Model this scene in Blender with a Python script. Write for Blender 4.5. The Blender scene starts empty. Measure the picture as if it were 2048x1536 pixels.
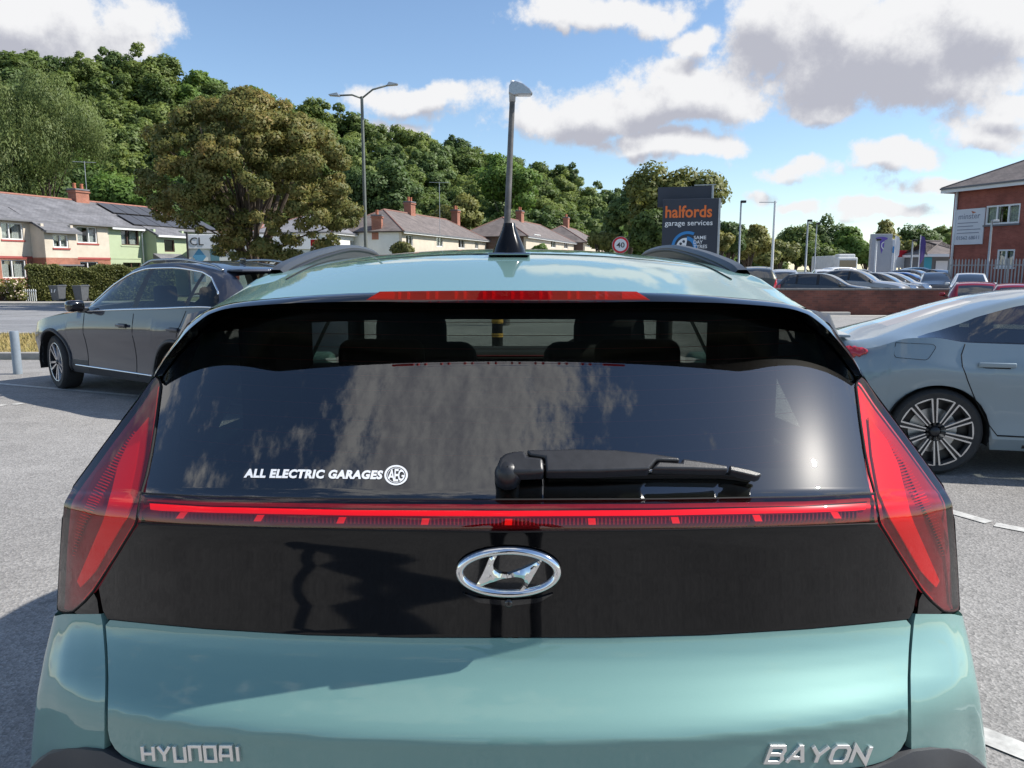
import bpy, bmesh, math, random
import numpy as np
from mathutils import Vector, Matrix, Quaternion
from mathutils.geometry import delaunay_2d_cdt
R = math.radians
SC = bpy.context.scene
COL = SC.collection

# ---------------------------------------------------------------- camera
H, PITCH, F = 1.48, R(8.5), 1540.0          # eye height, tilt down, focal length in photo pixels
CT, ST = math.cos(PITCH), math.sin(PITCH)
cd = bpy.data.cameras.new('camera'); cam = bpy.data.objects.new('camera', cd); COL.objects.link(cam)
cam.location = (0, 0, H); cam.rotation_euler = (math.pi/2 - PITCH, 0, 0)
cd.sensor_width = 36; cd.lens = 36*F/2048; cd.clip_start = .02; cd.clip_end = 3000
SC.camera = cam

# ---------------------------------------------------------------- light
SUN_EL, SUN_AZ = R(44), R(88)               # azimuth clockwise from +Y (the way the camera looks)
SUN = Vector((math.sin(SUN_AZ)*math.cos(SUN_EL), math.cos(SUN_AZ)*math.cos(SUN_EL), math.sin(SUN_EL)))
sd = bpy.data.lights.new('sun', 'SUN'); sun = bpy.data.objects.new('sun', sd); COL.objects.link(sun)
sd.energy = 4.2; sd.angle = R(.53); sd.color = (1, .955, .88)
sun.rotation_euler = SUN.to_track_quat('Z', 'Y').to_euler()
SC.view_settings.view_transform = 'Standard'; SC.view_settings.look = 'None'
SC.view_settings.exposure = 0.62; SC.view_settings.gamma = 1; SC.view_settings.use_curve_mapping = False
SC.render.engine = 'CYCLES'
cy = SC.cycles
cy.use_denoising = True; cy.denoiser = 'OPENIMAGEDENOISE'
cy.max_bounces = 8; cy.transparent_max_bounces = 14; cy.glossy_bounces = 4; cy.diffuse_bounces = 3; cy.transmission_bounces = 4
cy.caustics_reflective = False; cy.caustics_refractive = False; cy.sample_clamp_indirect = 6

# sky with cumulus clouds
W = bpy.data.worlds.new('World'); SC.world = W; W.use_nodes = True
W.cycles.sampling_method = 'MANUAL'; W.cycles.sample_map_resolution = 512
def nd(nt, typ, *ins, **props):
    n = nt.nodes.new(typ)
    for k, v in props.items(): setattr(n, k, v)
    for i, v in enumerate(ins):
        if v is None: continue
        if hasattr(v, 'links') or isinstance(v, bpy.types.NodeSocket): nt.links.new(v, n.inputs[i])
        else: n.inputs[i].default_value = v
    return n
def mth(nt, op, a, b=None, c=None, clamp=False):
    n = nd(nt, 'ShaderNodeMath', a, b, c, operation=op); n.use_clamp = clamp
    return n.outputs[0]
def vmt(nt, op, a, b=None):
    n = nd(nt, 'ShaderNodeVectorMath', a, b, operation=op)
    return n.outputs['Value'] if op in ('LENGTH', 'DOT_PRODUCT') else n.outputs[0]
def sstep(nt, x, lo, hi):
    n = nd(nt, 'ShaderNodeMapRange', x, lo, hi, 0.0, 1.0, interpolation_type='SMOOTHSTEP')
    return n.outputs[0]
def raydir(u, v):
    xc, yc = (u-1024)/F, (768-v)/F
    return Vector((xc, CT + yc*ST, -ST + yc*CT))

# clouds of the photograph: centre, half width, half height (photo pixels) and weight
CLOUDS = [(60, 55, 300, 95, 1.), (250, 85, 90, 40, .8), (1190, 22, 170, 42, .85), (1118, 48, 28, 20, .7), (1385, 82, 42, 26, .8),
          (1560, 75, 150, 85, 1.), (1760, 110, 330, 130, 1.15), (1950, 50, 170, 110, 1.), (1650, 215, 120, 40, .8), (1900, 160, 120, 60, .9),
          (840, 190, 145, 36, .85), (800, 240, 60, 16, .7), (1180, 225, 190, 62, 1.), (1360, 195, 150, 60, 1.), (1330, 300, 150, 34, .8), (1050, 220, 60, 50, .7),
          (1560, 347, 120, 24, .7), (1790, 318, 105, 30, .8), (1960, 255, 110, 36, .8), (2020, 215, 70, 30, .7),
          (1880, 372, 110, 24, .8), (1600, 412, 90, 16, .65), (1760, 412, 130, 17, .7), (1500, 395, 50, 24, .6)]
dg = bpy.data.node_groups.new('cloud_density', 'ShaderNodeTree')
dg.interface.new_socket('Dir', in_out='INPUT', socket_type='NodeSocketVector')
dg.interface.new_socket('Density', in_out='OUTPUT', socket_type='NodeSocketFloat'); dg.interface.new_socket('Bulk', in_out='OUTPUT', socket_type='NodeSocketFloat')
gi = dg.nodes.new('NodeGroupInput'); go = dg.nodes.new('NodeGroupOutput')
DIR = gi.outputs[0]
sx = nd(dg, 'ShaderNodeSeparateXYZ', DIR)
yy = mth(dg, 'MAXIMUM', sx.outputs[1], .02)
g = nd(dg, 'ShaderNodeCombineXYZ', mth(dg, 'DIVIDE', sx.outputs[0], yy), mth(dg, 'DIVIDE', sx.outputs[2], yy), 0.0).outputs[0]
n1 = nd(dg, 'ShaderNodeTexNoise', DIR, None, 10.0, 9.0, .62); n1.inputs['Scale'].default_value = 11; n1.inputs['Detail'].default_value = 7; n1.inputs['Roughness'].default_value = .66
n2 = nd(dg, 'ShaderNodeTexNoise', DIR); n2.inputs['Scale'].default_value = 6; n2.inputs['Detail'].default_value = 4
wv = vmt(dg, 'SCALE', vmt(dg, 'SUBTRACT', n2.outputs['Color'], (.5, .5, .5))); wv.node.inputs['Scale'].default_value = .13
g2 = vmt(dg, 'ADD', g, wv)
acc = None
for (u, v, hw, hh, wt) in CLOUDS:
    d = raydir(u, v)
    t = vmt(dg, 'MULTIPLY', vmt(dg, 'SUBTRACT', g2, (d.x/d.y, d.z/d.y, 0)), (F/hw/1.03, F/hh/1.03, 0))
    val = mth(dg, 'MULTIPLY_ADD', vmt(dg, 'LENGTH', t), -wt, wt)
    acc = val if acc is None else mth(dg, 'SMOOTH_MAX', acc, val, .12)
bulkf = mth(dg, 'MAXIMUM', acc, -1.0)
front = mth(dg, 'MULTIPLY_ADD', mth(dg, 'SUBTRACT', n1.outputs[0], .50), 2.1, bulkf)
# the same kind of cumulus goes on over the rest of the sky
zz = mth(dg, 'MAXIMUM', mth(dg, 'ADD', sx.outputs[2], .12), .06)
pl = vmt(dg, 'DIVIDE', DIR, nd(dg, 'ShaderNodeCombineXYZ', zz, zz, zz).outputs[0])
n3 = nd(dg, 'ShaderNodeTexNoise', vmt(dg, 'ADD', pl, (3.1, 1.7, 0))); n3.inputs['Scale'].default_value = 1.7; n3.inputs['Detail'].default_value = 7; n3.inputs['Roughness'].default_value = .56
rest = mth(dg, 'MULTIPLY_ADD', mth(dg, 'SUBTRACT', n3.outputs[0], .50), 2.6, mth(dg, 'MULTIPLY', mth(dg, 'SUBTRACT', n1.outputs[0], .5), 1.7))
bmp = mth(dg, 'SUBTRACT', 1.0, vmt(dg, 'LENGTH', vmt(dg, 'MULTIPLY', vmt(dg, 'SUBTRACT', vmt(dg, 'ADD', pl, wv), (-.13, -.12, 0)), (2.3, 3.6, 0))))
rest = mth(dg, 'ADD', rest, mth(dg, 'MULTIPLY', mth(dg, 'MAXIMUM', bmp, -.4), .62))
# weight of the framed part of the sky
gx = mth(dg, 'ABSOLUTE', mth(dg, 'DIVIDE', sx.outputs[0], yy)); gz = mth(dg, 'DIVIDE', sx.outputs[2], yy)
wf = mth(dg, 'MULTIPLY', mth(dg, 'SUBTRACT', 1.0, sstep(dg, gx, .68, .95)), mth(dg, 'SUBTRACT', 1.0, sstep(dg, gz, .37, .6)))
mx = nd(dg, 'ShaderNodeMix', wf, None, rest, front)
mx.inputs[0].default_value = 0
for l in list(dg.links):
    if l.to_node == mx: dg.links.remove(l)
dg.links.new(wf, mx.inputs[0]); dg.links.new(rest, mx.inputs[2]); dg.links.new(front, mx.inputs[3])
dg.links.new(mx.outputs[0], go.inputs[0])
mb_ = nd(dg, 'ShaderNodeMix', wf, None, rest, bulkf)
for l in list(dg.links):
    if l.to_node == mb_: dg.links.remove(l)
dg.links.new(wf, mb_.inputs[0]); dg.links.new(rest, mb_.inputs[2]); dg.links.new(bulkf, mb_.inputs[3]); dg.links.new(mb_.outputs[0], go.inputs[1])
wt_ = W.node_tree; wt_.nodes.clear()
tc = wt_.nodes.new('ShaderNodeTexCoord'); D0 = vmt(wt_, 'NORMALIZE', tc.outputs['Generated'])
sky = nd(wt_, 'ShaderNodeTexSky', sky_type='NISHITA'); sky.sun_disc = False; sky.sun_elevation = SUN_EL; sky.sun_rotation = SUN_AZ
sky.air_density = 1.0; sky.dust_density = .15; sky.ozone_density = 3.0; sky.altitude = 50
def dens(v):
    n = wt_.nodes.new('ShaderNodeGroup'); n.node_tree = dg; wt_.links.new(v, n.inputs[0]); return n.outputs
d0 = dens(D0)
d1 = dens(vmt(wt_, 'NORMALIZE', vmt(wt_, 'ADD', D0, (.012, 0, .026))))   # a step towards the light: thick above means a grey base
mask = sstep(wt_, d0[0], -.04, .34)
relief = mth(wt_, 'SUBTRACT', d0[0], d1[0])
sh = mth(wt_, 'MULTIPLY_ADD', d1[1], .75, mth(wt_, 'MULTIPLY_ADD', d1[0], .35, mth(wt_, 'MULTIPLY', relief, -.7)))
shade = sstep(wt_, sh, .0, 1.0)
cc = nd(wt_, 'ShaderNodeMix', data_type='RGBA')
wt_.links.new(shade, cc.inputs[0]); cc.inputs[6].default_value = (5.4, 5.42, 5.5, 1); cc.inputs[7].default_value = (2.95, 3.02, 3.45, 1)
mix = nd(wt_, 'ShaderNodeMix', data_type='RGBA')
wt_.links.new(mask, mix.inputs[0]); wt_.links.new(sky.outputs[0], mix.inputs[6]); wt_.links.new(cc.outputs[2], mix.inputs[7])
bg = wt_.nodes.new('ShaderNodeBackground'); bg.inputs[1].default_value = .11
wt_.links.new(mix.outputs[2], bg.inputs[0])
wo = wt_.nodes.new('ShaderNodeOutputWorld'); wt_.links.new(bg.outputs[0], wo.inputs[0])

# ---------------------------------------------------------------- materials
M = {}
def new_mat(name):
    m = bpy.data.materials.new(name); m.use_nodes = True; nt = m.node_tree
    M[name] = m
    return m, nt, nt.nodes['Principled BSDF']
def P(name, col, rough=.5, metal=0, coat=0, var=None, bump=None, spec=None, emit=0, col2=None, coatr=.02):
    """Principled material; var=(scale, amount) mottles the colour, col2 is the second colour; bump=(scale, strength)"""
    m, nt, b = new_mat(name)
    b.inputs['Base Color'].default_value = (*col, 1); b.inputs['Roughness'].default_value = rough; b.inputs['Metallic'].default_value = metal
    b.inputs['Coat Weight'].default_value = coat; b.inputs['Coat Roughness'].default_value = coatr
    if spec is not None: b.inputs['Specular IOR Level'].default_value = spec
    if emit: b.inputs['Emission Color'].default_value = (*col, 1); b.inputs['Emission Strength'].default_value = emit
    tcn = nt.nodes.new('ShaderNodeTexCoord')
    if var:
        n = nt.nodes.new('ShaderNodeTexNoise'); n.inputs['Scale'].default_value = var[0]; n.inputs['Detail'].default_value = 6; n.inputs['Roughness'].default_value = .65
        nt.links.new(tcn.outputs['Object'], n.inputs['Vector'])
        mr = nt.nodes.new('ShaderNodeMapRange'); nt.links.new(n.outputs[0], mr.inputs[0]); mr.inputs[1].default_value = .3; mr.inputs[2].default_value = .7
        c = nt.nodes.new('ShaderNodeMix'); c.data_type = 'RGBA'
        a2 = col2 or tuple(x*(1-var[1]) for x in col)
        a1 = col if col2 else tuple(min(1, x*(1+var[1])) for x in col)
        c.inputs[6].default_value = (*a1, 1); c.inputs[7].default_value = (*a2, 1)
        nt.links.new(mr.outputs[0], c.inputs[0]); nt.links.new(c.outputs[2], b.inputs['Base Color'])
    if bump:
        n = nt.nodes.new('ShaderNodeTexNoise'); n.inputs['Scale'].default_value = bump[0]; n.inputs['Detail'].default_value = 4
        nt.links.new(tcn.outputs['Object'], n.inputs['Vector'])
        bp = nt.nodes.new('ShaderNodeBump'); bp.inputs['Strength'].default_value = bump[1]; bp.inputs['Distance'].default_value = .01
        nt.links.new(n.outputs[0], bp.inputs['Height']); nt.links.new(bp.outputs[0], b.inputs['Normal'])
    return m
def glass(name, tint, f0=.04, gain=1.0, dust=.0):
    """thin window glass: tinted see-through plus a mirror part that grows with the angle (Schlick), and a little dust haze"""
    m, nt, b = new_mat(name); nt.nodes.remove(b)
    out = nt.nodes['Material Output']
    tr = nt.nodes.new('ShaderNodeBsdfTransparent'); tr.inputs[0].default_value = (*tint, 1)
    gl = nt.nodes.new('ShaderNodeBsdfGlossy'); gl.inputs['Roughness'].default_value = 0.0; gl.inputs[0].default_value = (1, 1, 1, 1)
    lw = nt.nodes.new('ShaderNodeLayerWeight'); lw.inputs[0].default_value = .5
    pw = mth(nt, 'POWER', lw.outputs['Facing'], 5.0)
    fr = mth(nt, 'MULTIPLY', mth(nt, 'MULTIPLY_ADD', pw, 1-f0, f0), gain, None, True)
    mx = nt.nodes.new('ShaderNodeMixShader')
    nt.links.new(fr, mx.inputs[0]); nt.links.new(tr.outputs[0], mx.inputs[1]); nt.links.new(gl.outputs[0], mx.inputs[2])
    last = mx.outputs[0]
    if dust:
        g2 = nt.nodes.new('ShaderNodeBsdfGlossy'); g2.inputs['Roughness'].default_value = .22; g2.inputs[0].default_value = (1, .98, .95, 1)
        m2 = nt.nodes.new('ShaderNodeMixShader'); m2.inputs[0].default_value = dust
        nt.links.new(last, m2.inputs[1]); nt.links.new(g2.outputs[0], m2.inputs[2]); last = m2.outputs[0]
    nt.links.new(last, out.inputs[0])
    return m

def car_paint(name, col, metal=.35, rough=.32, flake=.06):
    m, nt, b = new_mat(name)
    b.inputs['Metallic'].default_value = metal; b.inputs['Roughness'].default_value = rough
    b.inputs['Coat Weight'].default_value = 1; b.inputs['Coat Roughness'].default_value = .015; b.inputs['Coat IOR'].default_value = 1.5; b.inputs['Specular IOR Level'].default_value = .12
    tcn = nt.nodes.new('ShaderNodeTexCoord')
    n = nt.nodes.new('ShaderNodeTexNoise'); n.inputs['Scale'].default_value = 900; n.inputs['Detail'].default_value = 1
    nt.links.new(tcn.outputs['Object'], n.inputs['Vector'])
    c = nt.nodes.new('ShaderNodeMix'); c.data_type = 'RGBA'
    c.inputs[6].default_value = (*[x*(1-flake) for x in col], 1); c.inputs[7].default_value = (*[x*(1+flake) for x in col], 1)
    nt.links.new(n.outputs[0], c.inputs[0]); nt.links.new(c.outputs[2], b.inputs['Base Color'])
    # thin road dust: dulls the lacquer a little in patches
    n2 = nt.nodes.new('ShaderNodeTexNoise'); n2.inputs['Scale'].default_value = 5; n2.inputs['Detail'].default_value = 8
    nt.links.new(tcn.outputs['Object'], n2.inputs['Vector'])
    mr = nt.nodes.new('ShaderNodeMapRange'); mr.inputs[1].default_value = .35; mr.inputs[2].default_value = .75; mr.inputs[3].default_value = .008; mr.inputs[4].default_value = .05
    nt.links.new(n2.outputs[0], mr.inputs[0]); nt.links.new(mr.outputs[0], b.inputs['Coat Roughness'])
    return m

def leaf_mat(name, cols, transl=.35, objvar=.5):
    """leaf: colour varies leaf by leaf and tree by tree"""
    m, nt, b = new_mat(name)
    geo = nt.nodes.new('ShaderNodeNewGeometry'); oi = nt.nodes.new('ShaderNodeObjectInfo')
    tcn = nt.nodes.new('ShaderNodeTexCoord')
    n = nt.nodes.new('ShaderNodeTexNoise'); n.inputs['Scale'].default_value = .55; n.inputs['Detail'].default_value = 3
    nt.links.new(tcn.outputs['Object'], n.inputs['Vector'])
    a = nt.nodes.new('ShaderNodeMath'); a.operation = 'MULTIPLY_ADD'; a.inputs[1].default_value = .4
    nt.links.new(geo.outputs['Random Per Island'], a.inputs[0])
    s = nt.nodes.new('ShaderNodeMath'); s.operation = 'MULTIPLY_ADD'; s.inputs[1].default_value = .9; s.inputs[2].default_value = -.17
    nt.links.new(n.outputs[0], s.inputs[0]); nt.links.new(s.outputs[0], a.inputs[2])
    o2 = nt.nodes.new('ShaderNodeMath'); o2.operation = 'MULTIPLY_ADD'; o2.inputs[1].default_value = objvar; 
    sb = nt.nodes.new('ShaderNodeMath'); sb.operation = 'SUBTRACT'; sb.inputs[1].default_value = .5
    nt.links.new(oi.outputs['Random'], sb.inputs[0]); nt.links.new(sb.outputs[0], o2.inputs[0]); nt.links.new(a.outputs[0], o2.inputs[2])
    cr = nt.nodes.new('ShaderNodeValToRGB'); e = cr.color_ramp.elements
    e[0].position = 0; e[0].color = (*cols[0], 1); e[1].position = 1; e[1].color = (*cols[-1], 1)
    for i, c in enumerate(cols[1:-1]): q = e.new((i+1)/(len(cols)-1)); q.color = (*c, 1)
    nt.links.new(o2.outputs[0], cr.inputs[0])
    b.inputs['Roughness'].default_value = .55; b.inputs['Specular IOR Level'].default_value = .35
    nt.links.new(cr.outputs[0], b.inputs['Base Color'])
    tr = nt.nodes.new('ShaderNodeBsdfTranslucent'); nt.links.new(cr.outputs[0], tr.inputs[0])
    mx = nt.nodes.new('ShaderNodeMixShader'); mx.inputs[0].default_value = transl
    nt.links.new(b.outputs[0], mx.inputs[1]); nt.links.new(tr.outputs[0], mx.inputs[2])
    nt.links.new(mx.outputs[0], nt.nodes['Material Output'].inputs[0])
    return m

# ---------------------------------------------------------------- mesh helpers
def tag(o, label=None, cat=None, group=None, kind=None):
    if label: o['label'] = label
    if cat: o['category'] = cat
    if group: o['group'] = group
    if kind: o['kind'] = kind
    return o
def empty(name, loc=(0, 0, 0), rz=0, **k):
    o = bpy.data.objects.new(name, None); COL.objects.link(o); o.location = loc; o.rotation_euler = (0, 0, rz); o.empty_display_size = .2
    return tag(o, **k)
def link_mesh(name, me, m, parent=None):
    o = bpy.data.objects.new(name, me); COL.objects.link(o)
    if m is not None and not me.materials: me.materials.append(M[m] if isinstance(m, str) else m)
    o.parent = parent
    return o
def mesh(name, verts, faces, m, parent=None, smooth=False, sharp=None):
    me = bpy.data.meshes.new(name); me.from_pydata([tuple(v) for v in verts], [], faces); me.update()
    if smooth:
        me.polygons.foreach_set('use_smooth', [True]*len(me.polygons))
        if sharp: me.set_sharp_from_angle(angle=R(sharp))
    return link_mesh(name, me, m, parent)
class MB:
    def __init__(s): s.v, s.f = [], []
    def add(s, vs, fs):
        o = len(s.v); s.v += [tuple(v) for v in vs]; s.f += [tuple(i+o for i in f) for f in fs]; return s
    def box(s, c, d, rot=None):
        x, y, z = d[0]/2, d[1]/2, d[2]/2
        vs = [Vector(p) for p in ((-x,-y,-z),(x,-y,-z),(x,y,-z),(-x,y,-z),(-x,-y,z),(x,-y,z),(x,y,z),(-x,y,z))]
        if rot is not None: vs = [rot @ p for p in vs]
        return s.add([p+Vector(c) for p in vs], [(3,2,1,0),(4,5,6,7),(0,1,5,4),(1,2,6,5),(2,3,7,6),(3,0,4,7)])
    def tube(s, pts, rad, n=8, cap=True):
        pts = [Vector(p) for p in pts]; rs = rad if hasattr(rad, '__len__') else [rad]*len(pts)
        rings = []; up = None
        for i, p in enumerate(pts):
            t = (pts[min(i+1, len(pts)-1)]-pts[max(i-1, 0)]).normalized()
            if up is None: up = t.orthogonal().normalized()
            a = (up - t*up.dot(t)); a = a.normalized() if a.length > 1e-6 else t.orthogonal().normalized()
            up = a; b = t.cross(a)
            rings.append([p + (a*math.cos(2*math.pi*k/n)+b*math.sin(2*math.pi*k/n))*rs[i] for k in range(n)])
        fs = [(i*n+k, i*n+(k+1) % n, (i+1)*n+(k+1) % n, (i+1)*n+k) for i in range(len(pts)-1) for k in range(n)]
        if cap: fs += [tuple(range(n-1, -1, -1)), tuple((len(pts)-1)*n+k for k in range(n))]
        return s.add([q for r in rings for q in r], fs)
    def lathe(s, prof, n=32, M4=None):
        """profile (r, h) turned round the local Z axis"""
        vs = []; fs = []
        for r, h in prof:
            for k in range(n): vs.append(Vector((r*math.cos(2*math.pi*k/n), r*math.sin(2*math.pi*k/n), h)))
        for i in range(len(prof)-1):
            for k in range(n): fs.append((i*n+k, i*n+(k+1) % n, (i+1)*n+(k+1) % n, (i+1)*n+k))
        if M4 is not None: vs = [M4 @ v for v in vs]
        return s.add(vs, fs)
    def prism(s, poly, fr, to):
        """polygon of 3D points extruded: fr/to map a polygon point to the two caps"""
        n = len(poly)
        s.add([fr(p) for p in poly]+[to(p) for p in poly], [tuple(range(n)), tuple(range(2*n-1, n-1, -1))]+[(i, i+n, (i+1) % n+n, (i+1) % n) for i in range(n)])
        return s
    def build(s, name, m, parent=None, smooth=False, sharp=None, bevel=None, seg=2):
        o = mesh(name, s.v, s.f, m, parent, smooth, sharp)
        if bevel:
            md = o.modifiers.new('b', 'BEVEL'); md.width = bevel; md.segments = seg; md.limit_method = 'ANGLE'; md.angle_limit = R(35); md.harden_normals = False
        return o
def recalc(o):
    bm = bmesh.new(); bm.from_mesh(o.data); bmesh.ops.recalc_face_normals(bm, faces=bm.faces); bm.to_mesh(o.data); bm.free(); return o
def at(u, v, Y):
    d = raydir(u, v); return Vector((0, 0, H)) + d*(Y/d.y)
def gnd(u, v, z=0.0):
    d = raydir(u, v); return Vector((0, 0, H)) + d*((z-H)/d.z)
def catmull(pts, n):
    """n points along a centripetal-free Catmull-Rom curve through pts (any dimension)"""
    P_ = [np.array(p, float) for p in pts]; P_ = [2*P_[0]-P_[1]]+P_+[2*P_[-1]-P_[-2]]
    segs = len(P_)-3; out = []
    for q in np.linspace(0, segs, n):
        i = min(int(q), segs-1); t = q-i; a, b, c, d = P_[i:i+4]
        out.append(.5*((2*b)+(c-a)*t+(2*a-5*b+4*c-d)*t*t+(3*b-a-3*c+d)*t**3))
    return out
def cdt(poly, step):
    """triangulate a 2D polygon with a fill of inner points"""
    vs = [Vector(p[:2]) for p in poly]; n = len(vs)
    xs = [p.x for p in vs]; ys = [p.y for p in vs]
    def inside(x, y):
        c = False
        for i in range(n):
            a, b = vs[i], vs[i-1]
            if (a.y > y) != (b.y > y) and x < (b.x-a.x)*(y-a.y)/(b.y-a.y)+a.x: c = not c
        return c
    def dist(x, y):
        p = Vector((x, y)); best = 1e9
        for i in range(n):
            a, b = vs[i-1], vs[i]; ab = b-a; L2 = ab.length_squared
            t = 0 if L2 == 0 else max(0, min(1, (p-a).dot(ab)/L2)); best = min(best, (a+ab*t-p).length)
        return best
    pts = list(vs)
    y = min(ys)+step/2; row = 0
    while y < max(ys):
        x = min(xs)+step/2*(1+row % 2)
        while x < max(xs):
            if inside(x, y) and dist(x, y) > step*.4: pts.append(Vector((x, y)))
            x += step
        y += step*.87; row += 1
    r = delaunay_2d_cdt(pts, [(i, (i+1) % n) for i in range(n)], [list(range(n))], 1, 1e-5)
    return r[0], r[2]
def dens2(poly, n, closed=False):
    """resample a polyline at about n points, straight between its points"""
    pts = [np.array(p, float) for p in poly]
    if closed: pts.append(pts[0])
    L = [0]
    for a, b in zip(pts, pts[1:]): L.append(L[-1]+np.linalg.norm(b-a))
    out = []
    for q in np.linspace(0, L[-1], n, endpoint=not closed):
        i = max(0, min(len(pts)-2, int(np.searchsorted(L, q, 'right')-1))); t = (q-L[i])/max(1e-9, L[i+1]-L[i])
        out.append(tuple(pts[i]+(pts[i+1]-pts[i])*t))
    return out
def interp(x, tab):
    return float(np.interp(x, [t[0] for t in tab], [t[1] for t in tab]))
def sinterp(x, tab):
    """smooth (monotone cubic) interpolation in a table"""
    n = len(tab)
    if x <= tab[0][0]: return tab[0][1]
    if x >= tab[-1][0]: return tab[-1][1]
    i = max(k for k in range(n-1) if tab[k][0] <= x)
    def sl(k): return (tab[k+1][1]-tab[k][1])/(tab[k+1][0]-tab[k][0])
    def m(k):
        if k == 0: return sl(0)
        if k == n-1: return sl(n-2)
        a, b = sl(k-1), sl(k)
        return 0 if a*b <= 0 else 2*a*b/(a+b)
    h = tab[i+1][0]-tab[i][0]; t = (x-tab[i][0])/h
    return ((1+2*t)*(1-t)**2*tab[i][1]+t*(1-t)**2*h*m(i)+t*t*(3-2*t)*tab[i+1][1]+t*t*(t-1)*h*m(i+1))
def text_mesh(s, size, extrude=0.0, shear=0.0, offset=0.0, align='CENTER', space=1.0):
    c = bpy.data.curves.new('t', 'FONT'); c.body = s; c.size = size; c.extrude = extrude; c.shear = shear; c.offset = offset
    c.align_x = align; c.align_y = 'CENTER'; c.space_character = space; c.resolution_u = 3
    o = bpy.data.objects.new('t', c); COL.objects.link(o)
    dgp = bpy.context.evaluated_depsgraph_get(); dgp.update()
    me = bpy.data.meshes.new_from_object(o.evaluated_get(dgp))
    bpy.data.objects.remove(o); bpy.data.curves.remove(c); me.materials.clear()
    return me
def frame_matrix(o, ex, ey):
    """matrix taking local x,y,z to ex,ey,ex x ey at point o"""
    ex = Vector(ex).normalized(); ey = (Vector(ey)-ex*Vector(ey).dot(ex)).normalized(); ez = ex.cross(ey)
    m = Matrix.Identity(4)
    for i in range(3): m[i][0] = ex[i]; m[i][1] = ey[i]; m[i][2] = ez[i]; m[i][3] = o[i]
    return m
# ================================================================ materials
def asphalt(name, c, speck=.5, stain=.25):
    m, nt, b = new_mat(name); b.inputs['Roughness'].default_value = .85; b.inputs['Specular IOR Level'].default_value = .25
    tcn = nt.nodes.new('ShaderNodeTexCoord')
    def noise(sc, det=4, ro=.6):
        n = nt.nodes.new('ShaderNodeTexNoise'); n.inputs['Scale'].default_value = sc; n.inputs['Detail'].default_value = det; n.inputs['Roughness'].default_value = ro
        nt.links.new(tcn.outputs['Object'], n.inputs['Vector']); return n.outputs[0]
    fine = noise(140, 3, .8); big = noise(.35, 6, .6); mid = noise(3.5, 5)
    vor = nt.nodes.new('ShaderNodeTexVoronoi'); vor.inputs['Scale'].default_value = 75; nt.links.new(tcn.outputs['Object'], vor.inputs['Vector'])
    def mr(x, a, b_, lo, hi):
        n = nt.nodes.new('ShaderNodeMapRange'); nt.links.new(x, n.inputs[0])
        for i, q in enumerate((a, b_, lo, hi)): n.inputs[i+1].default_value = q
        return n.outputs[0]
    f = mth(nt, 'MULTIPLY', mr(fine, .3, .7, 1-speck, 1+speck), mr(big, .3, .7, 1-stain, 1+stain*.6))
    f = mth(nt, 'MULTIPLY', f, mr(mid, .3, .7, .9, 1.08))
    pat = noise(.9, 8, .7); f = mth(nt, 'MULTIPLY', f, mr(pat, .56, .62, 1.0, .86))
    spot = noise(6, 2, .5); f = mth(nt, 'MULTIPLY', f, mr(spot, .68, .76, 1.0, .7))
    stone = nt.nodes.new('ShaderNodeSeparateColor'); nt.links.new(vor.outputs['Color'], stone.inputs[0])
    f = mth(nt, 'MULTIPLY', f, mr(stone.outputs[0], 0, 1, .8, 1.25))
    v = nt.nodes.new('ShaderNodeVectorMath'); v.operation = 'SCALE'; v.inputs[0].default_value = c; nt.links.new(f, v.inputs['Scale'])
    nt.links.new(v.outputs[0], b.inputs['Base Color'])
    bp = nt.nodes.new('ShaderNodeBump'); bp.inputs['Strength'].default_value = .55; bp.inputs['Distance'].default_value = .006
    nt.links.new(vor.outputs['Distance'], bp.inputs['Height']); nt.links.new(bp.outputs[0], b.inputs['Normal'])
    return m
asphalt('asphalt_park', (.29, .277, .262), .42, .2)
asphalt('asphalt_road', (.25, .25, .255), .25, .22)
asphalt('asphalt_lot', (.30, .29, .275), .3, .2)
P('paint_line', (.66, .65, .61), .75, var=(16, .3), col2=(.34, .33, .31))
P('dry_grass', (.33, .25, .11), .9, var=(6, .3), col2=(.22, .19, .07), bump=(60, .8))
P('earth', (.16, .15, .07), .9, var=(.3, .3), col2=(.10, .12, .045))
P('kerb', (.33, .31, .28), .85, var=(8, .2), bump=(40, .2))
P('hill_floor', (.05, .08, .025), .95, var=(.2, .4))
car_paint('paint_teal', (.175, .315, .29), .12, .5, .07)
P('gloss_black', (.006, .006, .007), .08, coat=1)
P('fin_black', (.006, .006, .007), .18, spec=.25)
P('panel_black', (.0045, .0042, .0045), .04, spec=.42)
P('gap_black', (.004, .004, .004), .8)
P('trim_black', (.016, .016, .017), .42, bump=(900, .06))
P('wiper_black', (.022, .022, .024), .36, bump=(700, .08), var=(60, .25))
P('rail_grey', (.06, .064, .068), .38, metal=.25, bump=(800, .05))
P('bumper_plastic', (.04, .042, .047), .55, bump=(900, .15))
P('interior_dark', (.010, .010, .011), .85)
P('interior_red', (.20, .008, .012), .6)
P('chrome', (.82, .83, .84), .07, metal=1, var=(30, .04))
P('chrome_dark', (.38, .39, .40), .2, metal=1)
P('letter_chrome', (.84, .84, .83), .28, metal=.85)
P('steel', (.42, .43, .44), .35, metal=.9, var=(20, .1))
P('sticker_white', (.86, .86, .86), .5)
P('tyre', (.022, .022, .023), .75, var=(40, .25), bump=(80, .15))
P('rim_alloy', (.55, .55, .57), .25, metal=.9)
P('rim_dark', (.03, .03, .033), .35, metal=.4)
P('under_black', (.008, .008, .008), .9)
P('red_guide', (.85, .03, .035), .35, emit=.10)  # slight emission added to the lamp reds in place of reflected daylight
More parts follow.
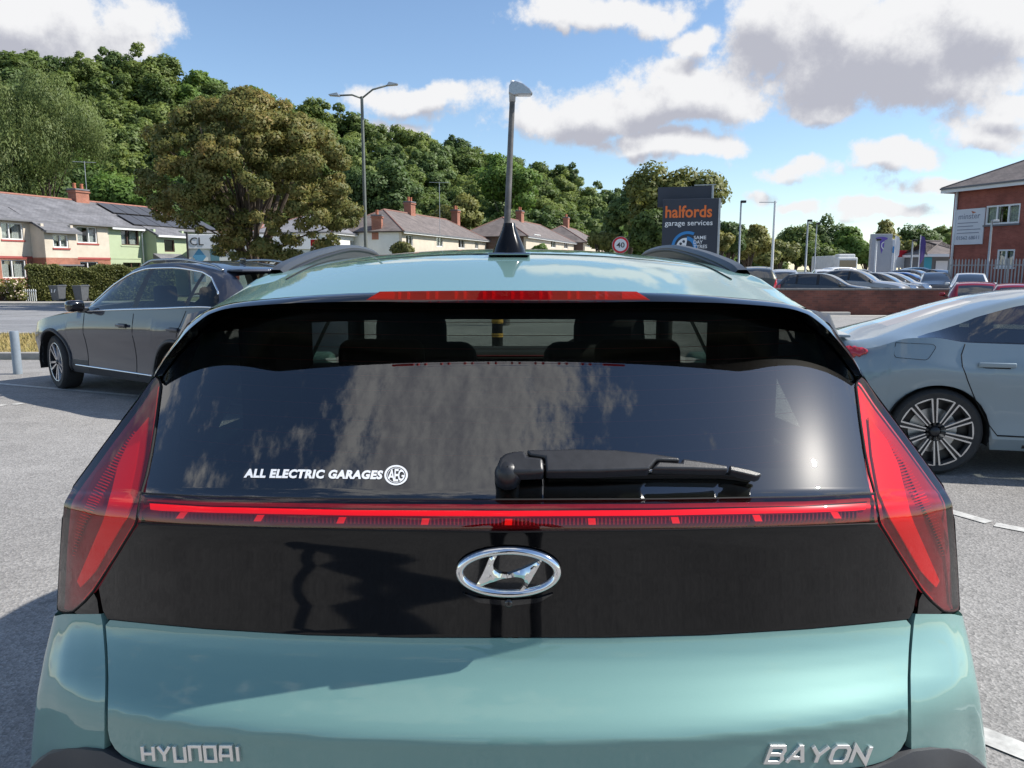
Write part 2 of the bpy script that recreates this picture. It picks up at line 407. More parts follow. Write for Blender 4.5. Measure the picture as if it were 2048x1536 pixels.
P('red_bar', (.88, .02, .035), .35, emit=.38)  # added emission keeps the red line bright on the shaded tail
P('red_house', (.29, .11, .15), .35, metal=.3, var=(40, .15))
P('red_house2', (.26, .035, .045), .4, metal=.2)
P('red_led', (.88, .05, .04), .3, emit=.32)
P('brake_red', (.55, .03, .045), .3, emit=.05)
glass('lens_red', (.84, .20, .22), .045, 1.2, .003)
glass('lens_clear', (.92, .93, .95))
glass('glass_privacy', (.30, .33, .29), .045, 3.0, .0025)
glass('glass_tint', (.74, .80, .74), .04, 1.5)
P('glass_far', (.02, .024, .028), .04, coat=1, spec=.9)

# ================================================================ ground, road, car park
def gz(x, y):
    t = max(0, min(1, (y-12)/32)); t = t*t*(3-2*t)
    return -.52*t
def lotz(x, y): return -.17
def sheet(name, xs, ys, lift, m, fn=gz, **k):
    vs = [(x, y, fn(x, y)+lift) for y in ys for x in xs]; n = len(xs)
    fs = [(j*n+i, j*n+i+1, (j+1)*n+i+1, (j+1)*n+i) for j in range(len(ys)-1) for i in range(n-1)]
    return tag(mesh(name, vs, fs, m), **k)
def span(a, b, step): return list(np.linspace(a, b, max(2, int(math.ceil(abs(b-a)/step))+1)))
sheet('ground', [-1500, -600, -250]+span(-120, 60, 4)+[120, 300, 700, 1500], [-1500, -400, -100]+span(-40, 100, 3)+[160, 300, 700, 1500], -.02, 'earth', kind='structure')
sheet('car_park', span(-40, 26, 1.5), span(-30, 12.6, 1.5), 0, 'asphalt_park', kind='structure')
sheet('car_park_far', span(6, 40, 2), span(12.6, 30.4, 1.5), .0, 'asphalt_lot', kind='structure')
sheet('road', span(-90, 6, 2), span(17.4, 43.5, 1.5), .004, 'asphalt_road', kind='structure')
sheet('road_entrance', span(-3.5, 6, 1), span(12.6, 17.4, 1), .004, 'asphalt_road', kind='structure')
sheet('dealer_forecourt', span(6, 90, 4), span(30.75, 150, 5), 0, 'asphalt_lot', lotz, kind='structure')
sheet('pavement', span(-90, 2, 2), span(43.7, 46.2, 1.2), .09, 'kerb', kind='structure')
sheet('grass_verge', span(-60, -3.8, 1), span(12.85, 17.2, .6), .075, 'dry_grass', kind='structure')
def kerb_run(name, p0, p1, w, h, n):
    """a row of kerbstones, each its own part"""
    root = empty(name, (0, 0, 0), kind='structure'); a, b = Vector(p0), Vector(p1); d = (b-a)/n; ang = math.atan2(d.y, d.x)
    for i in range(n):
        c = a+d*(i+.5); z = gz(c.x, c.y)
        mb = MB().box((0, 0, h/2), (d.length-.012, w, h)); o = mb.build('kerbstone', 'kerb', root, bevel=.015) if i == 0 else None
        if i == 0: first = o
        else: o = first.copy(); COL.objects.link(o)
        o.location = (c.x, c.y, z-.02+random.uniform(-.004, .004)); o.rotation_euler = (0, 0, ang)
random.seed(4)
kerb_run('kerb', (-30, 12.72, 0), (-3.7, 12.72, 0), .13, .13, 29)
kerb_run('kerb_roadside', (-30, 17.3, 0), (-3.7, 17.3, 0), .13, .12, 29)
kerb_run('kerb_far', (-60, 43.6, 0), (2, 43.6, 0), .14, .13, 62)
# painted lines
def line(name, p0, p1, w, lift=.005, m='paint_line'):
    a, b = Vector(p0[:2]), Vector(p1[:2]); d = (b-a).normalized(); n = Vector((-d.y, d.x))*w/2
    k = max(2, int((b-a).length/1.2)); vs = []
    for i in range(k+1):
        c = a+(b-a)*i/k
        for s in (-1, 1): q = c+n*s; vs.append((q.x, q.y, gz(q.x, q.y)+lift))
    return mesh(name, vs, [(2*i, 2*i+1, 2*i+3, 2*i+2) for i in range(k)], m)
def pline(u0, v0, u1, v1, w, ext0=0, ext1=0):
    a, b = gnd(u0, v0), gnd(u1, v1); d = (b-a).normalized()
    o = line('bay_line', a-d*ext0, b+d*ext1, w); tag(o, kind='structure'); return o
pline(0, 768, 285, 793, .085, 3, 1.8)
pline(1908, 1026, 1978, 1046, .085, 1.4, 0)
pline(1990, 1050, 2048, 1061, .085, 0, 1.5)
pline(1965, 1472, 2048, 1505, .10, 1.2, 1.0)
pline(-6, 811, 8, 812, .10); pline(30, 808, 42, 809, .10)
for (a, b) in (((-4, 15.6), (.6, 14.6)), ((-30, 28.5), (-22, 28.5)), ((-18, 28.5), (-14, 28.5)), ((-10, 28.5), (-6, 28.5)), ((-40, 28.5), (-34, 28.5)), ((-34, 42.8), (0, 42.8)), ((-30, 18), (5, 18))):
    tag(line('road_marking', a, b, .12, .009), kind='structure')
# ================================================================ the teal hatchback in front of the camera
XO = -.0055*1.3
car = empty('hatchback', (XO, 3.2, 0), label='teal green hatchback seen from behind, with black rear panel and red light bar', cat='car')
OFF = Vector((0, -3.2, 0))
CURA, CURB = .13, .012
def cur(x): q = (x/.7)**2; return CURA*q + CURB*q**3
# centre profile of the tail, (z, Y); glass lies above z = 1.107
TAILP = [(.40, 1.16), (.55, 1.115), (.70, 1.098), (.735, 1.094), (.757, 1.091), (.766, 1.095), (.778, 1.106), (.80, 1.135), (.825, 1.163), (.85, 1.182), (.88, 1.1915), (.93, 1.191), (1.0, 1.1875), (1.064, 1.184), (1.075, 1.186), (1.09, 1.192), (1.1, 1.203), (1.107, 1.22)]
def prof(z):
    if z >= 1.107: return 1.22+(z-1.107)*1.05+.05*(z-1.107)**2
    return sinterp(z, TAILP)
def tail(x, z):
    zz = z+.030*(x/.66)**2
    return prof(zz)+cur(x)
def tp(d, v, off=0.0, fn=tail):
    """point of the tail surface seen at half-distance d from the car's axis and picture row v; off > 0 stands proud"""
    xc, yc = d/F, (768-v)/F; Dy, Dz = CT+yc*ST, -ST+yc*CT
    t = 1.25
    lo, hi = .8, 2.2
    f = lambda t: t*Dy-fn(t*xc, H+t*Dz)
    # bisection on the first crossing
    ts = np.linspace(lo, hi, 57); prev = f(ts[0]); a = b = None
    for q, w in zip(ts, ts[1:]):
        cur_ = f(w)
        if prev <= 0 < cur_: a, b = q, w; break
        prev = cur_
    if a is None: a, b = 1.2, 1.6
    for _ in range(30):
        m = (a+b)/2
        if f(m) > 0: b = m
        else: a = m
    t = a; p = Vector((t*xc, t*Dy, H+t*Dz))
    if off:
        e = .004
        n = Vector(((fn(p.x+e, p.z)-fn(p.x-e, p.z))/(2*e), -1, (fn(p.x, p.z+e)-fn(p.x, p.z-e))/(2*e))).normalized()
        p = p+n*off
    return p
def tnorm(p, fn=tail):
    e = .002
    return Vector(((fn(p.x+e, p.z)-fn(p.x-e, p.z))/(2*e), -1, (fn(p.x, p.z+e)-fn(p.x, p.z-e))/(2*e))).normalized()
def zone(name, poly, m, off=0.0, step=14, parent=None, smooth=True, solid=0.0, mirror=False):
    """a sheet of the tail surface bounded by a picture polygon in (d, v), with its true surface normals and a folded-in edge"""
    vs, fs = cdt(poly, step); k = len(poly)
    raw = [tp(p.x, p.y) for p in vs]; nrm = [tnorm(p) for p in raw]; pts = [p+n*off for p, n in zip(raw, nrm)]
    fs = [tuple(f) for f in fs]
    # face the camera
    a, b, c = (pts[i] for i in fs[0])
    ori = [tuple(f) if (pts[f[1]]-pts[f[0]]).cross(pts[f[2]]-pts[f[0]]).dot(nrm[f[0]]) > 0 else tuple(reversed(f)) for f in fs]
    fs = ori
    if solid:
        n0 = len(pts); rim = list(range(k))
        cen = sum((pts[i] for i in rim), Vector())/k
        top = [pts[i] for i in rim]; low = [pts[i]-nrm[i]*solid for i in rim]
        outn = []
        for i in rim:
            t = (pts[(i+1) % k]-pts[i-1]).normalized(); o_ = t.cross(nrm[i])
            outn.append(o_)
        # outward sense
        if sum(o_.dot(p-cen) for o_, p in zip(outn, top)) < 0: outn = [-o_ for o_ in outn]
        pts += top+low; nrm += outn+outn
        for i in rim:
            j = (i+1) % k; f = (n0+i, n0+j, n0+k+j, n0+k+i)
            if (pts[f[1]]-pts[f[0]]).cross(pts[f[2]]-pts[f[0]]).dot(outn[i]) < 0: f = tuple(reversed(f))
            fs.append(f)
    if mirror:
        pts = [Vector((-p.x, p.y, p.z)) for p in pts]; nrm = [Vector((-n.x, n.y, n.z)) for n in nrm]; fs = [tuple(reversed(f)) for f in fs]
    o = mesh(name, [p+OFF for p in pts], fs, m, parent or car, smooth)
    if smooth: o.data.normals_split_custom_set_from_vertices([tuple(n) for n in nrm])
    return o
def full(half):
    """mirror a half outline running from the axis (d=0) outwards and back to the axis"""
    return [p for p in half]+[(-d, v) for d, v in reversed(half) if d > 1e-6]

# lower tailgate, black panel, quarter corners
gapd = [(824, 1180), (811, 1243), (806, 1300), (804, 1360), (806, 1420), (806, 1470), (798, 1492), (786, 1508), (765, 1522), (730, 1532)]
low = [(0, 1276.5), (200, 1276), (400, 1271), (600, 1259), (720, 1248), (806, 1239), (801, 1300), (799, 1360), (800, 1420), (800, 1470), (792, 1490), (779, 1506), (758, 1520), (720, 1532), (500, 1560), (250, 1580), (0, 1585)]
zone('tailgate', full(dens2(low, 90)), 'paint_teal', 0, 13, solid=.004)
pan = [(0, 1062), (300, 1059), (600, 1051), (738, 1046), (780, 1112), (818, 1177), (807, 1237), (720, 1246), (600, 1257), (400, 1269), (200, 1274), (0, 1274.5)]
rear_panel = zone('rear_panel', full(dens2(pan, 80)), 'panel_black', .0005, 13, solid=.004)
back = [(0, 1003), (500, 1000), (735, 992), (800, 1040), (870, 1225), (868, 1300), (866, 1400), (862, 1500), (860, 1620), (0, 1640)]
zone('tailgate_inner', full(dens2(back, 60)), 'gap_black', -.014, 22)
# little black corner pieces between lamp and body
cor = [(829, 1186), (866, 1222), (868, 1226), (840, 1235), (817, 1240), (822, 1200)]
for s in (0, 1): zone('corner_panel', dens2(cor, 30, True), 'panel_black', 0, 10, mirror=bool(s), solid=.003)

# tail lamps
lampp = [(702, 756), (694, 768), (703, 840), (713, 905), (722, 950), (733, 988), (742, 1045), (782, 1110), (827, 1180), (848, 1204), (868, 1221), (884, 1224), (898, 1218), (893, 1120), (884, 1008), (878, 996), (866, 976), (800, 885), (740, 806), (712, 764)]
guide = [(723, 832), (731, 908), (745, 982), (768, 1037), (831, 1146), (860, 1177), (868, 1166), (815, 1045), (799, 990), (784, 927), (760, 877)]
guide2 = [(752, 880), (775, 945), (800, 1010), (845, 1110), (856, 1135), (862, 1120), (845, 1060), (815, 985), (790, 925), (765, 885)]
rimn = [(702, 772), (710, 840), (719, 905), (728, 950), (739, 988), (748, 1043), (787, 1107), (832, 1177), (852, 1199)]
rimo = [(696, 774), (704, 840), (714, 905), (723, 950), (734, 988), (743, 1045), (783, 1110), (828, 1180), (848, 1204)]
for s in (0, 1):
    lp = empty('tail_lamp', (0, 0, 0)); lp.parent = car; mi = bool(s)
    zone('lamp_housing', dens2(lampp, 90, True), 'red_house', -.009, 16, lp, mirror=mi)
    zone('light_guide', dens2(guide, 50, True), 'red_guide', -.004, 12, lp, mirror=mi, solid=.003)
    zone('reflector', [(d+14, v+6) for d, v in dens2([(775, 905), (800, 960), (838, 1040), (868, 1110), (872, 1080), (850, 1010), (815, 935)], 40, True)], 'red_house2', -.005, 10, lp, mirror=mi)
    zone('lamp_rim', dens2(rimn, 40)+list(reversed(dens2(rimo, 40))), 'red_guide', -.002, 10, lp, mirror=mi)
    zone('lamp_lens', dens2(lampp, 110, True), 'lens_red', .004, 13, lp, mirror=mi)
    # fine vertical ribs of the outer reflector
    mb = MB()
    for q in np.linspace(0, 1, 46):
        d0_, v0_ = interp(q, [(0, 748), (.4, 800), (.75, 850), (1, 872)]), 862+q*250
        w_ = 5+16*math.sin(math.pi*min(1, q*1.02))
        a, b_ = tp(d0_, v0_, -.0035), tp(d0_+w_, v0_-w_*.35, -.0035); c, e_ = tp(d0_+w_, v0_-w_*.35+2.6, -.0055), tp(d0_, v0_+2.6, -.0055)
        qd = [a+OFF, b_+OFF, c+OFF, e_+OFF]
        if mi: qd = [Vector((-p.x, p.y, p.z)) for p in qd]
        mb.add(qd, [(0, 1, 2, 3)])
    tag(mb.build('reflector_ribs', 'red_guide', lp), kind='stuff')
    # dark joint round the lens
    pts = [tp(d, v, .001)+OFF for d, v in dens2(lampp, 110, True)]
    if mi: pts = [Vector((-p.x, p.y, p.z)) for p in pts]
    MB().tube(pts+[pts[0]], .0028, 6).build('lamp_seal', 'gap_black', lp, True)
# the light bar
bar = empty('light_bar', (0, 0, 0)); bar.parent = car
b_out = [(0, 1003), (300, 1002), (600, 997), (732, 989), (740, 1043), (600, 1050), (300, 1057.5), (0, 1061)]
zone('bar_housing', full(dens2(b_out, 70)), 'red_house2', -.006, 14, bar)
zone('bar_glow_line', full(dens2([(0, 1020.5), (300, 1019), (600, 1012.5), (724, 1005), (716, 1020), (600, 1024.5), (300, 1030.5), (0, 1032)], 70)), 'red_bar', -.002, 9, bar, solid=.002)
zone('bar_upper_strip', full(dens2([(0, 1006), (300, 1005), (600, 1000), (730, 993), (731, 999), (600, 1009), (300, 1014), (0, 1015)], 70)), 'red_house', -.003, 9, bar)
for k in range(9):
    u = (-653, -498, -333, -165, 2, 169, 336, 500, 657)[k]; v = 1044-(abs(u)/690)**2*15; sh = -.55*u/660*8
    zone('bar_led', [(u-7+sh, v-6.5), (u+8+sh, v-6.5), (u+7-sh, v+6.5), (u-8-sh, v+6.5)], 'red_led', -.001, 8, bar, smooth=False)
# fine prisms of the lower strip
mb = MB()
for q in np.linspace(-700, 700, 176):
    v = 1043-(abs(q)/690)**2*14.5
    a, b_ = tp(q, v-7, -.003)+OFF, tp(q, v+8, -.003)+OFF; c, d = tp(q+3.4, v+8, -.0045)+OFF, tp(q+3.4, v-7, -.0045)+OFF
    mb.add([a, b_, c, d], [(0, 1, 2, 3)])
tag(mb.build('bar_prisms', 'red_house', bar), kind='stuff')
zone('bar_lens', full(dens2(b_out, 80)), 'lens_red', .003, 12, bar)
MB().tube([tp(d, v, .001)+OFF for d, v in dens2([(-738, 1047), (-600, 1052), (-300, 1059.5), (0, 1063), (300, 1059.5), (600, 1052), (738, 1047)], 60)], .0022, 6).build('bar_seal', 'gap_black', bar, True)
MB().tube([tp(d, v, .001)+OFF for d, v in dens2([(-733, 988), (-600, 995.5), (-300, 1000.5), (0, 1001.5), (300, 1000.5), (600, 995.5), (733, 988)], 60)], .0030, 6).build('bar_seal', 'gap_black', bar, True)

# rear window: a grid on the same surface, running up under the spoiler
ZT = 1.437
rows = []
for i in range(25):
    t = i/24; row = []
    # side edge from the picture outline
    for j in range(41):
        s = -1+2*j/40
        if i == 0: e = tp(730, 988); 
        zb = 1.107-.030*(1)**2*(abs(s)**2)*1.0
        z = zb+(ZT-.0-zb)*t - .055*t*abs(s)**3*1.0
        xe = .652+(.716-.652)*min(1, t/.62) if t < .62 else .716-.03*(t-.62)
        row.append(Vector((s*xe, tail(s*xe, z), z))+OFF)
    rows.append(row)
vs = [p for r in rows for p in r]
rw = mesh('rear_window', vs, [(i*41+j, i*41+j+1, (i+1)*41+j+1, (i+1)*41+j) for i in range(24) for j in range(40)], 'glass_privacy', car, True)
rw.data.normals_split_custom_set_from_vertices([tuple(-tnorm(p-OFF)) if False else tuple(tnorm(p-OFF)) for p in vs])
# heater wires
mb = MB()
for z in np.linspace(1.14, 1.40, 12):
    mb.tube([Vector((x, tail(x, z)+.004, z))+OFF for x in np.linspace(-.6, .6, 13)], .0006, 4)
tag(mb.build('heater_wires', 'interior_red', rw), kind='stuff')
# black ceramic band round the window, inside
mb = MB()
for s in (-1, 1):
    pts = [(r[-1] if s > 0 else r[0]) for r in rows]
    for a, b_ in zip(pts, pts[1:]): mb.add([a+Vector((0, .006, 0)), b_+Vector((0, .006, 0)), b_+Vector((-s*.05, .004, 0)), a+Vector((-s*.05, .004, 0))], [(0, 1, 2, 3)])
for a, b_ in zip(rows[0], rows[0][1:]): mb.add([a+Vector((0, .006, 0)), b_+Vector((0, .006, 0)), b_+Vector((0, .045, .04)), a+Vector((0, .045, .04))], [(0, 1, 2, 3)])
for r0, r1 in zip(rows[20:], rows[21:]):
    for j in range(40): mb.add([p+Vector((0, .006, 0)) for p in (r0[j], r0[j+1], r1[j+1], r1[j])], [(0, 1, 2, 3)])
mb.build('window_band', 'gap_black', rw)

# spoiler: lip, side fins and underside
lip = [(0, 606), (140, 605.5), (284, 603), (400, 605), (450, 607), (520, 612), (562, 617), (590, 625), (608, 634), (640, 660), (662, 685), (681, 709), (697, 733), (709, 753)]
pnt = [(0, 582), (140, 582.5), (284, 586), (400, 592), (450, 596), (520, 602), (562, 608), (592, 617), (612, 626), (644, 652), (664, 681), (683, 708), (699, 733), (708, 752)]
def lipY(x): return 1.428+.098*(x/.7)**2
def fixY(d, v, Yf, dy=0):
    """point of the ray (d, v) at depth Yf(x)"""
    xc, yc = d/F, (768-v)/F; Dy, Dz = CT+yc*ST, -ST+yc*CT; Y = 1.45
    for _ in range(20): x = Y/Dy*xc; Y = Yf(x)+dy
    w = max(0, min(1, (abs(d)-540)/170)); w = .42*w*w*(3-2*w)
    if w > 0: Y = Y*(1-w)+(tp(d, v).y-.003+dy*.3)*w      # the fins run out onto the window surface
    t = Y/Dy; return Vector((t*xc, Y, H+t*Dz))
n_ = 46
lipc = [fixY(d, v, lipY) for d, v in [tuple(p) for p in catmull(lip, n_)]]
pntc = [fixY(d, v, lipY, .022+.02*min(1, i/n_*1.2)) for i, (d, v) in enumerate([tuple(p) for p in catmull(pnt, n_)])]
def under(p, i):
    q = i/(n_-1); x = p.x*(1-.012*q); z = p.z+.012*(1-q)
    return Vector((x, tail(x, z)-.004, z))
undc = [under(p, i) for i, p in enumerate(lipc)]
lipin = [p+Vector((-.002, .012, -.001)) for p in lipc]
rowsS = [[p+Vector((0, .03, .0)) for p in pntc], pntc, [a*.5+b*.5+Vector((0, -.004, .001)) for a, b in zip(pntc, lipc)], lipc, lipin, undc]
def sym(rows_):
    out = []
    for r in rows_: out.append([Vector((-p.x, p.y, p.z)) for p in reversed(r[1:])]+list(r))
    return out
def grid(name, rows_, m, parent, smooth=True, off=OFF, sharp=None, close=False):
    n = len(rows_[0]); vs = [p+off for r in rows_ for p in r]
    fs = [(i*n+j, i*n+j+1, (i+1)*n+j+1, (i+1)*n+j) for i in range(len(rows_)-1) for j in range(n-1)]
    return mesh(name, vs, fs, m, parent, smooth, sharp)
sp = grid('spoiler', sym(rowsS), 'gloss_black', car, True, sharp=30); recalc(sp)
# high-level brake light in the spoiler's rear edge
hb = empty('brake_light', (0, 0, 0)); hb.parent = car
def hbp(d, v, o=.0): return fixY(d, v, lipY, -.004-o)+OFF
def hbpoly(name, pts, m, o, th=.004):
    mb = MB(); n = len(pts); f = [hbp(d, v, o) for d, v in pts]; k = [p+Vector((0, th, 0)) for p in f]
    mb.add(f+k, [tuple(range(n)), tuple(range(2*n-1, n-1, -1))]+[(i, i+n, (i+1) % n+n, (i+1) % n) for i in range(n)])
    return recalc(mb.build(name, m, hb))
def hv(d, q): return 581+q*19+(abs(d)/284)**2*2.5*(1-q)
for k in range(8):
    a, b_ = -226+k*56.5, -226+(k+1)*56.5
    for w in (6, 24): hbpoly('led', [(a+w, hv(a, .14)), (a+w+5, hv(a, .14)), (a+w+5, hv(a, .88)), (a+w, hv(a, .88))], 'red_guide', .002)
for s in (-1, 1): hbpoly('end_reflector', [(s*228, hv(228, .15)), (s*255, hv(255, .12)), (s*279, hv(279, .8)), (s*228, hv(228, .85))], 'red_guide', .002)
mb = MB()
for i in range(40):
    a, b_ = -1+2*i/40, -1+2*(i+1)/40
    mb.add([hbp(257*a, hv(257*a, 0), 0), hbp(257*b_, hv(257*b_, 0), 0), hbp(284*b_, hv(284*b_, 1), 0), hbp(284*a, hv(284*a, 1), 0)], [(0, 1, 2, 3)])
recalc(mb.build('brake_housing', 'brake_red', hb))
mb = MB()
for i in range(40):
    a, b_ = -1+2*i/40, -1+2*(i+1)/40
    mb.add([hbp(257*a, hv(257*a, 0), .005), hbp(257*b_, hv(257*b_, 0), .005), hbp(284*b_, hv(284*b_, 1), .005), hbp(284*a, hv(284*a, 1), .005)], [(0, 1, 2, 3)])
mb.build('brake_lens', 'lens_red', hb)

# ---- body shell: roof, sides, bonnet.  Stations from tail to nose; index 0 roof axis, 10 roof edge, 12 window top, 18 belt, 28 sill
def roofz(Y):
    if Y < 2.55: return 1.5425-.1025*((2.55-Y)/1.09)**2
    return sinterp(Y, [(2.55, 1.5425), (2.8, 1.5425), (3.1, 1.528), (3.35, 1.49), (3.6, 1.37), (3.9, 1.19), (4.15, 1.045), (4.4, 1.0), (4.8, .94), (5.1, .86), (5.2, .74)])
def planx(Y): return sinterp(Y, [(1.2, .80), (1.5, .855), (1.75, .882), (2.1, .8875), (4.4, .8875), (4.9, .86), (5.2, .72)])
def edgex(Y): return sinterp(Y, [(1.5, .60), (1.9, .585), (2.4, .575), (3.3, .57), (3.9, .66), (4.2, .74), (4.8, .76), (5.2, .62)])
def beltz(Y): return sinterp(Y, [(1.5, 1.06), (2.2, 1.02), (3.5, .96), (4.3, .93), (5.0, .84), (5.2, .70)])
def station(Y):
    zc = roofz(Y); ex = edgex(Y); px = planx(Y); zb = min(beltz(Y), zc-.03)
    ze = zc-.04-.02*min(1, max(0, (2.0-Y)/.5))
    ze = max(ze, zb+.01)
    pts = []
    for i in range(11):
        t = i/10; pts.append((ex*t, Y, zc-(zc-ze)*(t**2.2)))
    gl = catmull([(ex, ze), (ex+.03, ze-.02) if ze-zb > .1 else (ex+(px-.03-ex)*.2, ze-.003), (ex+(px-.03-ex)*.55, ze+(zb-ze)*.5), (px-.03, zb)], 9)
    for q in gl[1:]: pts.append((q[0], Y, q[1]))
    lowc = catmull([(px-.03, zb), (px-.005, zb-.07), (px, zb-.25), (px-.01, .45), (px-.035, .27)], 11)
    for q in lowc[1:]: pts.append((q[0], Y, q[1]))
    return [Vector(p) for p in pts]
NS = len(station(2))
# first station: the outline of the tail (paint edge, then lamp edge), matched index by index
sil = [(0, 581), (284, 585.5), (450, 595), (562, 607), (613, 625), (646, 652), (685, 708), (708, 752), (745, 803), (805, 884), (868, 970), (888, 1004), (897, 1110), (903, 1222)]
def edge0(i):
    """i: 0..NS-1 along the first station"""
    return None
pA = [fixY(d, v, lipY, .024+.02*min(1, d/600)) for d, v in sil[:8]]
pB = [tp(d, v, .0) + Vector((.004, .006, 0)) for d, v in sil[8:]]
k0 = catmull([tuple(p) for p in pA], 60)+catmull([tuple(p) for p in [pA[-1]]+pB], 60)[1:]
k0 = [Vector(p) for p in k0]
# resample by arc length: indices 0..10 up to the bend of the roof corner, 11..18 to the lamp shoulder, then down
def resample(pts, n):
    L = [0]
    for a, b in zip(pts, pts[1:]): L.append(L[-1]+(b-a).length)
    out = []
    for q in np.linspace(0, L[-1], n):
        i = min(len(pts)-2, max(0, int(np.searchsorted(L, q, 'right')-1))); t = (q-L[i])/max(1e-9, L[i+1]-L[i]); out.append(pts[i].lerp(pts[i+1], t))
    return out
ia = min(range(len(k0)), key=lambda i: abs(k0[i].x-.60)+ (0 if i < 60 else 9)); ib = min(range(len(k0)), key=lambda i: (k0[i]-pB[4]).length)
st0 = resample(k0[:ia+1], 11)+resample(k0[ia:ib+1], 9)[1:]
lowq = resample(k0[ib:], 6)[1:]
st0 += lowq
# below the lamp the shell starts behind the quarter corner
for z in (.72, .58, .45, .35, .27): st0.append(Vector((.872, 1.52, z)))
st0 = st0[:NS]
Ys = [1.78, 1.95, 2.15, 2.4, 2.65, 2.9, 3.1, 3.25, 3.4, 3.55, 3.7, 3.85, 4.0, 4.12, 4.25, 4.45, 4.7, 4.95, 5.08, 5.16, 5.2]
ctrl = [st0]+[station(y) for y in Ys]
# widen the quarter just behind the lamp, keeping it inside the lamp's own outline from here
NSUB = []
for i in range(NS):
    NSUB.append(catmull([tuple(c[i]) for c in ctrl], (len(ctrl)-1)*3+1))
nrow = len(NSUB[0])
shell = [[Vector(NSUB[i][r]) for i in range(NS)] for r in range(nrow)]
def shell_piece(name, m, test, sides=(1, -1)):
    vid = {}; vs = []; fs = []; parent = None; solid = 0
    for s in sides:
        for r in range(nrow-1):
            for i in range(NS-1):
                Y = (shell[r][i].y+shell[r+1][i+1].y)/2
                if not test(r, i, Y): continue
                q = []
                for (rr, ii) in ((r, i), (r, i+1), (r+1, i+1), (r+1, i)):
                    k = (rr, ii, s if ii > 0 else 1)
                    if k not in vid:
                        p = shell[rr][ii]; vid[k] = len(vs); vs.append(Vector((p.x*s, p.y, p.z))+OFF)
                    q.append(vid[k])
                fs.append(tuple(q) if s > 0 else tuple(reversed(q)))
    o = mesh(name, vs, fs, m, parent or car, True)
    if solid: md = o.modifiers.new('s', 'SOLIDIFY'); md.thickness = solid; md.offset = -1
    return o
def is_screen(r, i, Y): return i < 10 and 3.3 < Y < 4.12
def is_side(r, i, Y): return 12 <= i < 18 and 2.2 < Y < 3.95 and not (2.95 < Y < 3.05)
WXR, WXF = 1.95, 4.5
def in_arch(r, i, Y):
    z = (shell[r][i].z+shell[r+1][i+1].z)/2
    return i >= 18 and min(math.hypot(Y-WXR, z-.33), math.hypot(Y-WXF, z-.33)) < .37
bodyo = shell_piece('body', 'paint_teal', lambda r, i, Y: not is_screen(r, i, Y) and not is_side(r, i, Y) and not in_arch(r, i, Y))
recalc(bodyo)
if sum(p.normal.z*p.area for p in bodyo.data.polygons) < 0: bodyo.data.flip_normals()
shell_piece('windscreen', 'glass_tint', is_screen)
for s in (1, -1):
    for lo_, hi_ in ((2.2, 3.0), (3.0, 4.0)): shell_piece('side_window', 'glass_tint', lambda r, i, Y: is_side(r, i, Y) and lo_ < Y < hi_, (s,))
# painted lower quarter corners round to the side
qr = []
qv = [1228, 1245, 1275, 1310, 1350, 1390, 1430, 1462, 1488, 1510, 1530, 1548]
def qgap(v): return interp(v, [(1228, 814), (1243, 811), (1300, 806), (1360, 804), (1420, 806), (1470, 806), (1548, 806)])
def qsil(v): return interp(v, [(1228, 907), (1300, 925), (1400, 944), (1480, 953), (1548, 958)])
for v in qv:
    g0, s0 = qgap(v), qsil(v)
    a = tp(g0, v, -.012); b0 = tp(g0+1, v, 0); b1 = tp(g0+(s0-g0)*.45, v, .001); b2 = tp(g0+(s0-g0)*.78, v, .000)
    Yc = tp(g0+(s0-g0)*.9, v).y+.035
    xc, yc = s0/F, (768-v)/F; t = Yc/(CT+yc*ST); b3 = Vector((t*xc, Yc, H+t*(-ST+yc*CT)))
    b4 = Vector((b3.x+.004, b3.y+.12, b3.z+.0)); b5 = Vector((b3.x-.004, b3.y+.32, b3.z))
    row = [a, b0]+[Vector(q) for q in catmull([tuple(b0), tuple(b1), tuple(b2), tuple(b3), tuple(b4), tuple(b5)], 26)][1:]
    qr.append(row)
for s in (1, -1):
    rr = [[Vector((p.x*s, p.y, p.z)) for p in r] for r in qr]
    o = grid('quarter_panel', rr, 'paint_teal', car, True, sharp=50); recalc(o)
    if sum(p.normal.y*p.area for p in o.data.polygons) > 0: o.data.flip_normals()
# bumper (dark) below
bpv = []
for v, dd in ((1496, 0), (1512, .012), (1545, .02), (1620, .03)):
    row = []
    for q in np.linspace(0, 1, 26):
        d = q*958; vv = v+ (0 if v > 1600 else interp(d, [(0, 84), (500, 66), (720, 40), (780, 16), (810, 0), (860, -2), (905, 6), (935, 20), (958, 42)]))
        p = tp(min(d, 880), vv, .006+dd*.5)
        if d > 880: 
            xc = d/F; t = (p.y+(d-880)/78*.06)/(CT+(768-vv)/F*ST); p = Vector((t*xc, t*(CT+(768-vv)/F*ST), H+t*(-ST+(768-vv)/F*CT)))
        row.append(p)
    bpv.append(row)
bot = [Vector((p.x, p.y-.01, .42)) for p in bpv[-1]]; bot2 = [Vector((p.x*.98, p.y+.08, .25)) for p in bpv[-1]]
top_in = [p+Vector((0, .03, .002)) for p in bpv[0]]
bo = grid('rear_bumper', sym([top_in]+bpv+[bot, bot2]), 'bumper_plastic', car, True, sharp=60); recalc(bo)
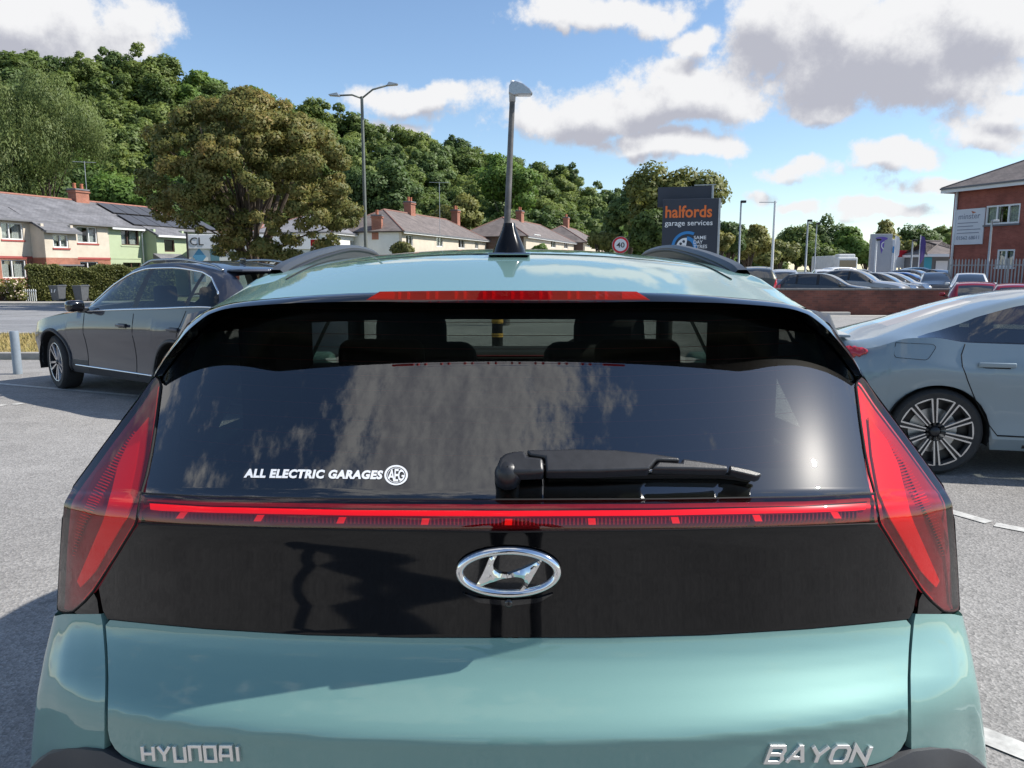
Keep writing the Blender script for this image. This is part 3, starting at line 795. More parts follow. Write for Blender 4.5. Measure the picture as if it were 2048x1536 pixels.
# side and rear of the bumper run on to the wheel arches
for s in (1, -1):
    vs = []
    for (Y, x) in ((1.36, .84), (1.42, .868), (1.55, .878), (1.75, .88)):
        for z in (.62, .55, .40, .27): vs.append(Vector((s*(x-.03*(.68-z)), Y, z))+OFF)
    mesh('bumper_side', vs, [(i*4+j, i*4+j+1, (i+1)*4+j+1, (i+1)*4+j) for i in range(3) for j in range(3)], 'bumper_plastic', car, True)
mb = MB().box((0, 3.2-3.2, .26), (1.5, 3.7, .06)); mb.build('floor_pan', 'under_black', car)
# wheels (hardly seen, but there)
def simple_wheel(parent, c, r, w, rim='rim_alloy', axis='x', spokes=10, steer=0, detail=True):
    wh = empty('wheel', c); wh.parent = parent
    wh.rotation_euler = (0, math.pi/2, steer) if axis == 'x' else (math.pi/2, 0, steer)
    pr = [(r*.66, -w/2), (r*.90, -w/2*1.0), (r*.975, -w*.42), (r, -w*.28), (r, w*.28), (r*.975, w*.42), (r*.90, w/2), (r*.66, w/2)]
    MB().lathe(pr, 40 if detail else 20).build('tyre', 'tyre', wh, True, sharp=40)
    return wh
for sx_ in (-1, 1):
    for Y in (WXR, WXF):
        wh = simple_wheel(car, (sx_*.785, Y-3.2, .32), .32, .2, detail=False)
        MB().lathe([(.001, sx_*.07), (.2, sx_*.085), (.215, sx_*.09), (.215, -sx_*.05)], 20).build('rim', 'rim_alloy', wh, True)
        hub = MB().lathe([(.38, -.11), (.38, .13)], 24, Matrix.Translation((sx_*.76, Y-3.2, .33)) @ Matrix.Rotation(math.pi/2, 4, 'Y')); hub.build('arch_liner', 'under_black', car)

# ---- roof rails, aerial
for s in (-1, 1):
    tops = [(1.935, 1.478, .0), (1.99, 1.493, 0), (2.12, 1.512, 0), (2.35, 1.537, 0), (2.7, 1.562, 0), (3.05, 1.561, 0), (3.3, 1.54, 0), (3.5, 1.48, 0)]
    cv = catmull(tops, 40); rr = []
    for (Y, z, _) in cv:
        xr = edgex(min(Y, 3.3))-.005; zr = roofz(Y)-.046
        hgt = max(.012, min(.03, z-zr))
        zb_ = zr-.03
        rr.append([Vector((s*(xr+.020), Y, zr-.02 if Y < 2.02 else zb_)), Vector((s*(xr+.021), Y, z-.010)), Vector((s*(xr+.012), Y, z)), Vector((s*(xr-.010), Y, z)), Vector((s*(xr-.020), Y, z-.010)), Vector((s*(xr-.019), Y, zr-.01 if Y < 2.02 else zb_)), Vector((s*(xr+.020), Y, zr-.02 if Y < 2.02 else zb_))])
    rl = empty('roof_rail', (0, 0, 0)); rl.parent = car
    o = grid('rail_bar', rr, 'rail_grey', rl, True, sharp=40); recalc(o)
    pts = [Vector((s*(edgex(min(Y, 3.3))-.0265), Y, z-.018))+OFF for (Y, z, _) in cv[3:-3]]
    MB().tube(pts, .0045, 6).build('rail_groove', 'trim_black', rl, True)
# roof ditch lines either side of the centre panel
for s in (-1, 1):
    pts = []
    for r in range(3, nrow):
        p = shell[r][8]*.35+shell[r][9]*.65
        if p.y > 3.25: break
        pts.append(Vector((p.x*s, p.y, p.z+.0006))+OFF)
    MB().tube(pts, .0022, 5).build('roof_seam', 'gap_black', car, True)
pts = []
for s in np.linspace(-1, 1, 41):
    x = s*.56; Y = 2.02-.05*s*s; i = abs(s)*.56/edgex(Y); pts.append(Vector((x, Y, roofz(Y)-.045*(i**2.2)+.0008))+OFF)
MB().tube(pts, .0016, 5).build('roof_seam', 'gap_black', car, True)
ae = empty('roof_aerial', (0, 1.95-3.2, roofz(2.0))); ae.parent = car
secs = []   # rear edge steep, falls to the front
for q, z in ((0, -.008), (.03, 0), (.12, .014), (.30, .030), (.5, .045), (.75, .062), (.93, .076), (1, .079)):
    hw = .046*(1-q)**1.4*1.0+.0145*q+.010*(1-q)*q; y0 = .0+.035*q; y1 = .165*(1-q)+.075*q
    if q == 0: hw = .048
    ring = []
    for k in range(20):
        a = 2*math.pi*k/20; cx, sy = math.cos(a), math.sin(a)
        px_ = hw*(abs(cx)**.7)*(1 if cx > 0 else -1); my = (y0+y1)/2; py_ = my+(y1-y0)/2*(abs(sy)**.7)*(1 if sy > 0 else -1)
        if sy > .2: px_ *= 1-.6*sy
        ring.append(Vector((px_, py_, z)))
    secs.append(ring)
n = 20; vs = [p for r in secs for p in r]; fs = [(i*n+k, i*n+(k+1) % n, (i+1)*n+(k+1) % n, (i+1)*n+k) for i in range(len(secs)-1) for k in range(n)]+[tuple((len(secs)-1)*n+k for k in range(n))]
mesh('fin', vs, fs, 'fin_black', ae, True, 45)
MB().box((0, .06, .0), (.105, .20, .006)).build('fin_gasket', 'chrome_dark', ae, bevel=.003)

# ---- rear wiper
wp = empty('rear_wiper', (0, 0, 0)); wp.parent = car
def wpart(name, poly, m, o1, o0, bev=.004, seg=3):
    pts = [(u-1018, v) for u, v in poly]; n = len(pts)
    f = [tp(d, v, 0) for d, v in pts]
    # keep picture outline: shift along the glass normal then correct along the ray by re-projecting at the new depth
    def shift(d, v, o): return tp(d, v, 0, lambda x, z: tail(x, max(z, 1.108))-o)
    a = [shift(d, v, o1)+OFF for d, v in pts]; b_ = [shift(d, v, o0)+OFF for d, v in pts]
    nrm = Vector((0, -.70, .72))
    b_ = [p - nrm*(o1-o0)*.8 for p in a]
    mb = MB(); mb.add(a+b_, [tuple(range(n)), tuple(range(2*n-1, n-1, -1))]+[(i, i+n, (i+1) % n+n, (i+1) % n) for i in range(n)])
    o = recalc(mb.build(name, m, wp, False, bevel=bev, seg=seg))
    o.data.polygons.foreach_set('use_smooth', [True]*len(o.data.polygons)); o.data.set_sharp_from_angle(angle=R(40))
    return o
wpart('wiper_head', [(996, 932), (1002, 914), (1013, 905), (1030, 901), (1052, 899), (1058, 911), (1089, 914), (1092, 943), (1050, 945), (1008, 946), (998, 941)], 'wiper_black', .055, .02, .006)
wpart('wiper_arm', [(1056, 899), (1150, 897), (1235, 899), (1320, 908), (1360, 914), (1363, 921), (1316, 919), (1300, 938), (1200, 942), (1095, 943), (1093, 914), (1062, 910)], 'wiper_black', .052, .022, .005)
wpart('wiper_blade_carrier', [(1306, 937), (1320, 921), (1366, 924), (1368, 916), (1405, 921), (1458, 930), (1459, 940), (1380, 938)], 'wiper_black', .046, .020, .004)
wpart('wiper_tip', [(1462, 930), (1500, 938), (1524, 945), (1526, 950), (1516, 953), (1490, 947), (1463, 941)], 'wiper_black', .042, .018, .004)
wpart('wiper_rubber', [(1100, 946), (1300, 944), (1460, 944), (1510, 953), (1505, 957), (1440, 950), (1300, 950), (1100, 950)], 'gap_black', .02, .004, .001, 1)
wpart('wiper_clip', [(1268, 938), (1380, 938.5), (1380, 942.5), (1268, 942)], 'steel', .034, .028, .0005, 1)
c = tp(0, 958, .018)+OFF
mb = MB(); mt = frame_matrix(c, (1, 0, 0), Vector((0, .70, .72)))
mb.lathe([(.001, .022), (.010, .0205), (.018, .014), (.0215, .004), (.022, -.02), (.001, -.02)], 28, mt); mb.build('wiper_pivot', 'wiper_black', wp, True)

# ---- badge, lettering, sticker, camera
bd = empty('badge', tuple(tp(2, 1142, .004)+OFF)); bd.parent = car
zc_ = tp(2, 1142).z; eyb = (tp(2, 1110)-tp(2, 1170)).normalized()
B4 = frame_matrix((0, 0, 0), (1, 0, 0), eyb)
rx, ry = (tp(104, 1142)-tp(2, 1142)).x*1.0, (tp(2, 1096)-tp(2, 1188)).length/2
prof_ = [(-.007, 0), (-.0055, .005), (-.002, .0078), (.002, .0078), (.0055, .005), (.007, 0)]
vs, fs = [], []; nn = 64
for k in range(nn):
    a = 2*math.pi*k/nn; ca, sa = math.cos(a), math.sin(a)
    nx_, ny_ = ca/rx, sa/ry; l = math.hypot(nx_, ny_); nx_, ny_ = nx_/l, ny_/l
    for (o_, h_) in prof_: vs.append(B4 @ Vector((rx*.955*ca+nx_*o_, ry*.93*sa+ny_*o_, h_)))
m_ = len(prof_)
fs = [(k*m_+j, k*m_+j+1, ((k+1) % nn)*m_+j+1, ((k+1) % nn)*m_+j) for k in range(nn) for j in range(m_-1)]
recalc(mesh('badge_ring', vs, fs, 'chrome', bd, True, 50))
Hp = [(1448, 778), (1475, 735), (1500, 690), (1522, 640), (1540, 595), (1560, 586), (1585, 580), (1570, 605), (1560, 632), (1563, 662), (1595, 686), (1650, 690), (1720, 666), (1790, 633), (1848, 597), (1825, 645), (1800, 690), (1762, 758), (1728, 800), (1690, 808), (1722, 780), (1742, 750), (1744, 728), (1730, 712), (1690, 706), (1620, 716), (1540, 742), (1490, 764)]
def bxy(p): return ((p[0]-1650)/297*rx, -(p[1]-685)/137*ry)
vs2, fs2 = cdt(dens2([bxy(p) for p in Hp], 110, True), .006)
nb = len(vs2)
# ridge the letter: inner points stand higher
def edged(p):
    return min((Vector(bxy(q))-Vector((p.x, p.y))).length for q in dens2(Hp, 200, True))
top = [B4 @ Vector((p.x, p.y, .0045+min(.0045, edged(p)*.6))) for p in vs2]; bt = [B4 @ Vector((p.x, p.y, -.001)) for p in vs2]
nrim = 110
recalc(mesh('badge_letter', top+bt, [tuple(f) for f in fs2]+[(i, (i+1) % nrim, (i+1) % nrim+nb, i+nb) for i in range(nrim)], 'chrome', bd, True, 28))
bpl = [B4 @ Vector((rx*1.0*math.cos(a), ry*1.0*math.sin(a), .0006)) for a in np.linspace(0, 2*math.pi, 48, endpoint=False)]
mesh('badge_plate', bpl, [tuple(range(48))], 'gloss_black', bd)
cm = tp(2, 1203, .001)+OFF
cv_ = empty('reversing_camera', tuple(cm)); cv_.parent = car
arcp = [(2-92, 1184), (2-60, 1194), (2, 1199), (2+60, 1194), (2+92, 1184), (2+60, 1203), (2, 1210), (2-60, 1203)]
o = zone('camera_bezel', dens2(arcp, 40, True), 'gloss_black', .004, 8, solid=.006); o.name = 'camera_bezel'; o.parent = car
MB().lathe([(.001, .006), (.004, .0062), (.0065, .005), (.007, .0)], 20, frame_matrix(tuple(Vector((0, -.003, 0))), (1, 0, 0), (0, 0, 1))).build('camera_lens', 'gloss_black', cv_, True)

def strokes(word, font, w, h, gap, sw, shear):
    """letters drawn as mitred strokes in a unit box, returned as a list of outlines (list of quads) per letter"""
    out = []; x0 = 0
    for ch in word:
        segs, wd = font[ch]; letter = []
        for pl_ in segs:
            pts = [Vector((x0+p[0]*w*wd, p[1]*h)) for p in pl_]
            L, R_ = [], []
            closed = (pts[0]-pts[-1]).length < 1e-6
            if closed: pts = pts[:-1]
            n = len(pts)
            for i, p in enumerate(pts):
                a = pts[i-1] if (i > 0 or closed) else None; b = pts[(i+1) % n] if (i < n-1 or closed) else None
                d1 = (p-a).normalized() if a is not None else (b-p).normalized(); d2 = (b-p).normalized() if b is not None else d1
                n1_, n2_ = Vector((-d1.y, d1.x)), Vector((-d2.y, d2.x)); mm = (n1_+n2_); mm = mm.normalized() if mm.length > 1e-6 else n1_
                k = sw/2/max(.35, mm.dot(n1_)); L.append(p+mm*k); R_.append(p-mm*k)
            letter.append((L, R_, closed))
        out.append(letter); x0 += w*wd+gap
    tot = x0-gap
    return out, tot, shear
def emboss(name, word, font, px0, px1, v0, v1, gap, sw, shear, m):
    """raised letters on the tail between picture columns px0..px1 and rows v0..v1"""
    root = empty(name, (0, 0, 0)); root.parent = car
    wsum = sum(font[c][1] for c in word); w = (1-gap*(len(word)-1))/wsum
    out, tot, _ = strokes(word, font, w, .17, gap, sw, shear)
    def pos(p, off):
        x = p.x/tot+shear*(p.y/.17-.5); u = px0+(px1-px0)*x; v = v1+(v0-v1)*(p.y/.17); v += (v0+v1)*0
        # rows follow the curve of the tail
        d = u-1018; v -= (abs(d)/750)**2*0
        return tp(d, v, off)+OFF
    for letter in out:
        mb = MB()
        for L, R_, closed in letter:
            n = len(L); ring = range(n if closed else n-1)
            A = [pos(p, .0045) for p in L]; B = [pos(p, .0045) for p in R_]; A0 = [pos(p, -.001) for p in L]; B0 = [pos(p, -.001) for p in R_]
            mb.add(A+B+A0+B0, [q for i in ring for q in ((i, (i+1) % n, n+(i+1) % n, n+i), (i, 2*n+i, 2*n+(i+1) % n, (i+1) % n), (n+i, n+(i+1) % n, 3*n+(i+1) % n, 3*n+i))]+([] if closed else [(0, n, 3*n, 2*n), (n-1, 3*n-1, 4*n-1, 2*n-1)]))
        recalc(mb.build('letter', m, root, bevel=.0008, seg=2))
FH = {'H': ([[(0, 0), (0, 1)], [(1, 0), (1, 1)], [(0, .5), (1, .5)]], 1), 'Y': ([[(0, 1), (.5, .45), (1, 1)], [(.5, .5), (.5, 0)]], 1.05),
      'U': ([[(0, 1), (0, 0), (1, 0), (1, 1)]], .95), 'N': ([[(0, 0), (0, 1), (1, 1), (1, 0)]], .95), 'D': ([[(0, 0), (1, 0), (1, 1), (.0, 1), (0, 0)]], .95),
      'A': ([[(1, 0), (1, 1), (.12, 1), (0, .5), (0, 0)], [(0, .38), (1, .38)]], 1), 'I': ([[(.5, 0), (.5, 1)]], .3),
      'B': ([[(0, 0), (.85, 0), (1, .2), (.85, .5), (.95, .75), (.85, 1), (0, 1), (0, 0)], [(0, .52), (.85, .5)]], 1), 'a': ([[(0, 0), (.5, 1), (.62, 1), (1, 0)], [(.2, .3), (.85, .3)]], 1.05),
      'O': ([[(.18, 0), (.82, 0), (1, .22), (1, .78), (.82, 1), (.18, 1), (0, .78), (0, .22), (.18, 0)]], 1.05), 'n': ([[(0, 0), (0, 1), (1, 0), (1, 1)]], 1)}
emboss('lettering', 'HYUNDAI', FH, 291, 484, 1490.5, 1519.5, .05, .035, -.015, 'letter_chrome')
emboss('lettering', 'BaYOn', FH, 1538, 1736, 1491, 1522, .055, .038, .06, 'letter_chrome')

# sticker in the window
stc = empty('window_sticker', (0, 0, 0)); stc.parent = car
me = text_mesh('ALL ELECTRIC GARAGES', 1, 0, .22, .052, 'LEFT', 1.10)
co = np.empty(len(me.vertices)*3); me.vertices.foreach_get('co', co); co = co.reshape(-1, 3)
x0_, x1_, y0_, y1_ = co[:, 0].min(), co[:, 0].max(), co[:, 1].min(), co[:, 1].max()
for v in me.vertices:
    u = 490+(v.co.x-x0_)/(x1_-x0_)*279; r = 938+((y1_-v.co.y)/(y1_-y0_))*18+(u-490)/279*3.5
    v.co = tp(u-1018, r, .0012)+OFF
link_mesh('sticker_text', me, 'sticker_white', stc)
def disc_ring(r0, r1, n=48):
    mb = MB()
    for k in range(n):
        a, b_ = 2*math.pi*k/n, 2*math.pi*(k+1)/n
        q = [(r0*math.cos(a), r0*math.sin(a)), (r1*math.cos(a), r1*math.sin(a)), (r1*math.cos(b_), r1*math.sin(b_)), (r0*math.cos(b_), r0*math.sin(b_))]
        mb.add([tp(795+x-1018, 951-y*.86, .0012)+OFF for x, y in q], [(0, 1, 2, 3)])
    return mb
disc_ring(19.5, 23.5).build('sticker_ring', 'sticker_white', stc)
disc_ring(16.4, 17.6).build('sticker_ring', 'sticker_white', stc)
me = text_mesh('AEG', 1, 0, .1, .02, 'CENTER', .82)
co = np.empty(len(me.vertices)*3); me.vertices.foreach_get('co', co); co = co.reshape(-1, 3)
x0_, x1_, y0_, y1_ = co[:, 0].min(), co[:, 0].max(), co[:, 1].min(), co[:, 1].max()
for v in me.vertices:
    q = (v.co.x-x0_)/(x1_-x0_)*2-1; hgt = 15*math.sqrt(max(.25, 1-(q*.85)**2))
    v.co = tp(795+q*16.5-1018, 951-((v.co.y-y0_)/(y1_-y0_)*2-1)*hgt*.88, .0012)+OFF
link_mesh('sticker_emblem', me, 'sticker_white', stc)

# ---- cabin
cb = empty('cabin', (0, 0, 0)); cb.parent = car
def cbx(name, c, d, m='interior_dark', bev=.03): return MB().box(Vector(c)+OFF, d).build(name, m, cb, True, 40, bevel=bev, seg=4)
cbx('parcel_shelf', (0, 1.75, 1.02), (1.3, .62, .03), bev=.01)
cbx('rear_seat', (0, 2.18, .78), (1.32, .16, .86))
cbx('rear_cushion', (0, 2.5, .5), (1.3, .55, .2))
for s in (-1, 1):
    cbx('rear_headrest', (s*.36, 2.16, 1.235), (.24, .09, .10), bev=.035)
    cbx('front_seat', (s*.37, 2.98, .85), (.48, .15, .70), bev=.06)
    cbx('front_cushion', (s*.37, 3.2, .5), (.5, .5, .2), bev=.05)
    cbx('front_headrest', (s*.385, 3.0, 1.20), (.275, .12, .24), bev=.06)
    cbx('sun_visor', (s*.33, 3.42, 1.345), (.62, .03, .13), bev=.01)
    cbx('door_trim', (s*.80, 3.0, .72), (.05, 2.0, .5), bev=.02)
    cbx('pillar_trim', (s*.60, 2.10, 1.19), (.08, .22, .34), bev=.03)
    cbx('pillar_trim', (s*.60, 3.0, 1.20), (.05, .11, .38), bev=.02)
    cbx('rear_pillar_trim', (s*.57, 1.84, 1.20), (.08, .26, .34), bev=.03)
cbx('dashboard', (0, 3.98, .95), (1.42, .42, .24), bev=.06)
cbx('red_reflection_strip', (0, 3.775, 1.055), (.95, .012, .008), 'interior_red', .002)  # added strip copying the brake light's red reflection in the rear window
mb = MB(); cst = Vector((.37, 3.62, .98))+OFF; ex_, ey_ = Vector((1, 0, 0)), Vector((0, .35, .94)).normalized()
mb.tube([cst+(ex_*math.cos(a)+ey_*math.sin(a))*.18 for a in np.linspace(0, 2*math.pi, 33)], .014, 8); mb.build('steering_wheel', 'interior_dark', cb, True)
cbx('rear_view_mirror', (0, 3.5, 1.345), (.24, .03, .06), bev=.012)
# roof lining closes the cabin from above
mb = MB()
for r in range(2, 25):
    for i in range(0, 9):
        for s in (1, -1):
            q = [shell[rr][ii] for rr, ii in ((r, i), (r, i+1), (r+1, i+1), (r+1, i))]
            if max(p.y for p in q) > 3.34: continue
            mb.add([Vector((p.x*s, p.y, p.z-.03))+OFF for p in q], [(0, 1, 2, 3)])
mb.build('roof_lining', 'interior_dark', cb)
for s in (-1, 1):
    mm = empty('door_mirror', (s*.98, 3.85-3.2, 1.0)); mm.parent = car
    MB().box((0, 0, 0), (.2, .1, .14)).build('mirror_shell', 'paint_teal', mm, True, 40, bevel=.04, seg=4)
    MB().box((-s*.11, .0, -.03), (.08, .04, .05)).build('mirror_arm', 'trim_black', mm)
# ================================================================ vehicles
def make_wheel(parent, c, r, w, side, style, steer=0.0, lod=0):
    """wheel whose outer face looks to local +y*side"""
    wh = empty('wheel', c); wh.parent = parent; wh.rotation_euler = (math.pi/2*(-side), 0, steer); wh.rotation_mode = 'XYZ'
    n = 44 if lod == 0 else 18
    pr = [(r*.70, w*.36), (r*.74, w*.46), (r*.90, w*.5), (r*.972, w*.43), (r*.995, w*.34), (r, w*.22), (r, -w*.22), (r*.995, -w*.34), (r*.97, -w*.44), (r*.9, -w*.5), (r*.6, -w*.5)]
    MB().lathe(pr, n).build('tyre', 'tyre', wh, True, 40)
    rim = empty('rim', (0, 0, 0)); rim.parent = wh
    if lod:
        MB().lathe([(.001, w*.40), (r*.3, w*.38), (r*.55, w*.34), (r*.70, w*.42), (r*.73, w*.40)], n).build('rim_disc', 'rim_alloy', rim, True)
        return wh
    MB().lathe([(r*.735, w*.46), (r*.70, w*.475), (r*.675, w*.45), (r*.65, w*.1), (r*.3, w*.02), (.001, w*.02)], n).build('rim_barrel', 'rim_dark', rim, True, 40)
    if style != 'ten': MB().lathe([(r*.725, w*.47), (r*.705, w*.485), (r*.685, w*.465)], n).build('rim_edge', 'rim_alloy', rim, True)
    MB().lathe([(r*.45, w*.06), (r*.45, w*.10), (r*.16, w*.10)], n).build('brake_disc', 'steel', rim, True, 30)
    MB().lathe([(.001, w*.45), (r*.075, w*.44), (r*.10, w*.40), (r*.12, w*.2)], 20).build('hub_cap', 'rim_dark', rim, True)
    if style == 'ten': rim.scale = (1.14, 1.14, 1.0)
    def bar(a0, r0, a1, r1, w0, w1, h0, h1, m, nm):
        p0 = Vector((r0*math.cos(a0), r0*math.sin(a0), 0)); p1 = Vector((r1*math.cos(a1), r1*math.sin(a1), 0)); d = (p1-p0).normalized(); q = Vector((-d.y, d.x, 0))
        mb = MB(); vs = []
        for p, ww, hh in ((p0, w0, h0), (p1, w1, h1)):
            vs += [p-q*ww+Vector((0, 0, hh-.03)), p+q*ww+Vector((0, 0, hh-.03)), p+q*ww*.7+Vector((0, 0, hh)), p-q*ww*.7+Vector((0, 0, hh))]
        mb.add(vs, [(0, 1, 2, 3), (7, 6, 5, 4), (0, 4, 5, 1), (1, 5, 6, 2), (2, 6, 7, 3), (3, 7, 4, 0)])
        return recalc(mb.build(nm, m, rim))
    if style == 'five_twin':
        for k in range(5):
            a = 2*math.pi*k/5+.3
            for s in (-1, 1):
                bar(a+s*.30, r*.10, a+s*.20, r*.71, r*.045, r*.055, w*.40, w*.47, 'rim_alloy', 'spoke')
    else:   # ten open spokes, dark with a bright machined edge
        for k in range(10):
            a = 2*math.pi*k/10+.1
            bar(a+.314, r*.12, a+.314, r*.69, r*.03, r*.05, w*.36, w*.42, 'rim_dark', 'spoke')
            for s in (-1, 1):
                bar(a+s*.16, r*.19, a+s*.245, r*.70, r*.016, r*.024, w*.43, w*.47, 'rim_alloy', 'spoke_edge')
            bar(a-.25, r*.69, a+.25, r*.69, r*.022, r*.022, w*.47, w*.47, 'rim_alloy', 'spoke_edge')
    return wh

def make_car(name, loc, heading, S, label, group=None, paint='paint_grey', lod=0):
    root = empty(name, loc, heading, label=label, cat='car', group=group)
    L = S['L']; zs = S.get('sill', .24); xr, xf, wr = S['wheels']; ar = wr+S.get('archgap', .045)
    xs = set(np.linspace(0, L, 110 if lod == 0 else 44))
    for k in ('screen', 'rear_glass', 'dlo'): xs |= set(S[k])
    for a, b in S.get('pillars', []): xs |= {a, b}
    for x in S.get('doors', []): xs.add(x)
    for k in ('hl', 'tl'): xs.add(S[k])
    for xw in (xr, xf): xs |= set(xw+ar*np.sin(np.linspace(-math.pi/2, math.pi/2, 23 if lod == 0 else 11)))
    xs = sorted(x for x in xs if 0 <= x <= L); xs = [x for i, x in enumerate(xs) if i == 0 or x-xs[i-1] > .004]
    NL, NW, NT = 10, 8, 8
    win_t = [.05, .2, .4, .6, .8, 1]
    def section(x):
        zt = sinterp(x, S['top']); cr = sinterp(x, S['crown']); ze = zt-cr; yE = sinterp(x, S['ye']); pw = sinterp(x, S['pw'])
        zB = min(sinterp(x, S['belt']), ze-.006); yB = max(yE+.002, pw-S.get('shoulder', .04))
        zb = zs+S.get('endlift', .06)*max(0, (x-(L-.5))/.5)+S.get('endlift', .06)*max(0, (.5-x)/.5)
        for xw in (xr, xf):
            if abs(x-xw) < ar: zb = max(zb, wr+math.sqrt(ar*ar-(x-xw)**2)*.995)
        zb = min(zb, zB-.03)
        h = max(.02, zB-zs)
        prof = [(zs-.2, pw-.07), (zs, pw-.055), (zs+.12*h, pw-.022), (zs+.28*h, pw-.034), (zs+.5*h, pw-.024), (zs+.66*h, pw-.002), (zs+.73*h, pw+.003), (zs+.79*h, pw-.012), (zB, yB)]
        pts = []
        for i in range(NL):
            z = zb+(zB-zb)*i/(NL-1); pts.append((sinterp(z, prof), z))
        wtop = S['wtop'](x) if 'wtop' in S else .9
        for t in [.04]+[.04+(wtop-.04)*q for q in (.25, .5, .75, 1)]+[wtop+(1-wtop)*.5, 1]:
            bul = .02*4*t*(1-t)*min(1, (ze-zB)/.3)
            pts.append((yB+(yE-yB)*t+bul, zB+(ze-zB)*t))
        for i in range(1, NT+1):
            t = i/NT; pts.append((yE*(1-t), ze+(zt-ze)*(1-(1-t)**2.2)))
        return pts
    secs = [section(x) for x in xs]; n = len(secs[0]); jb = NL-1; jw = jb+7
    dl = S.get('doors', [])
    def cls(xm, j, i):
        if j < jb:
            if xm > S['hl'] and j >= S.get('hlrow', jb-3): return 'headlight'
            if xm < S['tl'] and j >= S.get('tlrow', jb-3): return 'tail_light'
            if lod == 0 and len(dl) == 3 and dl[0] < xm < dl[2] and j >= 1: return 'rear_door' if xm < dl[1] else 'front_door'
            if j < S.get('cladrows', 0): return 'sill_trim'
            return 'body'
        if j < jw:
            if S['dlo'][0] < xm < S['dlo'][1] and secs[i][jw][1]-secs[i][jb][1] > .035:
                if j == jb: return 'window_trim'
                if j <= jb+4:
                    for q_, (a, b) in enumerate(S.get('pillars', [])):
                        if a < xm < b: return 'pillar%d' % q_
                    return 'side_window%d' % sum(xm > b for a, b in S.get('pillars', []))
            return 'body'
        if S['screen'][0] < xm < S['screen'][1] and j > jw: return 'windscreen'
        if S['rear_glass'][0] < xm < S['rear_glass'][1] and j > jw+S.get('rgrow', 0): return 'rear_window'
        return 'body'
    parts = {}
    for side in (1, -1):
        for i in range(len(xs)-1):
            xm = (xs[i]+xs[i+1])/2
            for j in range(n-1):
                c = cls(xm, j, i); key = (c, side if c not in ('body', 'windscreen', 'rear_window') else 0)
                vd, vs, fs = parts.setdefault(key, ({}, [], []))
                q = []
                for (a, b) in ((i, j), (i+1, j), (i+1, j+1), (i, j+1)):
                    k = (a, b, side if b < n-1 else 0)
                    if k not in vd: vd[k] = len(vs); y, z = secs[a][b]; vs.append((xs[a], y*side, z))
                    q.append(vd[k])
                fs.append(tuple(q) if side < 0 else tuple(reversed(q)))
    # end caps
    for i in (0, len(xs)-1):
        vd, vs, fs = parts[('body', 0)]
        o = len(vs); ring = [(xs[i], y, z) for y, z in secs[i]]+[(xs[i], -y, z) for y, z in reversed(secs[i][:-1])]
        vs += ring; f = tuple(range(o, o+len(ring))); fs.append(f if i else tuple(reversed(f)))
    gm = S.get('glass', 'glass_tint' if lod == 0 else 'glass_far')
    mats = {'body': paint, 'front_door': paint, 'rear_door': paint, 'headlight': 'headlight_far', 'tail_light': 'tail_far', 'sill_trim': 'bumper_plastic', 'window_trim': S.get('trim', 'gloss_black'), 'pillar': 'trim_black', 'windscreen': gm, 'rear_window': gm}
    made = {}
    for (c, side), (vd, vs, fs) in parts.items():
        nm = c.rstrip('0123456789')
        made[(c, side)] = mesh(nm, vs, fs, mats.get(nm, S.get('sideglass', gm)), root, True, 55)
    # underside and arch liners
    MB().box((L/2, 0, zs+.05), (L-.5, 1.3, .05)).build('underbody', 'under_black', root)
    for xw in (xr, xf):
        for s in (1, -1):
            yw = sinterp(xw, S['pw'])
            nn = 16; vs = []
            for k in range(nn+1):
                a = -.25+(math.pi+.5)*k/nn
                for y in (yw-.012, yw-.36): vs.append((xw+ar*math.cos(a), s*y, wr+ar*math.sin(a)))
            fs = [(2*k, 2*k+1, 2*k+3, 2*k+2) for k in range(nn)]
            vs += [(xw, s*(yw-.36), wr)]; fs += [(2*k+1, 2*nn+2, 2*k+3) for k in range(nn)]
            mesh('arch_liner', vs, fs, 'under_black', root)
            make_wheel(root, (xw, s*(yw-S.get('inset', .03)-S.get('ww', .22)/2), wr), wr, S.get('ww', .22), s, S.get('style', 'five_twin'), S.get('steer', 0) if xw == xf else 0, lod)
    # door mirrors
    xm = S['mirror']
    for s in (1, -1):
        zB = sinterp(xm, S['belt']); yB = sinterp(xm, S['pw'])
        mm = empty('door_mirror', (xm, s*(yB+.07), zB+.07)); mm.parent = root
        MB().box((0, 0, 0), (.12, .20, .13)).build('mirror_shell', S.get('mirror_mat', paint), mm, True, 40, bevel=.045, seg=4 if lod == 0 else 2)
        MB().box((0, -s*.09, -.055), (.06, .10, .05)).build('mirror_arm', 'trim_black', mm)
    S['_secs'] = (xs, secs, jb, jw)
    return root, made, (xs, secs, jb, jw)
P('headlight_far', (.75, .77, .8), .08, metal=.6, coat=1)
P('tail_far', (.45, .015, .02), .12, coat=1)
car_paint('paint_grey', (.030, .036, .056), .25, .4, .08)
car_paint('paint_bluegrey', (.22, .275, .31), .2, .42, .06)
glass('glass_suv', (.60, .68, .66), .04, 1.2)
def tconst(v): return [(0, v), (9, v)]
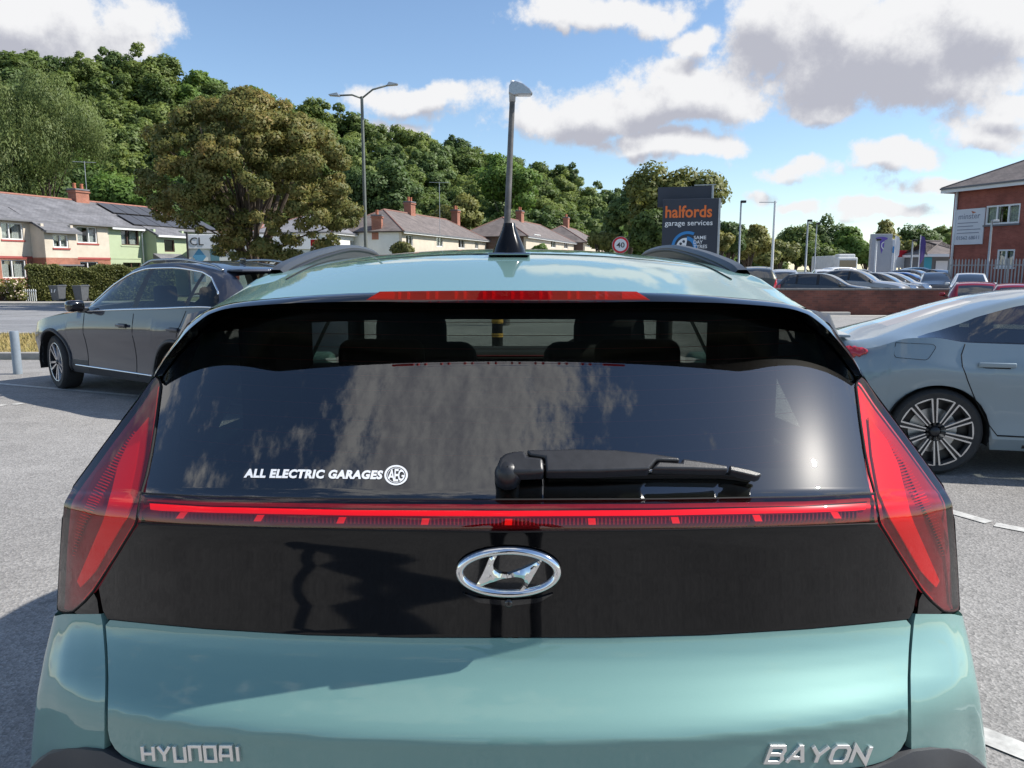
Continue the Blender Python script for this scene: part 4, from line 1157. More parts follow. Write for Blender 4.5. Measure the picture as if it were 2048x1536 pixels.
SUV = dict(L=4.67, wheels=(1.11, 3.75, .335), sill=.25, ww=.235, steer=R(-8), mirror=2.93, style='five_twin', archgap=.055, cladrows=2, trim='chrome_dark', glass='glass_suv', mirror_mat='gloss_black',
    top=[(0, .58), (.02, .80), (.06, 1.0), (.16, 1.12), (.42, 1.38), (.55, 1.455), (.9, 1.52), (1.5, 1.572), (1.9, 1.565), (2.2, 1.52), (2.55, 1.38), (3.05, 1.10), (3.2, 1.055), (3.8, 1.0), (4.2, .93), (4.45, .83), (4.6, .70), (4.67, .55)],
    crown=[(0, .03), (.3, .04), (.6, .035), (2.1, .03), (2.6, .035), (3.2, .055), (3.8, .06), (4.67, .04)],
    ye=[(0, .56), (.2, .64), (.5, .60), (1.3, .585), (2.1, .59), (2.6, .66), (3.1, .74), (3.5, .70), (4.0, .68), (4.45, .58), (4.67, .42)],
    pw=[(0, .66), (.08, .78), (.35, .865), (.95, .905), (3.85, .91), (4.25, .87), (4.5, .77), (4.62, .64), (4.67, .5)],
    belt=[(0, .95), (.5, 1.10), (1.4, 1.06), (2.6, 1.005), (3.1, .975), (3.8, .90), (4.2, .83), (4.45, .72), (4.6, .60), (4.67, .48)],
    screen=(2.2, 3.1), rear_glass=(.12, .50), dlo=(.42, 3.02), pillars=[(1.80, 1.91), (.84, .90)], doors=[.80, 1.86, 2.92], hl=4.30, hlrow=8, tl=.24,
    wtop=lambda x: interp(x, [(.4, .25), (.5, .55), (.7, .82), (.9, .9), (2.8, .9), (3.05, .8)]))
g1 = gnd(133, 776)
hh = R(144.5); hv_ = Vector((math.cos(hh), math.sin(hh), 0)); nv_ = Vector((-hv_.y, hv_.x, 0))
lc = g1-hv_*3.75-nv_*.78
suv, sm, (sxs, ssec, sjb, sjw) = make_car('parked_suv', (lc.x, lc.y, 0), hh, SUV, 'dark grey metallic SUV with chrome window line and its front wheel turned', paint='paint_grey')
def sec_at(secdata, x, z):
    xs, secs, jb, jw = secdata; i = min(range(len(xs)), key=lambda k: abs(xs[k]-x)); s = secs[i]
    for (y0, z0), (y1, z1) in zip(s, s[1:]):
        if z0 <= z <= z1: return y0+(y1-y0)*(z-z0)/max(1e-6, z1-z0)
    return s[0][0]
def seam(root, sd, x0, z0, x1, z1, side, m='gap_black', r=.0035, nm='door_seam', n=14, off=.0005):
    pts = []
    for k in range(n+1):
        t = k/n; x, z = x0+(x1-x0)*t, z0+(z1-z0)*t; pts.append((x, side*(sec_at(sd, x, z)+off), z))
    return MB().tube(pts, r, 6).build(nm, m, root, True)
SD = (sxs, ssec, sjb, sjw)
for s in (1, -1):
    fd, rd = sm[('front_door', s)], sm[('rear_door', s)]
    seam(fd, SD, 1.86, .30, 1.86, 1.0, s); seam(fd, SD, 2.92, .30, 2.95, .97, s); seam(rd, SD, 1.02, .78, .86, 1.06, s); seam(rd, SD, 1.50, .45, 1.40, .60, s)
    for dpar, x in ((fd, 2.0), (rd, .98)):
        y = sec_at(SD, x, .86)
        MB().box((x+.06, s*(y+.028), .865), (.2, .018, .030)).build('handle', 'paint_grey', dpar, True, 40, bevel=.008, seg=3)
        MB().box((x+.06, s*(y+.004), .86), (.15, .012, .05)).build('handle_recess', 'trim_black', dpar, bevel=.004)
    seam(root := suv, SD, 1.55, .345, 3.28, .345, s, 'chrome', .011, 'sill_strip', 20, .004)
    # chrome line over the side windows
    pts = []
    for x, sc in zip(sxs, ssec):
        if .46 < x < 3.0: pts.append((x, s*(sc[sjb+5][0]+.006), sc[sjb+5][1]))
    MB().tube(pts, .010, 6).build('window_chrome', 'chrome', suv, True)
    pts = [(x, s*(sc[sjb][0]+.004), sc[sjb][1]+.006) for x, sc in zip(sxs, ssec) if .46 < x < 3.0]
    MB().tube(pts, .008, 6).build('window_chrome', 'chrome', suv, True)
    pts = [(x, s*(sc[sjw][0]-.03), sc[sjw][1]+.03*min(1, (x-.6)/.15, (2.2-x)/.2)+.012) for x, sc in zip(sxs, ssec) if .6 < x < 2.2]
    MB().tube(pts, .014, 8).build('roof_rail', 'chrome_dark', suv, True)
    for xw in (1.11, 3.75):   # dark cladding round the arch
        pts = []
        for k in range(25):
            a = -.15+(math.pi+.3)*k/24; x, z = xw+.405*math.cos(a), .335+.405*math.sin(a); pts.append((x, s*(sec_at(SD, x, z)+.002), z))
        MB().tube(pts, .018, 8).build('arch_trim', 'bumper_plastic', suv, True)
for s in (-1, 1):   # seats
    for x in (1.2, 2.1):
        MB().box((x, s*.36, .80), (.14, .46, .62)).build('seat', 'interior_dark', suv, True, 40, bevel=.05, seg=3)
        MB().box((x-.02, s*.36, 1.19), (.11, .27, .20)).build('headrest', 'interior_dark', suv, True, 40, bevel=.05, seg=3)
MB().box((2.85, 0, .92), (.4, 1.4, .16)).build('dashboard', 'interior_dark', suv, True, 40, bevel=.05)
MB().tube([Vector((2.58, -.36, 1.0))+Vector((.06*math.cos(a)*0, .17*math.cos(a), .17*math.sin(a))) for a in np.linspace(0, 2*math.pi, 25)], .013, 6).build('steering_wheel', 'interior_dark', suv, True)
MB().box((.52, 0, 1.462), (.26, 1.05, .03)).build('roof_spoiler', 'paint_grey', suv, True, 40, bevel=.012)
mb = MB().box((1.1, 0, 1.575), (.10, .02, .05)); mb.build('aerial', 'gloss_black', suv, True, 40, bevel=.01)

COUPE = dict(L=4.4, wheels=(.68, 3.36, .318), sill=.20, ww=.235, mirror=2.85, style='ten', archgap=.026, trim='gloss_black', glass='glass_privacy', inset=.02, rgrow=4,
    top=[(0, .56), (.015, .78), (.035, .90), (.06, .965), (.14, .965), (.22, .975), (.39, 1.022), (.69, 1.115), (.97, 1.21), (1.24, 1.283), (1.52, 1.328), (1.9, 1.345), (2.25, 1.315), (2.65, 1.205), (3.25, .965), (3.4, .92), (4.0, .84), (4.3, .70), (4.4, .5)],
    crown=[(0, .02), (.2, .025), (.5, .03), (1.0, .026), (2.3, .03), (3.3, .05), (4.4, .03)],
    ye=[(0, .50), (.1, .62), (.3, .63), (.6, .60), (1.1, .55), (1.9, .54), (2.5, .60), (3.2, .72), (3.8, .72), (4.2, .64), (4.4, .4)],
    pw=[(0, .58), (.06, .70), (.22, .81), (.6, .86), (1.3, .85), (3.4, .855), (3.9, .82), (4.25, .70), (4.4, .45)],
    belt=[(0, .86), (.25, .915), (.48, .99), (.62, .995), (.85, .965), (1.3, .955), (2.3, .92), (3.1, .89), (3.9, .77), (4.3, .62), (4.4, .44)],
    screen=(2.28, 3.28), rear_glass=(.45, 1.05), dlo=(.50, 3.15), pillars=[(1.88, 1.98)], doors=[.80, 1.93, 3.02], hl=4.0, tl=.0, shoulder=.06,
    wtop=lambda x: interp(x, [(.5, .08), (.6, .40), (.75, .64), (.95, .80), (1.2, .87), (1.6, .9), (2.9, .9), (3.2, .8)]))
g2_ = gnd(1862, 948)
hh = R(-12); hv_ = Vector((math.cos(hh), math.sin(hh), 0)); nv_ = Vector((-hv_.y, hv_.x, 0))
lc = g2_-hv_*.68+nv_*.80
bm_, bmm, CDt = make_car('parked_coupe', (lc.x, lc.y, 0), hh, COUPE, 'pale blue grey fastback car with two-tone ten spoke wheels, at the edge of the photo', paint='paint_bluegrey')
for s in (1, -1):
    fd, rd = bmm[('front_door', s)], bmm[('rear_door', s)]
    pts = [(.83, .955), (.805, .88), (.81, .80), (.85, .70), (.93, .54), (1.01, .40), (1.08, .31)]
    for (a, b), (c, d) in zip(pts, pts[1:]): seam(rd, CDt, a, b, c, d, s, n=4)
    seam(rd, CDt, 1.08, .31, 3.0, .28, s, r=.006); seam(fd, CDt, 1.93, .30, 1.93, .92, s)
    for dpar, x in ((rd, .98), (fd, 2.12)):
        y = sec_at(CDt, x, .80)
        MB().box((x+.05, s*(y+.012), .815), (.24, .02, .035)).build('handle', 'paint_bluegrey', dpar, True, 40, bevel=.009, seg=3)
        MB().box((x+.05, s*(y-.002), .798), (.18, .012, .02)).build('handle_recess', 'gap_black', dpar, bevel=.003)
    # fuel flap outline
    if s < 0:
        fl = [(.38, .955), (.62, .95), (.64, .93), (.59, .85), (.57, .84), (.38, .85), (.37, .87), (.38, .955)]
        pts = []
        for x, z in dens2(fl, 40): pts.append((x, s*(sec_at(CDt, x, z)+.0008), z))
        MB().tube(pts, .0018, 5).build('fuel_flap_seam', 'gap_black', bm_, True)
    # tail lamp wraps round the corner
    tl = [(.02, .83), (.02, .90), (.12, .91), (.19, .902), (.205, .885), (.18, .86), (.1, .83)]
    vs_, fs_ = cdt(dens2(tl, 40, True), .03)
    o = mesh('tail_lamp', [(p.x, s*(sec_at(CDt, max(.02, p.x), p.y)+.006), p.y) for p in vs_], [tuple(f) for f in fs_], 'tail_far', bm_, True); recalc(o)
    md = o.modifiers.new('s', 'SOLIDIFY'); md.thickness = .02; md.offset = 0
    # dark skirt
    seam(bm_, CDt, 1.25, .235, 3.05, .235, s, 'trim_black', .02, 'side_skirt', 20, -.012)
for s in (-1, 1):
    for x in (1.1, 2.05):
        MB().box((x, s*.35, .68), (.14, .46, .60)).build('seat', 'interior_dark', bm_, True, 40, bevel=.05, seg=3)
        MB().box((x-.02, s*.35, 1.04), (.11, .25, .17)).build('headrest', 'interior_dark', bm_, True, 40, bevel=.05, seg=3)
MB().box((.07, 0, .978), (.10, 1.15, .022)).build('boot_lip', 'paint_bluegrey', bm_, True, 40, bevel=.008, seg=3)
mesh('rear_lamp_bar', [(-.004, y, z) for y, z in ((-.52, .80), (.52, .80), (.52, .87), (-.52, .87))], [(0, 1, 2, 3)], 'tail_far', bm_)

# the far parked cars
HATCH = dict(L=4.2, wheels=(.75, 3.35, .32), sill=.22, mirror=2.85, archgap=.05,
    top=[(0, .55), (.02, .75), (.06, .95), (.2, 1.08), (.5, 1.36), (.62, 1.42), (1.2, 1.47), (1.9, 1.465), (2.3, 1.40), (2.6, 1.28), (3.2, .98), (3.4, .94), (3.9, .86), (4.12, .72), (4.2, .5)],
    crown=[(0, .03), (.6, .035), (2.3, .03), (3.4, .05), (4.2, .03)],
    ye=[(0, .52), (.2, .60), (.5, .58), (1.2, .56), (2.3, .57), (2.7, .63), (3.2, .72), (3.8, .70), (4.1, .6), (4.2, .4)],
    pw=[(0, .6), (.08, .74), (.35, .82), (.9, .86), (3.4, .86), (3.85, .81), (4.1, .68), (4.2, .5)],
    belt=[(0, .86), (.5, .98), (1.3, .95), (2.6, .91), (3.2, .88), (3.9, .80), (4.1, .66), (4.2, .45)],
    screen=(2.25, 3.22), rear_glass=(.12, .5), dlo=(.5, 3.1), pillars=[(1.85, 1.97), (.95, 1.05)], hl=3.72, tl=.3,
    wtop=lambda x: interp(x, [(.45, .5), (.7, .85), (1.0, .9), (3.0, .9)]))
def variant(base, sx=1., sy=1., sz=1., **k):
    d = dict(base)
    for key in ('top', 'crown', 'belt'): d[key] = [(x*sx, z*sz) for x, z in base[key]]
    for key in ('ye', 'pw'): d[key] = [(x*sx, z*sy) for x, z in base[key]]
    d['L'] = base['L']*sx; xr, xf, r = base['wheels']; d['wheels'] = (xr*sx, xf*sx, r*(sz**.5))
    for key in ('screen', 'rear_glass', 'dlo'): d[key] = tuple(x*sx for x in base[key])
    d['pillars'] = [(a*sx, b*sx) for a, b in base['pillars']]; d['hl'] = base['hl']*sx; d['tl'] = base['tl']*sx; d['mirror'] = base['mirror']*sx
    w0 = base['wtop']; d['wtop'] = lambda x: w0(x/sx)
    d['glass'] = 'glass_far'; d['steer'] = 0; d.pop('sideglass', None); d['doors'] = []
    d.update(k); return d
HB = variant(HATCH); SV = variant(SUV, .94, 1, 1.04, tl=.3, hl=4.0); SVT = variant(SUV, .97, 1.03, 1.13, tl=.3); SALOON = variant(COUPE, 1, 1.0, 1.03, tl=.25, tlrow=6)
VAN = variant(HATCH, 1.05, 1.06, 1.22)
for nm, c in (('paint_black', (.012, .013, .015)), ('paint_silver', (.42, .43, .44)), ('paint_white', (.72, .72, .71)), ('paint_red', (.26, .008, .018)), ('paint_blue', (.03, .16, .50)),
              ('paint_khaki', (.075, .075, .058)), ('paint_darkgrey', (.055, .06, .068)), ('paint_sky', (.16, .30, .46)), ('paint_champ', (.33, .32, .31))):
    car_paint(nm, c, .2 if nm in ('paint_white', 'paint_red') else .45)
def park(u, v_roof, Y, hdg, S, paint, label, z=-.17, name='parked_car', group='cars on the dealer forecourt'):
    """stand a car so that its middle falls in picture column u at depth Y"""
    x = (u-1024)/F*Y*1.0/ (CT)*.985
    h = R(hdg); m_ = Vector((math.cos(h), math.sin(h), 0))*S['L']/2
    return make_car(name, (x-m_.x, Y-m_.y, z), h, S, label, group, paint, 1)[0]
# row behind the wall, noses to the right and towards us
park(1648, 545, 35.5, -32, HB, 'paint_darkgrey', 'dark grey hatchback side-on just behind the brick wall, nearest of its row')
park(1722, 545, 38, -38, SV, 'paint_champ', 'silver crossover behind the wall, second in its row after the dark grey hatchback')
park(1757, 543, 40.5, -40, HB, 'paint_darkgrey', 'charcoal hatchback third in the row behind the brick wall', )
park(1785, 543, 43, -40, HB, 'paint_silver', 'silver hatchback next to the bright blue car behind the wall')
park(1812, 543, 45.5, -42, HB, 'paint_blue', 'bright blue hatchback in the row behind the wall')
park(1836, 541, 48.5, -45, SV, 'paint_silver', 'light silver crossover just beyond the bright blue hatchback')
park(1866, 546, 43, -114, HB, 'paint_darkgrey', 'dark grey hatchback facing us behind the wall with bright headlights')
# back row
park(1508, 522, 41, 78, SVT, 'paint_khaki', 'tall khaki brown SUV seen from behind next to the roof rail', group='cars in the back of the forecourt')
park(1476, 522, 47, 82, SV, 'paint_black', 'black SUV half hidden behind the roof rail', group='cars in the back of the forecourt')
park(1562, 527, 42, 74, SV, 'paint_silver', 'silver SUV with red tail lights beside the khaki SUV', group='cars in the back of the forecourt')
park(1602, 530, 52, 70, HB, 'paint_black', 'black hatchback in the back row beyond the silver SUV', group='cars in the back of the forecourt')
park(1640, 530, 55, 75, SV, 'paint_white', 'white crossover in the back row with dark windows', group='cars in the back of the forecourt')
park(1690, 533, 58, 10, VAN, 'paint_white', 'white people carrier side-on in the back row', group='cars in the back of the forecourt')
park(1735, 533, 60, -30, SV, 'paint_silver', 'silver car in the back row under the tall grey sign', group='cars in the back of the forecourt')
park(1788, 533, 58, -60, HB, 'paint_darkgrey', 'dark green grey car in the back row right of the grey sign', group='cars in the back of the forecourt')
park(1818, 535, 56, -116, SALOON, 'paint_sky', 'pale blue saloon in the back row facing us', group='cars in the back of the forecourt')
park(1850, 532, 55, -20, SVT, 'paint_sky', 'blue people carrier near the small pavilion', group='cars in the back of the forecourt')
park(1880, 535, 52, -70, SV, 'paint_darkgrey', 'dark teal car beside the palisade fence corner', group='cars in the back of the forecourt')
park(1936, 548, 36.5, -119, HB, 'paint_white', 'white hatchback facing us in front of the palisade fence', group='cars by the fence')
park(1943, 566, 27.5, 62, variant(HATCH, 1, 1, 1), 'paint_red', 'dark red hatchback seen from behind in front of the brick wall', z=-.42, group='cars by the fence')
park(2030, 580, 24.5, 60, HB, 'paint_red', 'second red car half hidden behind the pale fastback roof', z=-.42, group='cars by the fence')
# ================================================================ buildings
def brickmat(name, c1, c2, mortar, sx=4.4, rough=.85):
    m, nt, b = new_mat(name); b.inputs['Roughness'].default_value = rough
    tcn = nt.nodes.new('ShaderNodeTexCoord')
    mp = nt.nodes.new('ShaderNodeMapping'); nt.links.new(tcn.outputs['Object'], mp.inputs[0]); mp.inputs['Rotation'].default_value = (R(90), 0, 0)
    br = nt.nodes.new('ShaderNodeTexBrick'); nt.links.new(mp.outputs[0], br.inputs[0])
    br.inputs['Color1'].default_value = (*c1, 1); br.inputs['Color2'].default_value = (*c2, 1); br.inputs['Mortar'].default_value = (*mortar, 1)
    br.inputs['Scale'].default_value = sx; br.inputs['Mortar Size'].default_value = .012; br.inputs['Brick Width'].default_value = 1.0; br.inputs['Row Height'].default_value = .33
    n = nt.nodes.new('ShaderNodeTexNoise'); n.inputs['Scale'].default_value = 1.1; n.inputs['Detail'].default_value = 6; nt.links.new(tcn.outputs['Object'], n.inputs[0])
    mr = nt.nodes.new('ShaderNodeMapRange'); nt.links.new(n.outputs[0], mr.inputs[0]); mr.inputs[1].default_value = .3; mr.inputs[2].default_value = .7; mr.inputs[3].default_value = .72; mr.inputs[4].default_value = 1.2
    v = nt.nodes.new('ShaderNodeVectorMath'); v.operation = 'SCALE'; nt.links.new(br.outputs[0], v.inputs[0]); nt.links.new(mr.outputs[0], v.inputs['Scale'])
    nt.links.new(v.outputs[0], b.inputs['Base Color'])
    return m
def tilemat(name, c1, c2):
    m = brickmat(name, c1, c2, tuple(x*.45 for x in c1), 3.3, .8)
    for n in m.node_tree.nodes:
        if n.type == 'MAPPING': n.inputs['Rotation'].default_value = (0, 0, 0); n.inputs['Scale'].default_value = (1, 1.25, 1)
        if n.type == 'TEX_BRICK': n.inputs['Row Height'].default_value = .62; n.inputs['Mortar Size'].default_value = .03
    return m
brickmat('brick_orange', (.40, .16, .10), (.33, .12, .075), (.38, .30, .24))
brickmat('brick_red', (.34, .10, .07), (.28, .08, .056), (.28, .17, .13))
brickmat('brick_wall', (.22, .075, .05), (.13, .05, .038), (.16, .12, .10))
brickmat('brick_dark', (.14, .065, .05), (.10, .05, .04), (.14, .11, .09))
tilemat('tile_grey', (.20, .195, .205), (.15, .15, .16)); tilemat('tile_brown', (.20, .165, .15), (.15, .125, .115)); tilemat('tile_slate', (.27, .265, .28), (.22, .22, .235))
P('render_cream', (.60, .53, .43), .9, var=(1.2, .12), bump=(60, .3))
P('render_green', (.43, .50, .32), .9, var=(.9, .08), bump=(60, .2))
P('render_white', (.72, .71, .68), .9, var=(1, .08))
P('render_buff', (.56, .49, .39), .9, var=(1, .12))
P('sill_red', (.36, .075, .065), .7)
P('upvc', (.78, .78, .77), .4)
P('frame_brown', (.085, .045, .035), .5)
P('lead_grey', (.16, .16, .17), .7)
P('pipe_black', (.03, .028, .027), .6)
P('curtain', (.74, .72, .67), .9, var=(14, .35))
P('ridge_dull', (.25, .13, .10), .85, var=(5, .2))
P('ridge_red', (.34, .15, .11), .85, var=(5, .2))
P('solar_cell', (.075, .076, .085), .45, var=(2.5, .15), spec=.4)
P('terracotta', (.46, .16, .09), .85, var=(9, .2))
P('galv', (.40, .41, .42), .45, metal=.6, var=(3, .15))
P('lamp_dark', (.07, .068, .066), .55, metal=.3, var=(2.2, .4), col2=(.19, .175, .165))
P('lamp_green', (.16, .17, .15), .55, metal=.3, var=(3, .2))
P('sign_navy', (.030, .036, .052), .55, var=(1.5, .1))
P('sign_orange', (.80, .17, .03), .5); P('sign_white', (.80, .80, .80), .5); P('sign_blue', (.03, .22, .52), .5); P('sign_red', (.62, .02, .03), .5)
P('sign_panel', (.66, .67, .70), .5, var=(1, .04)); P('sign_text', (.25, .27, .33), .6); P('sign_grey', (.42, .43, .46), .45, var=(.8, .06)); P('sign_purple', (.16, .10, .42), .5)
P('bollard_grey', (.23, .27, .31), .55, var=(7, .15)); P('gold', (.60, .34, .06), .5); P('bin_grey', (.085, .09, .10), .6, var=(6, .2)); P('mural_red', (.45, .10, .06), .7); P('mural_blue', (.10, .30, .48), .7)
P('mural_teal', (.10, .22, .26), .6); P('concrete', (.42, .40, .37), .9, var=(1.5, .15)); P('fence_grey', (.36, .37, .38), .5, metal=.4, var=(2, .15)); P('coping', (.20, .19, .18), .9, var=(3, .25))
P('bark', (.10, .075, .055), .95, var=(4, .35), bump=(18, .6)); P('lorry_white', (.66, .66, .64), .5, var=(2, .1)); P('fabric_purple', (.13, .09, .30), .8); P('flag_teal', (.06, .34, .46), .7)
glass('glass_house', (.82, .85, .85), .05, 1.6)

def fl(loc, rz, off, u, v):
    """picture pixel -> (s, z) on a facade standing through loc along direction rz, pushed off inwards"""
    d = raydir(u, v); e = Vector((math.cos(rz), math.sin(rz))); q = Vector((-e.y, e.x))
    ax, ay = loc[0]+q.x*off, loc[1]+q.y*off
    det = d.x*(-e.y)+d.y*e.x
    t = (ax*(-e.y)+ay*e.x)/det
    s = (d.x*t-ax)*e.x+(d.y*t-ay)*e.y
    return s, H+d.z*t
def wall_holes(mb, s0, s1, z0, z1, holes, y, th):
    """a wall in the plane local y with rectangular openings, built of slabs"""
    ss = sorted({s0, s1, *[h[0] for h in holes], *[h[2] for h in holes]}); zs = sorted({z0, z1, *[h[1] for h in holes], *[h[3] for h in holes]})
    ss = [s for s in ss if s0 <= s <= s1]; zs = [z for z in zs if z0 <= z <= z1]
    for a, b in zip(ss, ss[1:]):
        run = None
        for c, d in zip(zs, zs[1:]):
            m_ = ((a+b)/2, (c+d)/2)
            if any(h[0] < m_[0] < h[2] and h[1] < m_[1] < h[3] for h in holes): continue
            mb.box(((a+b)/2, y+th/2, (c+d)/2), (b-a, th, d-c))
    return mb
def window(parent, s0, z0, s1, z1, y, frame='upvc', mull=(.4,), curtain=False, sill=None, fw=.07):
    """a framed window in an opening: window > frame bars, pane, curtain"""
    w = empty('window', ((s0+s1)/2, y, z0)); w.parent = parent; hw, h = (s1-s0)/2, z1-z0
    mb = MB(); mb.box((0, .02, fw/2), (2*hw, .10, fw)).box((0, .02, h-fw/2), (2*hw, .10, fw))
    for s in (-1, 1): mb.box((s*(hw-fw/2), .02, h/2), (fw, .10, h-2*fw))
    for m_ in mull: mb.box((-hw+m_*2*hw, .02, h/2), (fw, .09, h-2*fw))
    mb.build('frame', frame, w)
    xs_ = [-hw]+[-hw+m_*2*hw for m_ in mull]+[hw]
    for a, b in zip(xs_, xs_[1:]):
        MB().box(((a+b)/2, .045, h/2), (b-a-fw*1.02, .008, h-2*fw)).build('pane', 'glass_house', w)
    if curtain:
        for a, b in ((-hw+fw, -hw*.25), (hw*.2, hw-fw)):
            n = 10; vs = []
            for k in range(n+1):
                x = a+(b-a)*k/n; yy_ = .14+.025*(k % 2)
                vs += [(x, yy_, fw), (x, yy_, h-fw)]
            mesh('curtain', vs, [(2*k, 2*k+2, 2*k+3, 2*k+1) for k in range(n)], 'curtain', w)
    if sill: MB().box((0, -.06, -.06), (2*hw+.16, .16, .10)).build('sill', sill, w)
    return w
def hip_roof(parent, s0, s1, y0, y1, ze, zr, hip0, hip1, m, over=.3, th=.12, ridge='ridge_red'):
    """hipped roof over a rectangle; ridge along s"""
    a0, a1, b0, b1 = s0-over, s1+over, y0-over, y1+over; ym = (y0+y1)/2; r0, r1 = s0+hip0, s1-hip1
    ro = empty('roof', (0, 0, 0)); ro.parent = parent
    c = [(a0, b0, ze), (a1, b0, ze), (a1, b1, ze), (a0, b1, ze), (r0, ym, zr), (r1, ym, zr)]
    for nm, f in (('roof_slope', (0, 1, 5, 4)), ('roof_slope', (2, 3, 4, 5)), ('roof_hip', (1, 2, 5)), ('roof_hip', (3, 0, 4))):
        p = [Vector(c[i]) for i in f]
        # own local frame so that the tile courses follow the slope
        ex = (p[1]-p[0]).normalized(); up_ = (p[-1]-p[0]); ey = (up_-ex*up_.dot(ex)).normalized(); F4 = frame_matrix(p[0], ex, ey); inv = F4.inverted()
        q = [inv @ x for x in p]; n = len(q)
        vs = q+[x-Vector((0, 0, th)) for x in q]
        o = mesh(nm, vs, [tuple(range(n)), tuple(range(2*n-1, n-1, -1))]+[(i, i+n, (i+1) % n+n, (i+1) % n) for i in range(n)], m, ro); o.matrix_local = F4
    mb = MB(); mb.tube([Vector(c[4])+Vector((0, 0, .0)), Vector(c[5])+Vector((0, 0, .0))], .085, 8)
    for i, j in ((0, 4), (3, 4), (1, 5), (2, 5)): mb.tube([c[i], Vector(c[j])], .06, 6)
    mb.build('ridge_tiles', ridge, ro)
    mbg = MB(); mbg.box(((a0+a1)/2, b0-.05, ze-.05), (a1-a0, .12, .10)); mbg.build('gutter', 'lead_grey', ro)
    return ro
def chimney(parent, s, y, z0, w, d, h, pots=2, m='brick_orange'):
    c = empty('chimney', (s, y, z0)); c.parent = parent
    mb = MB().box((0, 0, h/2), (w, d, h)); mb.build('stack', m, c)
    MB().box((0, 0, h-.12), (w+.14, d+.14, .10)).build('stack_course', m, c); MB().box((0, 0, h+.04), (w+.1, d+.1, .10)).build('cap', 'lead_grey', c)
    for k in range(pots): MB().lathe([(.13, 0), (.11, .35), (.14, .40), (.10, .40)], 12, Matrix.Translation(((k-(pots-1)/2)*w*.55, 0, h+.08))).build('chimney_pot', 'terracotta', c, True)
    return c
def aerial(loc, h, label, w=1.0, rz=0, n=7):
    a = empty('tv_aerial', loc, rz, label=label, cat='aerial')
    MB().tube([(0, 0, 0), (0, 0, h)], .025, 6).build('mast', 'galv', a)
    MB().box((0, 0, h-.05), (w, .03, .03)).build('boom', 'galv', a)
    for k in range(n): MB().box((-w/2+.05+k*(w-.1)/(n-1), 0, h-.05), (.015, .45-.02*k, .015)).build('element', 'galv', a)
    return a

# ---- the cream and green pair of houses
e1 = Vector((.309, .951)).normalized(); HZ = math.atan2(e1.y, e1.x); HL = (-31.25, 47.0); ZB = -.52
hs = empty('house_pair', (HL[0], HL[1], 0), HZ, label='pair of rendered houses, cream and pale green, under one long grey tiled roof', cat='house')
S0, S1, YD = -.8, 20.4, 7.4
sp_ = fl(HL, HZ, 0, 218, 480)[0]        # party wall
def pw_(u0, v0, u1, v1, off=0.0):
    a = fl(HL, HZ, off, u0, v0); b = fl(HL, HZ, off, u1, v1); return (a[0], b[1], b[0], a[1])
W1, W3, G1, G3 = pw_(1, 444, 48, 480), pw_(153, 452, 196, 487), pw_(2, 519, 55, 556), pw_(160, 523, 199, 556)
W4, G4 = pw_(241, 458, 279, 491), pw_(246, 525, 284, 556)
zband = fl(HL, HZ, 0, 120, 516)[1]
wl = [W1, W3]; lowc_ = [G1, G3]
wall_holes(MB(), S0, sp_, zband, 4.5, wl, 0, .25).build('wall_upper', 'render_cream', hs)
wall_holes(MB(), S0, sp_, ZB, zband, lowc_, 0, .25).build('wall_brick', 'brick_orange', hs)
MB().box(((S0+sp_)/2, -.02, zband), (sp_-S0, .05, .14)).build('band_course', 'sill_red', hs)
wall_holes(MB(), sp_+.002, S1, ZB, 4.5, [W4, G4], 0, .25).build('wall_green', 'render_green', hs)
MB().box(((sp_+S1)/2, -.01, zband+.05), (S1-sp_, .03, .10)).build('band_course', 'render_green', hs)
MB().box((S0-.002+.125, YD/2+.126, (ZB+4.5)/2), (.25, YD-.255, 4.5-ZB)).build('end_wall', 'render_cream', hs)
MB().box((S1-.125, YD/2+.126, (ZB+4.5)/2), (.25, YD-.255, 4.5-ZB)).build('end_wall', 'render_green', hs)
MB().box(((S0+S1)/2, YD+.126, (ZB+4.5)/2), (S1-S0, .25, 4.5-ZB)).build('back_wall', 'render_cream', hs)
for w_ in (W1, W3): window(hs, *w_, .10, 'upvc', (.38,) if w_ is W1 else (.60,), True, 'sill_red')
for w_ in (G1, G3): window(hs, *w_, .10, 'upvc', (.45,), w_ is G1, 'sill_red')
window(hs, *W4, .10, 'frame_brown', (.38,), True, 'render_green'); window(hs, *G4, .10, 'frame_brown', (.5,), False, 'render_green')
roofA = hip_roof(hs, S0, S1, 0, YD, 4.5, 6.42, 3.7, 3.8, 'tile_grey', .28)
